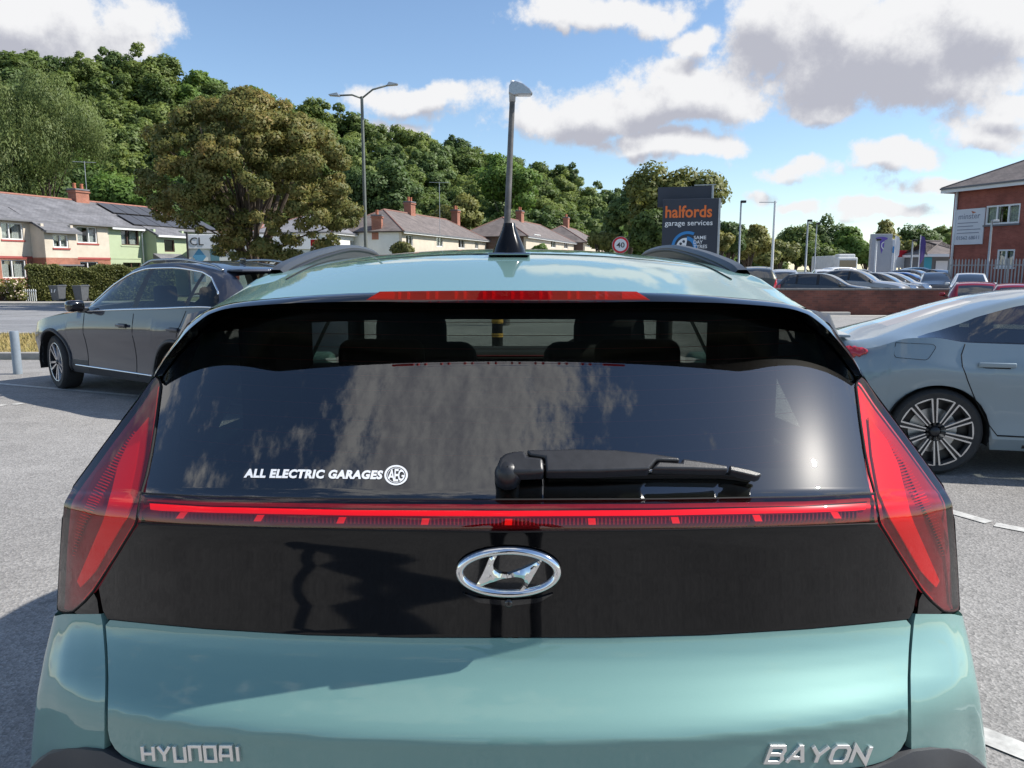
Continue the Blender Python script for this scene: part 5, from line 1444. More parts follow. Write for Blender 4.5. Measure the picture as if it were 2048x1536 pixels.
# projecting stair wings with their own low eaves
def wing(u0, u1, off, ve, mat, low_m, win, frame, label):
    s0, s1 = fl(HL, HZ, -off, u0, 470)[0], fl(HL, HZ, -off, u1, 470)[0]; ze = fl(HL, HZ, -off, (u0+u1)/2, ve)[1]
    w = empty('stair_wing', (0, 0, 0)); w.parent = hs; w['label'] = label
    wn = (fl(HL, HZ, -off, win[0], win[1]), fl(HL, HZ, -off, win[2], win[3])); wb = (wn[0][0], wn[1][1], wn[1][0], wn[0][1])
    wall_holes(MB(), s0, s1, zband, ze, [wb], -off, .2).build('wing_wall', mat, w)
    MB().box(((s0+s1)/2, -off+.1, (ZB+zband)/2), (s1-s0, .2, zband-ZB)).build('wing_base', low_m, w)
    for s in (s0+.1, s1-.1):
        MB().box((s, -off/2+.098, (zband+ze+.45)/2), (.2, off-.21, ze+.45-zband)).build('wing_side', mat, w)
        MB().box((s, -off/2+.098, (ZB+zband)/2), (.2, off-.21, zband-ZB)).build('wing_side', low_m, w)
    window(w, *wb, -off+.08, frame, (.5,) if frame == 'upvc' else (), frame == 'upvc', 'sill_red' if frame == 'upvc' else None, fw=.08)
    # catslide: carries the main slope on down
    sl = (6.42-4.5)/(YD/2+.28); yb = 1.4; zbk = 4.5+(yb+.28)*sl+.05; yf = -off-.3; zf = ze+.02
    p = [Vector((s0-.15, yf, zf)), Vector((s1+.15, yf, zf)), Vector((s1+.15, yb, zbk)), Vector((s0-.15, yb, zbk))]
    ex = Vector((1, 0, 0)); ey = (p[3]-p[0]).normalized(); F4 = frame_matrix(p[0], ex, ey); inv = F4.inverted(); q = [inv @ x for x in p]
    o = mesh('wing_roof', q+[x-Vector((0, 0, .12)) for x in q], [(0, 1, 2, 3), (7, 6, 5, 4), (0, 4, 5, 1), (1, 5, 6, 2), (2, 6, 7, 3), (3, 7, 4, 0)], 'tile_grey', w); o.matrix_local = F4
    MB().box(((s0+s1)/2, yf-.04, zf-.08), (s1-s0+.3, .10, .14)).build('fascia', 'lead_grey' if frame == 'upvc' else 'upvc', w)
    return s0, s1
c0, c1 = wing(88, 152, 1.15, 463, 'render_cream', 'brick_orange', (105, 468, 138, 496), 'upvc', 'cream stair wing with low grey roof')
g0, g1w = wing(312, 372, 1.15, 472, 'render_green', 'render_green', (328, 479, 350, 504), 'frame_brown', 'pale green stair wing with porch')
sg = fl(HL, HZ, 0, 256, 480)[0]
MB().box(((sp_+g0)/2, -.34, 4.36), (g0-sp_-.1, .06, .20)).build('fascia', 'upvc', hs)
pm = (fl(HL, HZ, 0, 67, 480)[0], -.08)
MB().tube([(pm[0], pm[1], ZB), (pm[0], pm[1], 4.4)], .06, 8).build('downpipe', 'pipe_black', hs, True)
MB().tube([(g0-.25, -.1, ZB), (g0-.25, -.1, 4.1), (g0-.1, -.3, 4.3)], .05, 8).build('downpipe', 'upvc', hs, True)
# porches
MB().box(((c0+c1)/2, -1.15-.35, 1.72), (1.9, .8, .09)).build('porch_canopy', 'lead_grey', hs)
for s in (-.85, .85): MB().box(((c0+c1)/2+s, -1.15-.3, 1.45), (.08, .6, .45)).build('porch_bracket', 'upvc', hs)
MB().box(((c0+c1)/2, -1.16, .55), (1.0, .06, 2.1)).build('front_door', 'frame_brown', hs)
s_a, s_b = fl(HL, HZ, -1.6, 316, 515)[0], fl(HL, HZ, -1.6, 372, 515)[0]
mb = MB(); zt_, zl_ = fl(HL, HZ, -1.2, 320, 507)[1], fl(HL, HZ, -2.2, 320, 523)[1]
mb.add([(s_a, -2.3, zl_), (s_b, -2.3, zl_), (s_b, -1.16, zt_), (s_a, -1.16, zt_), (s_a, -2.3, zl_-.1), (s_b, -2.3, zl_-.1), (s_b, -1.16, zl_-.1), (s_a, -1.16, zl_-.1)], [(0, 1, 2, 3), (0, 3, 7, 4), (1, 5, 6, 2), (0, 4, 5, 1), (4, 7, 6, 5)]); mb.build('porch_roof', 'tile_grey', hs)
MB().box(((s_a+s_b)/2, -1.75, (zl_-.1+ZB)/2), (s_b-s_a-.2, 1.05, zl_-.1-ZB-.02)).build('porch', 'render_green', hs)
def slope_pt(s, t):   # t 0 at eaves, 1 at ridge, on the front slope
    return Vector((s, -.28+(YD/2+.28)*t, 4.5+(6.42-4.5)*t))
srm = fl(HL, HZ, YD/2, 178, 400)[0]
sc_ = fl(HL, HZ, YD/2, 157, 390)[0]
chimney(hs, sc_, YD/2, 6.1, 1.15, .75, 1.05, 2)
pn = Vector((0, -(6.42-4.5), YD/2+.28)).normalized(); pu = Vector((0, YD/2+.28, 6.42-4.5)).normalized()
arr = empty('solar_array', (0, 0, 0)); arr.parent = hs
for row, (t0, s_st, cnt) in enumerate(((.52, srm+.25, 4), (.06, srm+.25, 7))):
    for k in range(cnt):
        o_ = slope_pt(s_st+k*1.32, t0)+pn*.10; F4 = frame_matrix(o_, (1, 0, 0), pu)
        pnl = empty('solar_panel', (0, 0, 0)); pnl.parent = arr; pnl.matrix_local = F4
        MB().box((.64, .88, .0), (1.28, 1.76, .04)).build('panel_frame', 'pipe_black', pnl)
        MB().box((.64, .88, .023), (1.22, 1.70, .006)).build('panel_glass', 'solar_cell', pnl)
def hwp(s, y, z): return Vector((HL[0], HL[1], 0))+Vector((math.cos(HZ), math.sin(HZ), 0))*s+Vector((-math.sin(HZ), math.cos(HZ), 0))*y+Vector((0, 0, z))
aerial(hwp(sc_+.75, YD/2, 6.3), 3.0, 'tall thin television aerial beside the brick chimney of the cream house', 1.5, R(20))

# ---- further houses in the row
def far_house(u0, Y0, u1, Y1, name, label, wallm, roofm, gablem, wins, ridge_dz=2.0, depth=6.5, ze=4.5, chim=(), hip0=3.2, hip1=.01, z0=-.5, wm='upvc'):
    A = at(u0, 480, Y0); B = at(u1, 480, Y1); d = Vector((B.x-A.x, B.y-A.y)); rz = math.atan2(d.y, d.x); L = d.length; loc = (A.x, A.y)
    h = empty(name, (A.x, A.y, 0), rz, label=label, cat='house')
    holes = []
    for (a, b, c, d_) in wins:
        p, q = fl(loc, rz, 0, a, b), fl(loc, rz, 0, c, d_); holes.append((p[0], q[1], q[0], p[1]))
    wall_holes(MB(), 0, L, z0, ze, holes, 0, .25).build('front_wall', wallm, h)
    MB().box((.124, depth/2+.127, (z0+ze)/2), (.25, depth-.255, ze-z0)).build('end_wall', gablem, h); MB().box((L-.124, depth/2+.127, (z0+ze)/2), (.25, depth-.255, ze-z0)).build('end_wall', gablem, h)
    MB().box((L/2, depth+.127, (z0+ze)/2), (L, .25, ze-z0)).build('back_wall', wallm, h)
    for w_ in holes: window(h, *w_, .08, wm, (.5,), False, None)
    hip_roof(h, 0, L, 0, depth, ze, ze+ridge_dz, hip0, hip1, roofm, .3, .12, 'ridge_dull')
    MB().box((L/2, -.33, ze-.12), (L+.6, .05, .16)).build('fascia', 'upvc', h)
    for (s, hh_, w_) in chim: chimney(h, s*L, depth/2, ze+ridge_dz-.5, w_, .7, hh_, 2, 'brick_orange' if w_ > .8 else 'brick_orange')
    return h, L, rz
far_house(662, 60, 745, 68, 'white_house', 'plain white rendered house end half hidden behind the brown tree', 'render_white', 'tile_slate', 'render_white', [(700, 480, 712, 492)], 1.6, 6.5, 4.3, [], 3.2, 3.2)
far_house(804, 63, 972, 83, 'semi_house', 'cream rendered semi with grey tiled hipped roof, left of the roof aerial fin', 'render_cream', 'tile_brown', 'render_white', [(812, 469, 826, 492), (873, 473, 886, 494), (917, 478, 930, 497), (950, 482, 957, 498)], 2.0, 6.5, 4.5, [(.42, 1.5, 1.0), (.98, 1.6, .8)], 3.4, 3.2)
far_house(1052, 82, 1148, 104, 'semi_house', 'buff rendered house with brown tiled hip just right of the roof aerial fin', 'render_buff', 'tile_brown', 'brick_dark', [(1070, 468, 1082, 481), (1102, 478, 1112, 496), (1128, 482, 1136, 498)], 2.2, 7.5, 4.9, [(.45, 1.6, 1.1)], 3.6, 3.2)
far_house(1170, 104, 1210, 122, 'semi_house', 'small brick and cream house beside the round speed limit sign', 'render_buff', 'tile_brown', 'brick_dark', [(1176, 480, 1186, 494)], 2.4, 8, 5.0, [(.4, 1.8, 1.2)], 3.8, 3.2)
for (u, v, Y, nm) in ((755, 443, 64, 'tall brick chimney stack rising behind the white house'),):
    p = at(u, v+24, Y); c = chimney(None, p.x, p.y, p.z-.5, .8, .8, 1.9, 1); tag(c, nm, 'chimney')
p = at(880, 470, 70); aerial((p.x, p.y, 4.5), 4.6, 'thin television aerial on a pole above the cream semi', 1.8, R(5))

# white shop unit with a geometric mural
sl_ = at(376, 500, 56); cs = empty('shop_unit', (sl_.x, sl_.y, 0), R(12), label='white shop unit with a blue and red geometric mural behind the brown tree', cat='building')
wz = 3.95
MB().box((4.5, 3, (wz-.5)/2), (9, 6, wz+.5)).build('wall', 'render_white', cs)
MB().box((4.5, -.06, wz-.55), (9.0, .10, .95)).build('sign_board', 'sign_panel', cs)
MB().box((0, -.12, 1.8), (.12, .16, 4.6)).build('corner_post', 'pipe_black', cs)
me = text_mesh('CL', 1.0, .01, 0, .0, 'LEFT'); o = link_mesh('sign_letters', me, 'pipe_black', cs); o.matrix_local = Matrix.Translation((.15, -.13, wz-.55)) @ Matrix.Rotation(R(90), 4, 'X') @ Matrix.Scale(.8, 4)
def shape(name, pts, m, y=-.03): 
    n = len(pts); return mesh(name, [(x, y, z) for x, z in pts]+[(x, y+.025, z) for x, z in pts], [tuple(range(n)), tuple(range(2*n-1, n-1, -1))]+[(i, (i+1) % n, (i+1) % n+n, i+n) for i in range(n)], m, cs)
shape('mural_diamond', [(.75, 1.75), (1.2, 2.35), (.75, 2.95), (.3, 2.35)], 'mural_blue'); shape('mural_square', [(.3, .55), (1.1, .55), (1.1, 1.4), (.3, 1.4)], 'mural_blue')
shape('mural_square', [(1.5, 1.9), (2.1, 1.9), (2.1, 3.2), (1.5, 3.2)], 'mural_teal'); shape('mural_square', [(1.6, .7), (3.4, .7), (3.4, 1.5), (1.6, 1.5)], 'mural_red')
ws = at(520, 500, 66); o = empty('white_hall', (ws.x, ws.y, 0), R(8), label='long bright white hall wall seen through the brown tree', cat='building')
MB().box((5.5, 3, 1.9), (11, 6, 4.8)).build('wall', 'render_white', o); hip_roof(o, 0, 11, 0, 6, 4.3, 5.5, .01, 3, 'tile_slate', .25)
sgn = at(635, 490, 44); b_ = empty('for_sale_board', (sgn.x, sgn.y, gz(sgn.x, sgn.y)), R(-10), label='red and white notice board standing near the white hall', cat='sign')
zt_ = at(635, 481, 44).z-gz(sgn.x, sgn.y)
MB().box((0, 0, zt_/2), (.07, .07, zt_)).build('post', 'upvc', b_); MB().box((.05, -.05, zt_-.35), (.85, .04, .8)).build('board', 'sign_white', b_); MB().box((.05, -.075, zt_-.12), (.85, .02, .35)).build('header', 'sign_red', b_)

# ---- brick office block on the right
A = at(1904, 450, 50); B = at(2048, 450, 45.4); d = Vector((B.x-A.x, B.y-A.y)); OZ = math.atan2(d.y, d.x); OL = (A.x, A.y)
ob = empty('brick_office', (A.x, A.y, 0), OZ, label='two storey red brick office block with a brown hipped roof and white windows', cat='building')
def op(u0, v0, u1, v1): a = fl(OL, OZ, 0, u0, v0); b = fl(OL, OZ, 0, u1, v1); return (a[0], b[1], b[0], a[1])
zeo = fl(OL, OZ, 0, 1912, 384)[1]; WA, WB_ = op(1973, 412, 2038, 446), op(1995, 499, 2027, 534)
extra = [(WA[0]+5.2, WA[1], WA[2]+5.2, WA[3]), (WB_[0]+5.2, WB_[1], WB_[2]+5.2, WB_[3])]
LEN = 20
wall_holes(MB(), 0, LEN, -.2, zeo, [WA, WB_]+extra, 0, .3).build('front_wall', 'brick_red', ob)
MB().box((.149, 6.15, (zeo-.2)/2), (.3, 11.69, zeo+.2)).build('end_wall', 'brick_red', ob); MB().box((LEN-.149, 6.15, (zeo-.2)/2), (.3, 11.69, zeo+.2)).build('end_wall', 'brick_red', ob)
MB().box((LEN/2, 12.15, (zeo-.2)/2), (LEN, .3, zeo+.2)).build('back_wall', 'brick_red', ob)
window(ob, *WA, .05, 'upvc', (.33, .67), True, 'lead_grey', .10); window(ob, *WB_, .05, 'upvc', (.5,), True, 'upvc', .10)
for w_ in extra: window(ob, *w_, .05, 'upvc', (.5,), False, 'upvc', .10)
hip_roof(ob, 0, LEN, 0, 12, zeo+.25, zeo+3.4, 6, 6, 'tile_brown', .55, .1, 'tile_brown')
MB().box((LEN/2, -.48, zeo+.10), (LEN+1.1, .14, .30)).build('fascia', 'upvc', ob); MB().box((LEN/2, -.27, zeo+.06), (LEN+1.0, .42, .04)).build('soffit', 'upvc', ob)
MB().box((-.48, 6, zeo+.10), (.14, 12.6, .30)).build('fascia', 'upvc', ob)
MB().tube([(.25, -.08, -.17), (.25, -.08, zeo)], .08, 8).build('downpipe', 'upvc', ob, True)
sb = op(1914, 420, 1966, 488); sgo = empty('office_sign', (0, 0, 0)); sgo.parent = ob
MB().box(((sb[0]+sb[2])/2, -.05, (sb[1]+sb[3])/2), (sb[2]-sb[0], .06, sb[3]-sb[1])).build('sign_board', 'sign_panel', sgo)
sw_ = sb[2]-sb[0]; sh_ = sb[3]-sb[1]
def stext(parent, s, x, y, z, width, m, rot, shear=0, off=.0, h=None, nm='sign_text'):
    me = text_mesh(s, 1, .004, shear, off, 'LEFT'); co = np.empty(len(me.vertices)*3); me.vertices.foreach_get('co', co); co = co.reshape(-1, 3)
    w0 = co[:, 0].max()-co[:, 0].min(); h0 = co[:, 1].max()-co[:, 1].min(); k = width/w0; ky = (h/h0) if h else k
    for v in me.vertices: v.co = ((v.co.x-co[:, 0].min())*k, (v.co.y-co[:, 1].min())*ky, v.co.z)
    o = link_mesh(nm, me, m, parent); o.matrix_local = Matrix.Translation((x, y, z)) @ rot; return o
RX = Matrix.Rotation(R(90), 4, 'X')
stext(sgo, 'minster', sb[0]+sw_*.12, -.09, sb[1]+sh_*.72, sw_*.74, 'sign_text', RX)
stext(sgo, '01562 68011', sb[0]+sw_*.1, -.09, sb[1]+sh_*.14, sw_*.78, 'sign_text', RX)
mesh('sign_leaf', [(sb[0]+sw_*x, -.09, sb[1]+sh_*z) for x, z in ((.54, .94), (.72, .89), (.6, .86))], [(0, 1, 2)], 'terracotta', sgo)
for k, w_ in enumerate((.7, .55, .8, .76)): MB().box((sb[0]+sw_*(.1+w_/2), -.085, sb[1]+sh_*(.61-.095*k)), (sw_*w_, .01, .05)).build('sign_line', 'sign_text', sgo)
# palisade fence in front
fa, fb = at(1896, 560, 43), at(2075, 560, 40.5)
fe = empty('palisade_fence', (fa.x, fa.y, -.17), math.atan2(fb.y-fa.y, fb.x-fa.x), label='grey steel palisade fence in front of the brick office block', cat='fence')
FLn = math.hypot(fb.x-fa.x, fb.y-fa.y); npl = int(FLn/.155)
hgt = at(1980, 517, 42).z+.17
pale = None
for k in range(npl):
    if pale is None:
        w2 = .034; mbp = MB(); mbp.add([(-w2, 0, .05), (0, -.02, .05), (w2, 0, .05), (w2, 0, hgt-.1), (0, -.02, hgt), (-w2, 0, hgt-.1), (0, .004, .05), (0, .004, hgt-.02)], [(0, 1, 4, 5), (1, 2, 3, 4), (2, 6, 7, 3), (6, 0, 5, 7), (5, 4, 7), (4, 3, 7)])
        o = pale = mbp.build('pale', 'fence_grey', fe)
    else: o = pale.copy(); COL.objects.link(o)
    o.location = (k*.155, 0, 0)
for z in (.35, hgt-.35): MB().box((FLn/2, .04, z), (FLn, .05, .05)).build('rail', 'fence_grey', fe)
for k in range(4): MB().box((k*FLn/3, .08, hgt/2), (.08, .06, hgt)).build('post', 'fence_grey', fe)
# low brick wall between car park and forecourt
bwl = empty('brick_wall', (6.2, 30.55, gz(10, 30.5)-.02), R(-1.2), label='long low dark red brick wall dividing the car park from the forecourt', cat='wall')
WLn, WH = 26, at(1700, 577, 30.5).z-gz(10, 30.5)+.02
MB().box((WLn/2, 0, WH/2-.03), (WLn, .23, WH-.06)).build('wall_body', 'brick_wall', bwl)
cp0 = None
for k in range(58):
    if cp0 is None: o = cp0 = MB().box((0, 0, 0), (.44, .29, .07)).build('coping_stone', 'coping', bwl, bevel=.008)
    else: o = cp0.copy(); COL.objects.link(o)
    o.location = (.23+k*.45, 0, WH-.028+random.uniform(-.003, .003)); o.rotation_euler = (0, 0, random.uniform(-.006, .006))
MB().box((5.6, -.45, .10), (2.6, .25, .14)).build('dropped_kerb', 'concrete', bwl, bevel=.02)
MB().box((7.5, -1.2, .02), (12, 1.6, .05)).build('wall_foot', 'concrete', bwl)
w2l = empty('brick_wall', (25, 36.6, -.17), R(-3), label='second low brick wall below the palisade fence', cat='wall')
MB().box((5, 0, .2), (12, .23, .5)).build('wall_body', 'brick_wall', w2l); MB().box((5, 0, .49), (12.1, .3, .07)).build('coping', 'coping', w2l)

# ---- the dark totem sign
TY = 34; tpz = at(1370, 395, TY).z; tc_ = at(1380, 450, TY)
tt = empty('totem_sign', (tc_.x, tc_.y, -.3), R(-16), label='dark navy totem sign with orange lettering and a blue tyre emblem', cat='sign')
pxm = TY/F*1.02
zt0 = at(1380, 398, TY).z+.3
tw = 104*pxm; x0_ = -tw/2
MB().box((0, 0, (zt0+.6)/2), (tw, .34, zt0-.6)).build('panel', 'sign_navy', tt, bevel=.02)
MB().box((tw/2+.045, 0, zt0/2), (.085, .38, zt0)).build('edge_post', 'galv', tt)
MB().box((-12*pxm*0-.30, .45, zt0+.14), (102*pxm, .20, .85)).build('rear_panel', 'sign_navy', tt); MB().box((-.30+51*pxm+.04, .45, zt0+.14), (.08, .24, .87)).build('rear_panel_edge', 'galv', tt)
MB().box((-.30, .45, zt0/2-.2), (.3, .2, zt0)).build('rear_post', 'galv', tt)
stext(tt, 'halfords', x0_+.12, -.185, zt0-.80, tw*.84, 'sign_orange', RX, 0, .022, .52)
stext(tt, 'garage services', x0_+.11, -.185, zt0-1.20, tw*.86, 'sign_white', RX, 0, .008, .28)
for k, s in enumerate(('SAME', 'DAY', 'TYRES')): stext(tt, s, x0_+tw*.58, -.185, zt0-1.72-.19*k, (.55, .40, .60)[k]*.95, 'sign_white', RX, 0, .012, .15)
def ringseg(name, cx, cz, r0, r1, a0, a1, m, y=-.186, n=24):
    mb = MB()
    for k in range(n):
        p, q = a0+(a1-a0)*k/n, a0+(a1-a0)*(k+1)/n
        mb.add([(cx+r0*math.cos(p), y, cz+r0*math.sin(p)), (cx+r1*math.cos(p), y, cz+r1*math.sin(p)), (cx+r1*math.cos(q), y, cz+r1*math.sin(q)), (cx+r0*math.cos(q), y, cz+r0*math.sin(q))], [(0, 1, 2, 3)])
    return mb.build(name, m, tt)
cx_, cz_ = x0_+tw*.46, zt0-2.05
ringseg('emblem_ring', cx_+.02, cz_, .56, .68, R(65), R(255), 'sign_blue'); ringseg('emblem_ring', cx_-.05, cz_, .0, .40, R(80), R(270), 'sign_white', -.185); ringseg('emblem_ring', cx_-.04, cz_, .30, .46, R(-75), R(85), 'sign_blue')
for a in (110, 145, 180, 215, 250): ringseg('emblem_hole', cx_-.05+.26*math.cos(R(a)), cz_+.26*math.sin(R(a)), 0, .06, 0, 2*math.pi, 'sign_navy', -.188, 10)
MB().box((.55, .45, zt0+.62), (.9, .04, .04)).build('flood_arm', 'galv', tt)

# ---- lamp posts, road signs, flags
def pole(name, label, u, v0, v1, Y, r, m='galv', cat='lamp post', lean=0.0, group=None, zb=None):
    p = at(u, v1, Y); zb = gz(p.x, p.y) if zb is None else zb
    top = at(u, v0, Y).z-zb
    o = empty(name, (p.x, p.y, zb), 0, label=label, cat=cat, group=group)
    MB().tube([(0, 0, 0), (0, 0, 1.1), (0, 0, 1.15), (lean, 0, top)], [r*1.5, r*1.5, r, r*.75], 10).build('column', m, o, True, 40)
    return o, top
o, t_ = pole('street_lamp', 'dark weathered lamp post with grey LED head rising behind the roof aerial fin', 1009, 200, 480, 22, .10, 'lamp_dark', lean=.22)
hd = empty('lamp_head', (.22, 0, t_)); hd.parent = o
MB().tube([(0, 0, -.05), (0, 0, .22), (.02, 0, .32)], [.085, .095, .08], 10).build('spigot', 'galv', hd, True)
hp = [(-.10, .16), (-.09, .36), (0, .46), (.10, .47), (.30, .40), (.48, .27), (.56, .16), (.50, .12), (.18, .12), (.02, .10)]
mb = MB(); mb.prism([Vector((x, 0, z)) for x, z in hp], lambda p: p+Vector((0, -.14, 0)), lambda p: p+Vector((0, .14, 0))); recalc(mb.build('housing', 'steel', hd, bevel=.025))
MB().box((.33, 0, .118), (.34, .22, .02)).build('lens', 'sign_white', hd); MB().lathe([(.001, .52), (.05, .51), (.055, .44)], 12).build('photocell', 'sign_white', hd, True)
o, t_ = pole('street_lamp', 'tall twin arm street lamp on a slim pole beside the brown tree', 732, 193, 500, 45, .11, 'lamp_green')
for s, dx, dz in ((-1, 1.35, .05), (1, 1.55, .62)):
    ar_ = empty('lamp_arm', (0, 0, t_)); ar_.parent = o
    MB().tube([(0, 0, -.1), (s*dx*.4, 0, dz*.5+.06), (s*dx, 0, dz)], .05, 8).build('bracket', 'lamp_green', ar_, True)
    mb = MB(); mb.prism([Vector((s*(dx-.15), 0, dz-.06)), Vector((s*(dx+.45), 0, dz-.02)), Vector((s*(dx+.5), 0, dz+.05)), Vector((s*dx, 0, dz+.15))], lambda p: p+Vector((0, -.15, 0)), lambda p: p+Vector((0, .15, 0))); recalc(mb.build('luminaire', 'steel', ar_, bevel=.03))
for (u, v0, Y, r, lb) in ((1477, 402, 52, .075, 'grey forecourt lamp post with a small black head by the conical tree'), (1544, 402, 50, .09, 'white forecourt column with a thin cross arm'),
                          (1611, 440, 62, .085, 'grey lamp post with a dark head before the dealer trees'), (1629, 446, 70, .06, 'slim pale post just right of the dark headed lamp'),
                          (1750, 478, 60, .075, 'white pole standing in front of the tall grey sign'), (1822, 480, 62, .075, 'pale post between the red board and the flag'),
                          (1976, 441, 41.5, .07, 'white lamp post with a floodlight by the palisade fence')):
    o, t_ = pole('lamp_post', lb, u, v0, 530, Y, r, 'galv' if u not in (1544, 1750) else 'upvc', group='forecourt lamp posts', zb=-.17)
    if u == 1544: MB().box((-.45, 0, t_-.08), (1.1, .04, .04)).build('cross_arm', 'galv', o)
    else: MB().box((.12, -.08, t_-.05), (.34, .24, .16)).build('floodlight', 'pipe_black' if u != 1976 else 'galv', o, bevel=.03)
# 40 sign
p = at(1241, 490, 38); o = empty('speed_sign', (p.x, p.y, gz(p.x, p.y)), R(-4), label='round red and white 40 speed limit sign on a post', cat='sign'); zc2 = p.z-gz(p.x, p.y)
RR = 15.5*38/F*1.02
MB().tube([(0, .05, 0), (0, .05, zc2+.1)], .035, 8).build('post', 'galv', o, True)
def sdisc(name, r, y, m): 
    mb = MB(); mb.lathe([(.001, 0), (r, 0), (r, .012), (.001, .012)], 40, Matrix.Translation((0, y, zc2)) @ Matrix.Rotation(R(90), 4, 'X')); return recalc(mb.build(name, m, o))
sdisc('plate', RR*1.06, .02, 'galv'); sdisc('red_ring', RR, .0, 'sign_red'); sdisc('white_disc', RR*.76, -.014, 'sign_white')
stext(o, '40', -RR*.5, -.032, zc2-RR*.32, RR*1.0, 'pipe_black', RX, 0, .01, RR*.64, 'numerals')
# tall grey dealer sign and its neighbours
p = at(1764, 500, 72); o = empty('dealer_sign', (p.x, p.y, -.17), R(-6), label='tall pale grey dealer sign with a dark blue oval on the forecourt', cat='sign'); zt_ = at(1764, 468, 72).z+.17; k = 72/F*1.02
MB().box((-3*k, 0, zt_/2), (38*k, .5, zt_)).build('panel', 'sign_grey', o, bevel=.03); MB().box((22*k, .02, zt_/2-.25), (11*k, .5, zt_-.5)).build('panel', 'sign_panel', o, bevel=.03)
mb = MB(); mb.lathe([(.001, 0), (1, 0), (1, .03), (.001, .03)], 28, Matrix.Translation((-4*k, -.26, zt_-9*k)) @ Matrix.Rotation(R(90), 4, 'X') @ Matrix.Diagonal((11*k, 3.3*k, 1, 1))); mb.build('oval_emblem', 'sign_purple', o)
mb = MB(); mb.add([(-7*k, -.27, zt_-12*k), (2*k, -.27, zt_-12*k), (1*k, -.27, zt_-25*k), (-3*k, -.27, zt_-38*k), (-5*k, -.27, zt_-28*k)], [(0, 1, 2, 3, 4)]); mb.build('swoosh', 'sign_purple', o)
mb = MB(); mb.tube([(1*k, -.29, zt_-15*k), (-3*k, -.29, zt_-18*k), (-3.5*k, -.29, zt_-24*k), (0, -.29, zt_-29*k)], .05, 6); mb.build('swoosh_line', 'sign_white', o)
MB().box((20*k, -.26, zt_-30*k), (5*k, .02, 12*k)).build('blue_block', 'sign_blue', o)
p = at(1800, 505, 68); o = empty('notice_board', (p.x, p.y, -.17), 0, label='white notice board with a red header beside the grey dealer sign', cat='sign'); zt_ = at(1800, 500, 68).z+.17; k = 68/F*1.02
MB().box((0, 0, zt_/2), (.1, .1, zt_)).build('post', 'galv', o); MB().box((2*k, -.08, zt_-7*k), (22*k, .06, 13*k)).build('header', 'sign_red', o); MB().box((2*k, -.07, zt_-24*k), (20*k, .06, 20*k)).build('board', 'sign_white', o)
for (u, v0, Y, m, lb) in ((1837, 470, 58, 'fabric_purple', 'purple feather flag on a white mast by the pavilion'), (1787, 470, 64, 'sign_white', 'red and white feather banner beside the grey sign')):
    o, t_ = pole('feather_flag', lb, u, v0, 530, Y, .04, 'upvc', 'flag', zb=-.17)
    pts = [(.03, t_-.05), (.30, t_-.15), (.42, t_-.6), (.40, t_-1.6), (.03, t_-2.3)]; n = len(pts)
    mesh('flag_cloth', [(x, 0.03*math.sin(z*3), z) for x, z in pts]+[(x, .012+.03*math.sin(z*3), z) for x, z in pts], [tuple(range(n)), tuple(range(2*n-1, n-1, -1))]+[(i, (i+1) % n, (i+1) % n+n, i+n) for i in range(n)], m, o)
# pavilion left of the office
p = at(1842, 530, 64); o = empty('pavilion', (p.x, p.y, -.17), R(-4), label='small sales pavilion with a dark hipped roof and blue panel', cat='building'); k = 64/F*1.02; zt_ = at(1860, 513, 64).z+.17
MB().box((40*k, 2, zt_/2), (66*k, 4, zt_)).build('wall', 'lead_grey', o); MB().box((12*k, -.05, zt_/2), (14*k, .06, zt_*.95)).build('blue_panel', 'flag_teal', o); MB().box((38*k, -.05, zt_*.62), (22*k, .06, zt_*.5)).build('poster', 'sign_panel', o)
MB().box((40*k, 1.7, zt_+.08), (76*k, 5.2, .22)).build('fascia', 'sign_white', o); hip_roof(o, 4*k, 76*k, -.6, 4.4, zt_+.2, zt_+1.3, 2.2, 2.2, 'tile_brown', .1, .05, 'tile_brown')
# white lorry cab in the distance
p = at(1688, 525, 92); o = empty('lorry', (p.x, p.y, -.17), R(-92), label='white lorry facing us under the far trees', cat='lorry')
MB().box((-4, 0, 1.9), (7, 2.4, 2.6)).build('box_body', 'lorry_white', o, bevel=.05); MB().box((.3, 0, 1.75), (1.7, 2.3, 2.5)).build('cab', 'lorry_white', o, bevel=.15); MB().box((1.16, 0, 2.25), (.05, 1.9, .8)).build('windscreen', 'glass_far', o); MB().box((1.17, 0, 1.2), (.06, 1.9, .5)).build('grille', 'trim_black', o)
MB().box((.2, 0, 3.15), (1.2, 2.0, .45)).build('wind_deflector', 'lorry_white', o, bevel=.15)
for x in (.3, -3, -6):
    for s in (-1, 1): make_wheel(o, (x, s*1.05, .5), .5, .3, s, 'five_twin', 0, 1)

# ---- near street furniture
def bollard(u, v0, v1, r, label, m='bollard_grey', cap=True, bands=False, Y=None):
    p = gnd(u, v1) if Y is None else at(u, v1, Y); z = 0
    h = at(u, v0, p.y).z
    o = empty('bollard', (p.x, p.y, z), 0, label=label, cat='bollard')
    MB().lathe([(.001, 0), (r, 0), (r, h-.02), (r*.9, h), (.001, h)], 24).build('tube', m, o, True, 40)
    if bands:
        for zz_ in (.62, .86): MB().lathe([(r+.003, zz_*h-.05), (r+.003, zz_*h+.03)], 24).build('band', 'gold', o, True)
    return o
bollard(36, 662, 748, .058, 'blue grey steel bollard at the edge of the dry grass verge')
bo_ = gnd(995, 764); b2 = empty('bollard', (bo_.x, bo_.y, 0), 0, label='black bollard with gold bands seen through the hatchback windows', cat='bollard')
MB().lathe([(.001, 0), (.075, 0), (.07, .9), (.09, .93), (.09, 1.02), (.05, 1.08), (.001, 1.09)], 24).build('tube', 'gap_black', b2, True, 40)
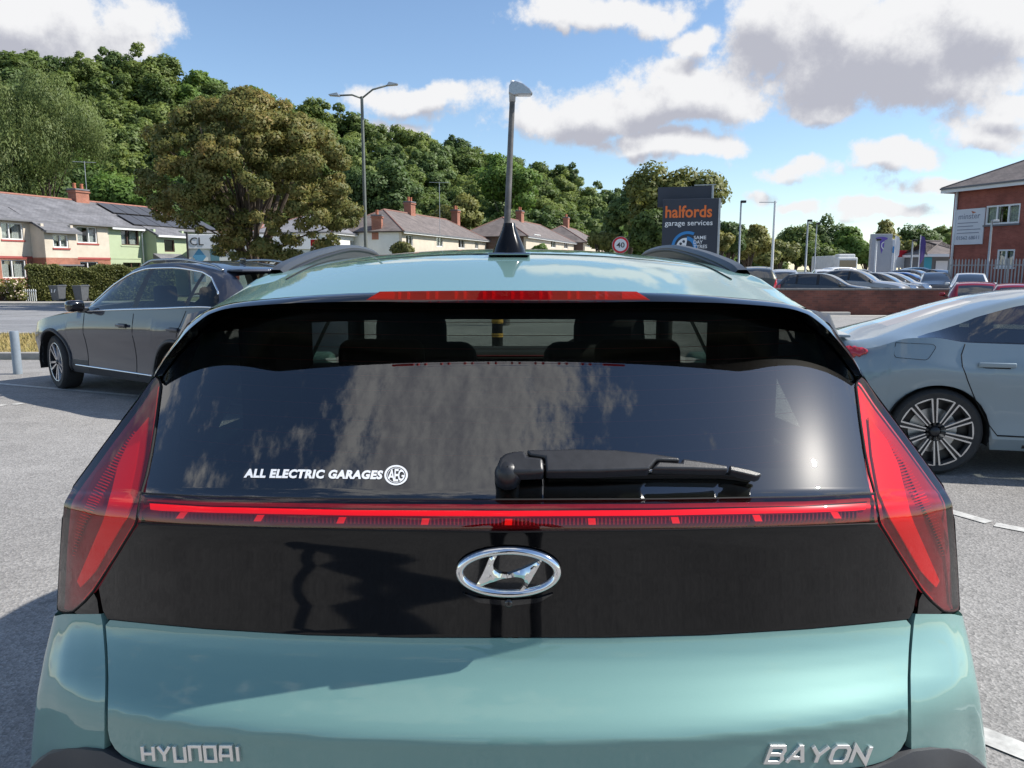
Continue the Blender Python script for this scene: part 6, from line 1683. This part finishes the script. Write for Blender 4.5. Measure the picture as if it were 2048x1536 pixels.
for z in (.60, .78): MB().lathe([(.077, z), (.077, z+.05)], 24).build('band', 'gold', b2, True)
# bollard behind the camera that mirrors in the black panel
b3 = empty('bollard', (-2.5, -2.9, 0), 0, label='blue grey bollard mirrored in the black rear panel of the hatchback', cat='bollard')
MB().lathe([(.001, 0), (.08, 0), (.08, .95), (.07, .98), (.001, .98)], 24).build('tube', 'bollard_grey', b3, True, 40)
# wheelie bins
def wheelie(u, v0, v1, label, num=None):
    Y = 46.3; p = at(u, v1, Y); zb = gz(p.x, p.y)+.09
    h = max(.95, at(u, v0, Y).z-zb); o = empty('wheelie_bin', (p.x, p.y, zb), R(-12), label=label, cat='bin', group='wheelie bins on the pavement')
    a, b = .24, .30; vs = [(-a, -a, .04), (a, -a, .04), (a, a, .04), (-a, a, .04), (-b, -b-.05, h*.88), (b, -b-.05, h*.88), (b, b, h*.88), (-b, b, h*.88)]
    mesh('body', vs, [(3, 2, 1, 0), (0, 1, 5, 4), (1, 2, 6, 5), (2, 3, 7, 6), (3, 0, 4, 7)], 'bin_grey', o)
    MB().box((0, 0, h*.91), (.66, .76, .07)).build('lid', 'bin_grey', o, bevel=.03); MB().box((0, .36, h*.97), (.5, .05, .05)).build('handle', 'bin_grey', o)
    for s in (-1, 1): MB().lathe([(.001, -.02), (.09, -.02), (.09, .02), (.001, .02)], 14, Matrix.Translation((s*.25, .22, .09)) @ Matrix.Rotation(R(90), 4, 'Y')).build('wheel', 'tyre', o)
    if num: stext(o, num, -.16, -.34, h*.52, .34, 'sign_white', Matrix.Rotation(R(86), 4, 'X'), 0, .01, None, 'house_number')
wheelie(118, 569, 604, 'dark grey wheelie bin numbered 17 in front of the hedge', '17'); wheelie(164, 569, 603, 'dark grey wheelie bin behind the mirror of the grey SUV')
# ================================================================ vegetation
leaf_mat('leaf_hill', [(.080, .122, .032), (.132, .188, .046), (.195, .25, .062), (.27, .315, .09)], .4, .6)
leaf_mat('leaf_brown', [(.095, .125, .036), (.165, .18, .05), (.28, .23, .07), (.44, .26, .10)], .4, .1)
leaf_mat('leaf_birch', [(.105, .150, .044), (.16, .21, .066), (.22, .265, .095), (.29, .32, .13)], .4, .2)
leaf_mat('leaf_fresh', [(.075, .150, .028), (.125, .215, .040), (.185, .275, .06), (.25, .33, .09)], .4, .2)
leaf_mat('leaf_yellow', [(.095, .12, .028), (.175, .19, .046), (.26, .255, .07), (.35, .30, .095)], .35, .35)
leaf_mat('leaf_dark', [(.055, .094, .030), (.090, .145, .042), (.13, .19, .056), (.18, .245, .078)], .35, .4)
leaf_mat('leaf_hedge', [(.065, .085, .022), (.115, .13, .036), (.17, .17, .05), (.26, .20, .075)], .3, .1)
P('petal', (.72, .50, .42), .7, var=(6, .3), col2=(.75, .66, .50))
def leaves(cl, n, size, seed, flat=.5, droop=0.0, aspect=.6, shell=.55):
    """numpy arrays of leaf quads spread through clumps cl = [(x,y,z,rx,rz)]"""
    g = np.random.default_rng(seed); cl = np.array(cl, float); w = cl[:, 3]**2; idx = g.choice(len(cl), n, p=w/w.sum())
    d = g.normal(size=(n, 3)); d /= np.linalg.norm(d, axis=1)[:, None]
    r = (shell+(1-shell)*g.random(n))**.8*(.85+.35*g.random(n))
    p = cl[idx, :3]+d*np.stack([cl[idx, 3], cl[idx, 3], cl[idx, 4]], 1)*r[:, None]
    nrm = d*.9+g.normal(size=(n, 3))*.55; nrm[:, 2] += flat; nrm /= np.linalg.norm(nrm, axis=1)[:, None]
    a = g.normal(size=(n, 3)); a[:, 2] -= droop*3; a -= nrm*(a*nrm).sum(1)[:, None]; a /= np.linalg.norm(a, axis=1)[:, None]
    cen = cl[:, :3].mean(0); o = p-cen; o /= np.linalg.norm(o, axis=1)[:, None]+1e-6
    sn = d*.75+o*.45+nrm*.45; sn[:, 2] += .12; sn /= np.linalg.norm(sn, axis=1)[:, None]
    nrm = np.where((nrm*sn).sum(1)[:, None] > 0, nrm, -nrm)
    b = np.cross(nrm, a); s = size*(.6+.8*g.random(n))[:, None]
    L = a*s; B = b*s*aspect
    v = np.stack([p-L, p-B-L*.1, p+L, p+B-L*.1], 1).reshape(-1, 3)
    return v, np.repeat(sn, 4, 0)
def leaf_mesh(name, v):
    v, sn = v if isinstance(v, tuple) else (v, None)
    n = len(v)//4; me = bpy.data.meshes.new(name); me.vertices.add(4*n); me.loops.add(4*n); me.polygons.add(n)
    me.vertices.foreach_set('co', v.astype(np.float32).ravel()); me.loops.foreach_set('vertex_index', np.arange(4*n, dtype=np.int32))
    me.polygons.foreach_set('loop_start', np.arange(0, 4*n, 4, dtype=np.int32)); me.update(calc_edges=True); me.validate()
    if sn is not None: me.polygons.foreach_set('use_smooth', np.ones(n, dtype=bool)); me.normals_split_custom_set_from_vertices(sn.tolist())
    return me
def dome(rng, rx, rz, zc, n, cr, low=-.55, squash=.8):
    """clumps over an uneven dome"""
    out = []
    for _ in range(n):
        while True:
            d = Vector((rng.gauss(0, 1), rng.gauss(0, 1), rng.gauss(0, 1))).normalized()
            if d.z > low: break
        k = (rng.random()**.33)*(.80+.22*math.sin(3*math.atan2(d.y, d.x)+d.z*4+rng.random()))
        k = max(.15, min(1, k)); r = cr*rng.uniform(.65, 1.3)
        out.append((d.x*rx*k, d.y*rx*k, zc+d.z*rz*k, r, r*squash))
    return out
def trunk_mesh(name, h, r, clumps, rng, nb=7, base_split=None):
    mb = MB(); top = Vector((rng.uniform(-.2, .2), rng.uniform(-.2, .2), h))
    mb.tube([(0, 0, -.4), (0, 0, 0), (0, .0, h*.3), tuple(top*.62), tuple(top)], [r*1.5, r*1.15, r*.9, r*.6, r*.15], 9)
    for c in rng.sample(clumps, min(nb, len(clumps))):
        z0 = h*rng.uniform(.18, .55); a = Vector((0, 0, z0)); b = Vector(c[:3]); m_ = a.lerp(b, .5)+Vector((0, 0, -.05*(b-a).length+.3))
        mb.tube([a, m_, b], [r*.45, r*.28, r*.06], 6)
    me = bpy.data.meshes.new(name); me.from_pydata(mb.v, [], mb.f); me.update(); me.polygons.foreach_set('use_smooth', [True]*len(me.polygons)); me.materials.append(M['bark']); return me
def tree(name, loc, rz, crown_me, trunk_me, sc=(1, 1, 1), label=None, group=None):
    t = empty(name, loc, rz, label=label, cat='tree', group=group); t.scale = sc
    c = bpy.data.objects.new('crown', crown_me); COL.objects.link(c); c.parent = t
    k = bpy.data.objects.new('trunk', trunk_me); COL.objects.link(k); k.parent = t
    return t
def make_proto(seed, h, rx, rz, ncl, cr, nleaf, size, mat, low=-.5, flat=.5, droop=0, tr=.22, zc=None, aspect=.6, squash=.8):
    rng = random.Random(seed); zc = h-rz*1.02 if zc is None else zc
    cl = dome(rng, rx, rz, zc, ncl, cr, low, squash)
    cm = leaf_mesh('crown', leaves(cl, nleaf, size, seed, flat, droop, aspect)); cm.materials.append(M[mat])
    return cm, trunk_mesh('trunk', h*.8, tr, cl, rng)
# wooded hill
ROWN = ['at the foot of the wooded hill', 'low on the wooded hill', 'below half way up the wooded hill', 'half way up the wooded hill', 'above half way up the wooded hill', 'just below the wooded skyline', 'on the wooded skyline']
HCOUNT = {}
def hill_label(k, u, q):
    tone = 'dark green' if q < .22 else ('bright green' if q > .90 else 'mid green')
    HCOUNT[(k, u > -20)] = n = HCOUNT.get((k, u > -20), 0)+1
    suf = 'th' if 10 < n % 100 < 14 else {1: 'st', 2: 'nd', 3: 'rd'}.get(n % 10, 'th')
    return '%s tree %s, %d%s from the left' % (tone, ROWN[k], n, suf) if u > -20 else '%s tree %s, %d%s beyond the left edge' % (tone, ROWN[k], n, suf)
HP = [make_proto(100+i, 11+.5*(i % 3), 4.2+.4*(i % 4), 4.8+.35*(i % 3), 34+3*(i % 3), 1.45, 9000, .30, 'leaf_hill', -.75) for i in range(7)]
HP2 = [make_proto(200+i, 12, 4.0, 5.2, 40, 1.3, 9000, .29, 'leaf_dark', -.8) for i in range(2)]
HP3 = [make_proto(220, 11, 4.6, 4.8, 36, 1.5, 9000, .30, 'leaf_fresh', -.7)]
VT = [(-200, 100), (0, 98), (100, 102), (250, 103), (330, 108), (420, 138), (500, 165), (560, 192), (640, 200), (700, 222), (760, 238), (850, 258), (960, 285), (1060, 314), (1150, 340), (1210, 368), (1290, 395), (1400, 430), (1520, 470)]
VL = [(-200, 395), (0, 390), (300, 392), (600, 415), (900, 428), (1200, 440), (1520, 490)]
rng = random.Random(7); NR = 7; base = {}
us = list(np.arange(-190, 1530, 58))
def hilldist(u, k): return 84+max(0, u)/1400*62+k*15
for k in range(NR):
    for ci, u in enumerate(us):
        uu = u+(29 if k % 2 else 0)+rng.uniform(-14, 14); t = k/(NR-1); t = t**.9
        v = interp(uu, VL)*(1-t)+interp(uu, VT)*t+rng.uniform(-9, 9)
        Y = hilldist(uu, k)+rng.uniform(-3, 3); p = at(uu, v, Y)
        q = rng.random(); cm, tm = rng.choice(HP2) if q < .22 else (HP3[0] if q > .90 else rng.choice(HP)); hgt_ = 12.0
        s = rng.uniform(.82, 1.12)*(1+.12*(Y-84)/100); zb = p.z-11.2*s
        base[(k, ci)] = (p.x, p.y, zb)
        tree('hill_tree', (p.x, p.y, zb), rng.uniform(0, 6.28), cm, tm, (s*rng.uniform(.95, 1.15), s*rng.uniform(.95, 1.15), s), hill_label(k, uu, q), 'trees of the wooded hillside')
# the hill they stand on
vs, n = [], len(us)
rows_ = [[(at(u, 500, hilldist(u, 0)-14).x, hilldist(u, 0)-14, -.6) for u in us]]+[[base[(k, c)] for c in range(n)] for k in range(NR)]
rows_ += [[(x*1.25, y+40, z-4) for x, y, z in rows_[-1]], [(x*1.8, y+160, -2) for x, y, z in rows_[-1]]]
vs = [p for r in rows_ for p in r]
tag(mesh('hill', vs, [(i*n+j, i*n+j+1, (i+1)*n+j+1, (i+1)*n+j) for i in range(len(rows_)-1) for j in range(n-1)], 'hill_floor', None, True), kind='structure')
# trees that stand apart
def lone(name, u, v_top, hw_px, Y, v_bot, mat, label, seed, nleaf=14000, size=.2, low=-.6, droop=0, ncl=60, crf=.30, flat=.5, tr=.2, group=None, rzf=None, aspect=.6, zb=None, squash=.8):
    p = at(u, v_top, Y); zb = gz(p.x, p.y) if zb is None else zb; h = p.z-zb; rx = hw_px*Y/F; zl = at(u, v_bot, Y).z-zb
    rz = (h-zl)/2 if rzf is None else rzf; zc = (h+zl)/2; cr = rx*crf
    r2 = random.Random(seed); cl = dome(r2, rx-cr*.6, max(.3, rz-cr*.5), zc, ncl, cr, low, squash)
    cm = leaf_mesh('crown', leaves(cl, nleaf, size, seed, flat, droop, aspect)); cm.materials.append(M[mat])
    return tree(name, (p.x, p.y, zb), 0, cm, trunk_mesh('trunk', h*.72, tr, cl, r2, 10), (1, 1, 1), label, group)
lone('birch_tree', 78, 140, 120, 74, 415, 'leaf_birch', 'tall pale weeping birch behind the cream house', 11, 42000, .13, -.9, 1.0, 80, .22, .1, .2, aspect=.32, squash=1.5, zb=1.5)
lone('birch_tree', -20, 270, 90, 70, 430, 'leaf_birch', 'lower pale birch cut by the photo edge behind the cream house', 12, 14000, .17, -.9, 1.0, 40, .28, .1, .18, aspect=.32, squash=1.4, zb=1)
lone('broadleaf_tree', 245, 340, 105, 68, 440, 'leaf_fresh', 'bright green bushy tree behind the solar panel roof', 13, 22000, .16, -.7, 0, 60, .24, zb=.5)
# the big brown-green tree: dome, sides lower
p = at(490, 180, 40); zb = gz(p.x, p.y)
rb = random.Random(21); cl = []
def bt(u, v, dy, r): q = at(u, v, 40+dy); return (q.x-p.x, q.y-p.y, q.z-zb, r, r*.72)
OUT = [(192, 470, 530), (215, 385, 590), (250, 320, 640), (285, 280, 680), (320, 256, 706), (355, 258, 720), (390, 280, 726), (420, 305, 728), (445, 345, 724), (465, 395, 722), (490, 420, 690), (518, 440, 590)]
for k in range(300):
    v = rb.uniform(193, 516)
    if v > 440 and rb.random() < .45: continue
    lo = interp(v, [(a, c) for a, c, d in OUT]); hi = interp(v, [(a, d) for a, c, d in OUT])
    u = rb.uniform(lo+12, hi-12); half = (hi-lo)/2*40/F; q = (u-(lo+hi)/2)*40/F/half
    dy = rb.choice((-1, -1, 1))*half*math.sqrt(max(0, 1-q*q))*rb.uniform(.35, .95)*.85
    cl.append(bt(u, v, dy, rb.uniform(.32, .75) if v < 440 else rb.uniform(.25, .5)))
cm = leaf_mesh('crown', leaves(cl, 110000, .078, 22, .35, .35, .62)); cm.materials.append(M['leaf_brown'])
mb = MB(); hh_ = p.z-zb
for k in range(6):
    a = k*1.05; mb.tube([(.10*math.cos(a), .10*math.sin(a), -.3), (.18*math.cos(a), .18*math.sin(a), 1.3), (.9*math.cos(a), .9*math.sin(a), 3.6), (2.1*math.cos(a), 2.1*math.sin(a), 6.2), (2.9*math.cos(a), 2.7*math.sin(a), 8.6)], [.24, .20, .15, .09, .03], 8)
for c in rb.sample(cl, 55):
    b = Vector(c[:3]); ang = math.atan2(b.y, b.x); z0 = min(b.z*.6, 5); a = Vector((math.cos(ang)*.35*z0/2, math.sin(ang)*.35*z0/2, z0)); mb.tube([a, a.lerp(b, .5)+Vector((0, 0, .2)), b], [.07, .045, .012], 5)
tm = bpy.data.meshes.new('trunk'); tm.from_pydata(mb.v, [], mb.f); tm.update(); tm.materials.append(M['bark'])
tree('sycamore_tree', (p.x, p.y, zb), 0, cm, tm, (1, 1, 1), 'large broad tree with browning leaves between the houses and the twin arm lamp')
lone('broadleaf_tree', 755, 300, 85, 78, 480, 'leaf_dark', 'dark green tree behind the tall brick chimney stack', 31, 16000, .19, -.8, 0, 50, .27, zb=0)
lone('broadleaf_tree', 915, 385, 55, 92, 480, 'leaf_yellow', 'small pale green tree above the roof of the cream semi', 32, 9000, .2, -.8, 0, 36, .3, zb=0)
lone('broadleaf_tree', 1015, 295, 75, 128, 450, 'leaf_fresh', 'bright green round tree on the hillside behind the dark lamp post', 33, 14000, .26, -.8, 0, 50, .26, zb=3)
lone('broadleaf_tree', 1345, 327, 112, 60, 505, 'leaf_yellow', 'large yellowish green tree behind the dark totem sign', 34, 26000, .17, -.8, 0, 80, .25, tr=.25)
lone('broadleaf_tree', 1262, 352, 62, 72, 500, 'leaf_dark', 'dark tree to the left behind the totem sign', 35, 14000, .19, -.8, 0, 45, .28)
lone('broadleaf_tree', 1318, 420, 70, 52, 515, 'leaf_hill', 'lower dark green tree just behind the totem sign', 36, 14000, .15, -.9, 0, 45, .28)
lone('conifer_tree', 1462, 432, 36, 66, 520, 'leaf_dark', 'dark conical tree right of the totem sign', 37, 10000, .14, -.95, 0, 40, .34)
lone('broadleaf_tree', 1500, 448, 48, 72, 525, 'leaf_yellow', 'round yellow green tree right of the dark conical tree', 38, 12000, .17, -.95, 0, 40, .3)
lone('broadleaf_tree', 1437, 455, 30, 60, 520, 'leaf_yellow', 'narrow light green tree at the edge of the totem sign', 39, 8000, .14, -.95, 0, 30, .34)
for i, (u, v, hw, Y, m, lb) in enumerate(((1596, 440, 52, 120, 'leaf_hill', 'green tree left of the dark headed lamp post beyond the cars'), (1562, 478, 44, 108, 'leaf_yellow', 'low yellow green tree beyond the khaki SUV'),
        (1645, 432, 50, 125, 'leaf_dark', 'tall dark tree in the middle of the far tree line'), (1625, 485, 50, 110, 'leaf_hill', 'low round tree under the tall dark tree'), (1703, 452, 40, 115, 'leaf_fresh', 'light green tree above the white lorry'),
        (1735, 480, 34, 108, 'leaf_fresh', 'light green bush left of the tall grey sign'), (1775, 438, 36, 112, 'leaf_yellow', 'yellow green tree directly behind the tall grey sign'), (1810, 478, 34, 108, 'leaf_yellow', 'yellow bushy tree behind the red notice board'),
        (1842, 440, 50, 118, 'leaf_dark', 'dark round tree behind the purple flag'), (1893, 445, 42, 122, 'leaf_hill', 'green tree peeping out beside the brick office'), (1940, 450, 50, 125, 'leaf_hill', 'tree hidden behind the brick office'),
        (1535, 500, 30, 100, 'leaf_yellow', 'small yellow bush behind the khaki SUV'), (1670, 500, 40, 112, 'leaf_dark', 'dark shrub behind the white lorry'))):
    if u == 1940: continue
    lone('far_tree', u, v, hw, Y, 534, m, lb, 60+i, 9000, .24, -.95, 0, 40, .3, group='far tree line', zb=-.3)
lone('garden_tree', 1205, 462, 34, 60, 500, 'leaf_yellow', 'small yellowish tree left of the speed limit sign', 51, 7000, .12, -.9, 0, 28, .34)
lone('garden_shrub', 803, 486, 26, 56, 512, 'leaf_hedge', 'feathery pale shrub in front of the cream semi', 52, 6000, .11, -.95, .3, 24, .36)
lone('garden_shrub', 1082, 487, 16, 56, 506, 'leaf_fresh', 'small green shrub just right of the roof aerial fin', 53, 4000, .1, -.95, 0, 16, .4)
# hedge along the front garden
ha, hb_ = at(58, 600, 47.4), at(345, 585, 53)
hdg = empty('garden_hedge', (ha.x, ha.y, gz(ha.x, ha.y)), math.atan2(hb_.y-ha.y, hb_.x-ha.x), label='long clipped olive green hedge in front of the cream and green houses', cat='hedge')
HLn = math.hypot(hb_.x-ha.x, hb_.y-ha.y); g = np.random.default_rng(5); n = 42000
pts = np.stack([g.random(n)*HLn, (g.random(n)-.5)*1.3, g.random(n)**.8*2.15], 1); top_ = 2.05+.12*np.sin(pts[:, 0]*1.7)+.06*np.sin(pts[:, 0]*5.1); pts[:, 2] *= top_/2.15
face = g.random(n); pts[:, 1] = np.where(face < .6, -.65+g.normal(size=n)*.07+.05*np.sin(pts[:, 0]*3+pts[:, 2]*4), pts[:, 1]); pts[:, 2] = np.where((face > .6) & (face < .85), top_+g.normal(size=n)*.06, pts[:, 2])
nr = g.normal(size=(n, 3)); nr[:, 1] -= .6; nr[:, 2] += .6; nr /= np.linalg.norm(nr, axis=1)[:, None]
a = g.normal(size=(n, 3)); a -= nr*(a*nr).sum(1)[:, None]; a /= np.linalg.norm(a, axis=1)[:, None]; b = np.cross(nr, a); s = (.06*(.6+.8*g.random(n)))[:, None]
v = np.stack([pts-a*s, pts+b*s*.6, pts+a*s, pts-b*s*.6], 1).reshape(-1, 3)
hm = leaf_mesh('foliage', v); hm.materials.append(M['leaf_hedge']); o = bpy.data.objects.new('foliage', hm); COL.objects.link(o); o.parent = hdg
MB().box((HLn/2, .05, .95), (HLn-.2, 1.0, 1.85)).build('hedge_core', 'hill_floor', hdg)
# rose bush with blossoms by the road
q = at(22, 603, 46.9); rbz = empty('rose_bush', (q.x, q.y, gz(q.x, q.y)), 0, label='straggly rose bush with pale pink flowers in front of the brick window', cat='bush')
rr = random.Random(3); cl = [(rr.uniform(-1.3, 1.3), rr.uniform(-.5, .5), rr.uniform(.25, 1.25), .32, .3) for _ in range(26)]
cm = leaf_mesh('foliage', leaves(cl, 6000, .055, 8, .4)); cm.materials.append(M['leaf_yellow']); o = bpy.data.objects.new('foliage', cm); COL.objects.link(o); o.parent = rbz
pv = leaves([(c[0], c[1]-.1, c[2]+.05, .33, .3) for c in cl], 420, .055, 9, .4, 0, .9, .9); pm_ = leaf_mesh('blossoms', pv); pm_.materials.append(M['petal']); o = bpy.data.objects.new('blossoms', pm_); COL.objects.link(o); o.parent = rbz; o['kind'] = 'stuff'
mb = MB()
for c in cl: mb.tube([(c[0]*.5, 0, 0), (c[0]*.8, c[1]*.6, c[2]*.5), c[:3]], [.02, .015, .006], 5)
mb.build('stems', 'bark', rbz)
q = at(60, 603, 46.6); gf = empty('garden_railing', (q.x, q.y, gz(q.x, q.y)+.09), R(-10), label='low white garden railing beside the rose bush', cat='railing')
for k in range(7): MB().box((k*.14-.4, 0, .35), (.03, .03, .7+.05*(k % 2))).build('bar', 'upvc', gf)
MB().box((0, 0, .6), (1.0, .03, .04)).build('rail', 'upvc', gf)
# dry grass blades on the verge
g = np.random.default_rng(9); n = 16000; x = -14+g.random(n)*10; y = 12.9+g.random(n)*4.2; h = .03+.05*g.random(n); an = g.random(n)*6.28
zz_ = np.array([gz(0, yy_) for yy_ in y])+.075; dx, dy = np.cos(an)*.008, np.sin(an)*.008; lx, ly = g.normal(size=n)*.02, g.normal(size=n)*.02
v = np.stack([np.stack([x-dx, y-dy, zz_], 1), np.stack([x+dx, y+dy, zz_], 1), np.stack([x+lx+dx*.3, y+ly+dy*.3, zz_+h], 1), np.stack([x+lx-dx*.3, y+ly-dy*.3, zz_+h], 1)], 1).reshape(-1, 3)
gm_ = leaf_mesh('grass', v); P('straw', (.42, .31, .13), .9, var=(2, .3), col2=(.30, .26, .09)); gm_.materials.append(M['straw']); o = bpy.data.objects.new('grass', gm_); COL.objects.link(o); tag(o, 'short sun-dried yellow grass on the verge', 'grass', kind='stuff')
# ================================================================ the photographer (mirrored, with the shadow, in the black panel)
def skin_body(name, joints, edges, radii, m, parent, root=0, sub=2):
    me = bpy.data.meshes.new(name); me.from_pydata(joints, edges, []); me.update()
    o = bpy.data.objects.new(name, me); COL.objects.link(o); o.parent = parent; me.materials.append(M[m])
    sk = o.modifiers.new('skin', 'SKIN'); sk.use_smooth_shade = True
    me.skin_vertices.new() if not me.skin_vertices else None
    for i, r in enumerate(radii): me.skin_vertices[0].data[i].radius = (r, r*.85) if not isinstance(r, tuple) else r
    me.skin_vertices[0].data[root].use_root = True
    ss = o.modifiers.new('sub', 'SUBSURF'); ss.levels = sub; ss.render_levels = sub
    return o
P('cloth_dark', (.020, .022, .028), .85, bump=(200, .2)); P('skin', (.42, .25, .18), .55); P('hair', (.03, .02, .015), .6)
pr_ = empty('person', (.04, -.44, 0), 0, label='person in dark clothes holding up a phone, mirrored in the black rear panel', cat='person')
J = [(0, 0, .93), (0, 0, 1.12), (0, .01, 1.34), (0, .01, 1.47), (0, .03, 1.54), (0, .045, 1.64), (0, .04, 1.73),        # 0 pelvis .. 6 crown
     (.10, 0, .86), (.12, .02, .48), (.13, -.02, .09), (.14, .12, .04), (-.10, 0, .86), (-.12, .03, .48), (-.13, -.02, .09), (-.15, .12, .04),
     (.19, 0, 1.40), (.27, .06, 1.14), (.08, .34, 1.38), (-.19, 0, 1.40), (-.33, .03, 1.18), (-.10, .34, 1.38)]
E = [(0, 1), (1, 2), (2, 3), (3, 4), (4, 5), (5, 6), (0, 7), (7, 8), (8, 9), (9, 10), (0, 11), (11, 12), (12, 13), (13, 14), (2, 15), (15, 16), (16, 17), (2, 18), (18, 19), (19, 20)]
RD = [(.16, .12), (.15, .11), (.17, .12), .06, .055, .085, .06, .10, .065, .05, .045, .10, .065, .05, .045, .07, .05, .034, .07, .05, .034]
skin_body('body', J, E, RD, 'cloth_dark', pr_)
hd_ = MB()
for i in range(11):
    pass
def ball(c, r, n=14, m_=10):
    mb = MB(); vs = []; fs = []
    for i in range(m_+1):
        t = math.pi*i/m_
        for k in range(n): a = 2*math.pi*k/n; vs.append((c[0]+r[0]*math.sin(t)*math.cos(a), c[1]+r[1]*math.sin(t)*math.sin(a), c[2]+r[2]*math.cos(t)))
    fs = [(i*n+k, i*n+(k+1) % n, (i+1)*n+(k+1) % n, (i+1)*n+k) for i in range(m_) for k in range(n)]
    return mb.add(vs, fs)
hb2 = ball((0, .045, 1.635), (.078, .095, .115)); hb2.add(*[[(-.014, .135, 1.62), (.014, .135, 1.62), (0, .165, 1.612), (0, .14, 1.66)], [(0, 1, 2), (1, 3, 2), (3, 0, 2)]]); 
for s in (-1, 1): hb2.add(ball((s*.08, .04, 1.63), (.012, .022, .032), 8, 6).v, ball((0, 0, 0), (1, 1, 1), 8, 6).f)
hb2.build('head', 'skin', pr_, True)
ball((0, .022, 1.668), (.087, .098, .10)).build('hair', 'hair', pr_, True)
for s in (-1, 1):
    hx = s*.088
    JJ = [(hx, .34, 1.385), (hx-s*.015, .37, 1.43)]; EE = [(0, 1)]; RRr = [.028, .03]
    for f in range(4):
        b = len(JJ); JJ += [(hx-s*.020, .385+.004*f, 1.425+.016*f), (hx-s*.045, .405, 1.43+.016*f), (hx-s*.052+s*.002*f, .418, 1.432+.016*f)]; EE += [(1, b), (b, b+1), (b+1, b+2)]; RRr += [.010, .009, .008]
    b = len(JJ); JJ += [(hx-s*.01, .375, 1.40), (hx-s*.045, .375, 1.415)]; EE += [(0, b), (b, b+1)]; RRr += [.012, .010]
    skin_body('hand', JJ, EE, RRr, 'skin', pr_, 0, 1)
ph = empty('phone', (0, -.03, 1.475), 0, label='black phone held up by the person in dark clothes', cat='phone')
MB().box((.028, 0, -.012), (.15, .009, .075)).build('case', 'gap_black', ph, bevel=.004); 
for dx in (-.004, .012): MB().lathe([(.001, .0), (.006, .0), (.0065, -.003), (.0065, .003)], 16, Matrix.Translation((dx, .006, .012)) @ Matrix.Rotation(R(90), 4, 'X')).build('camera_ring', 'gloss_black', ph, True)
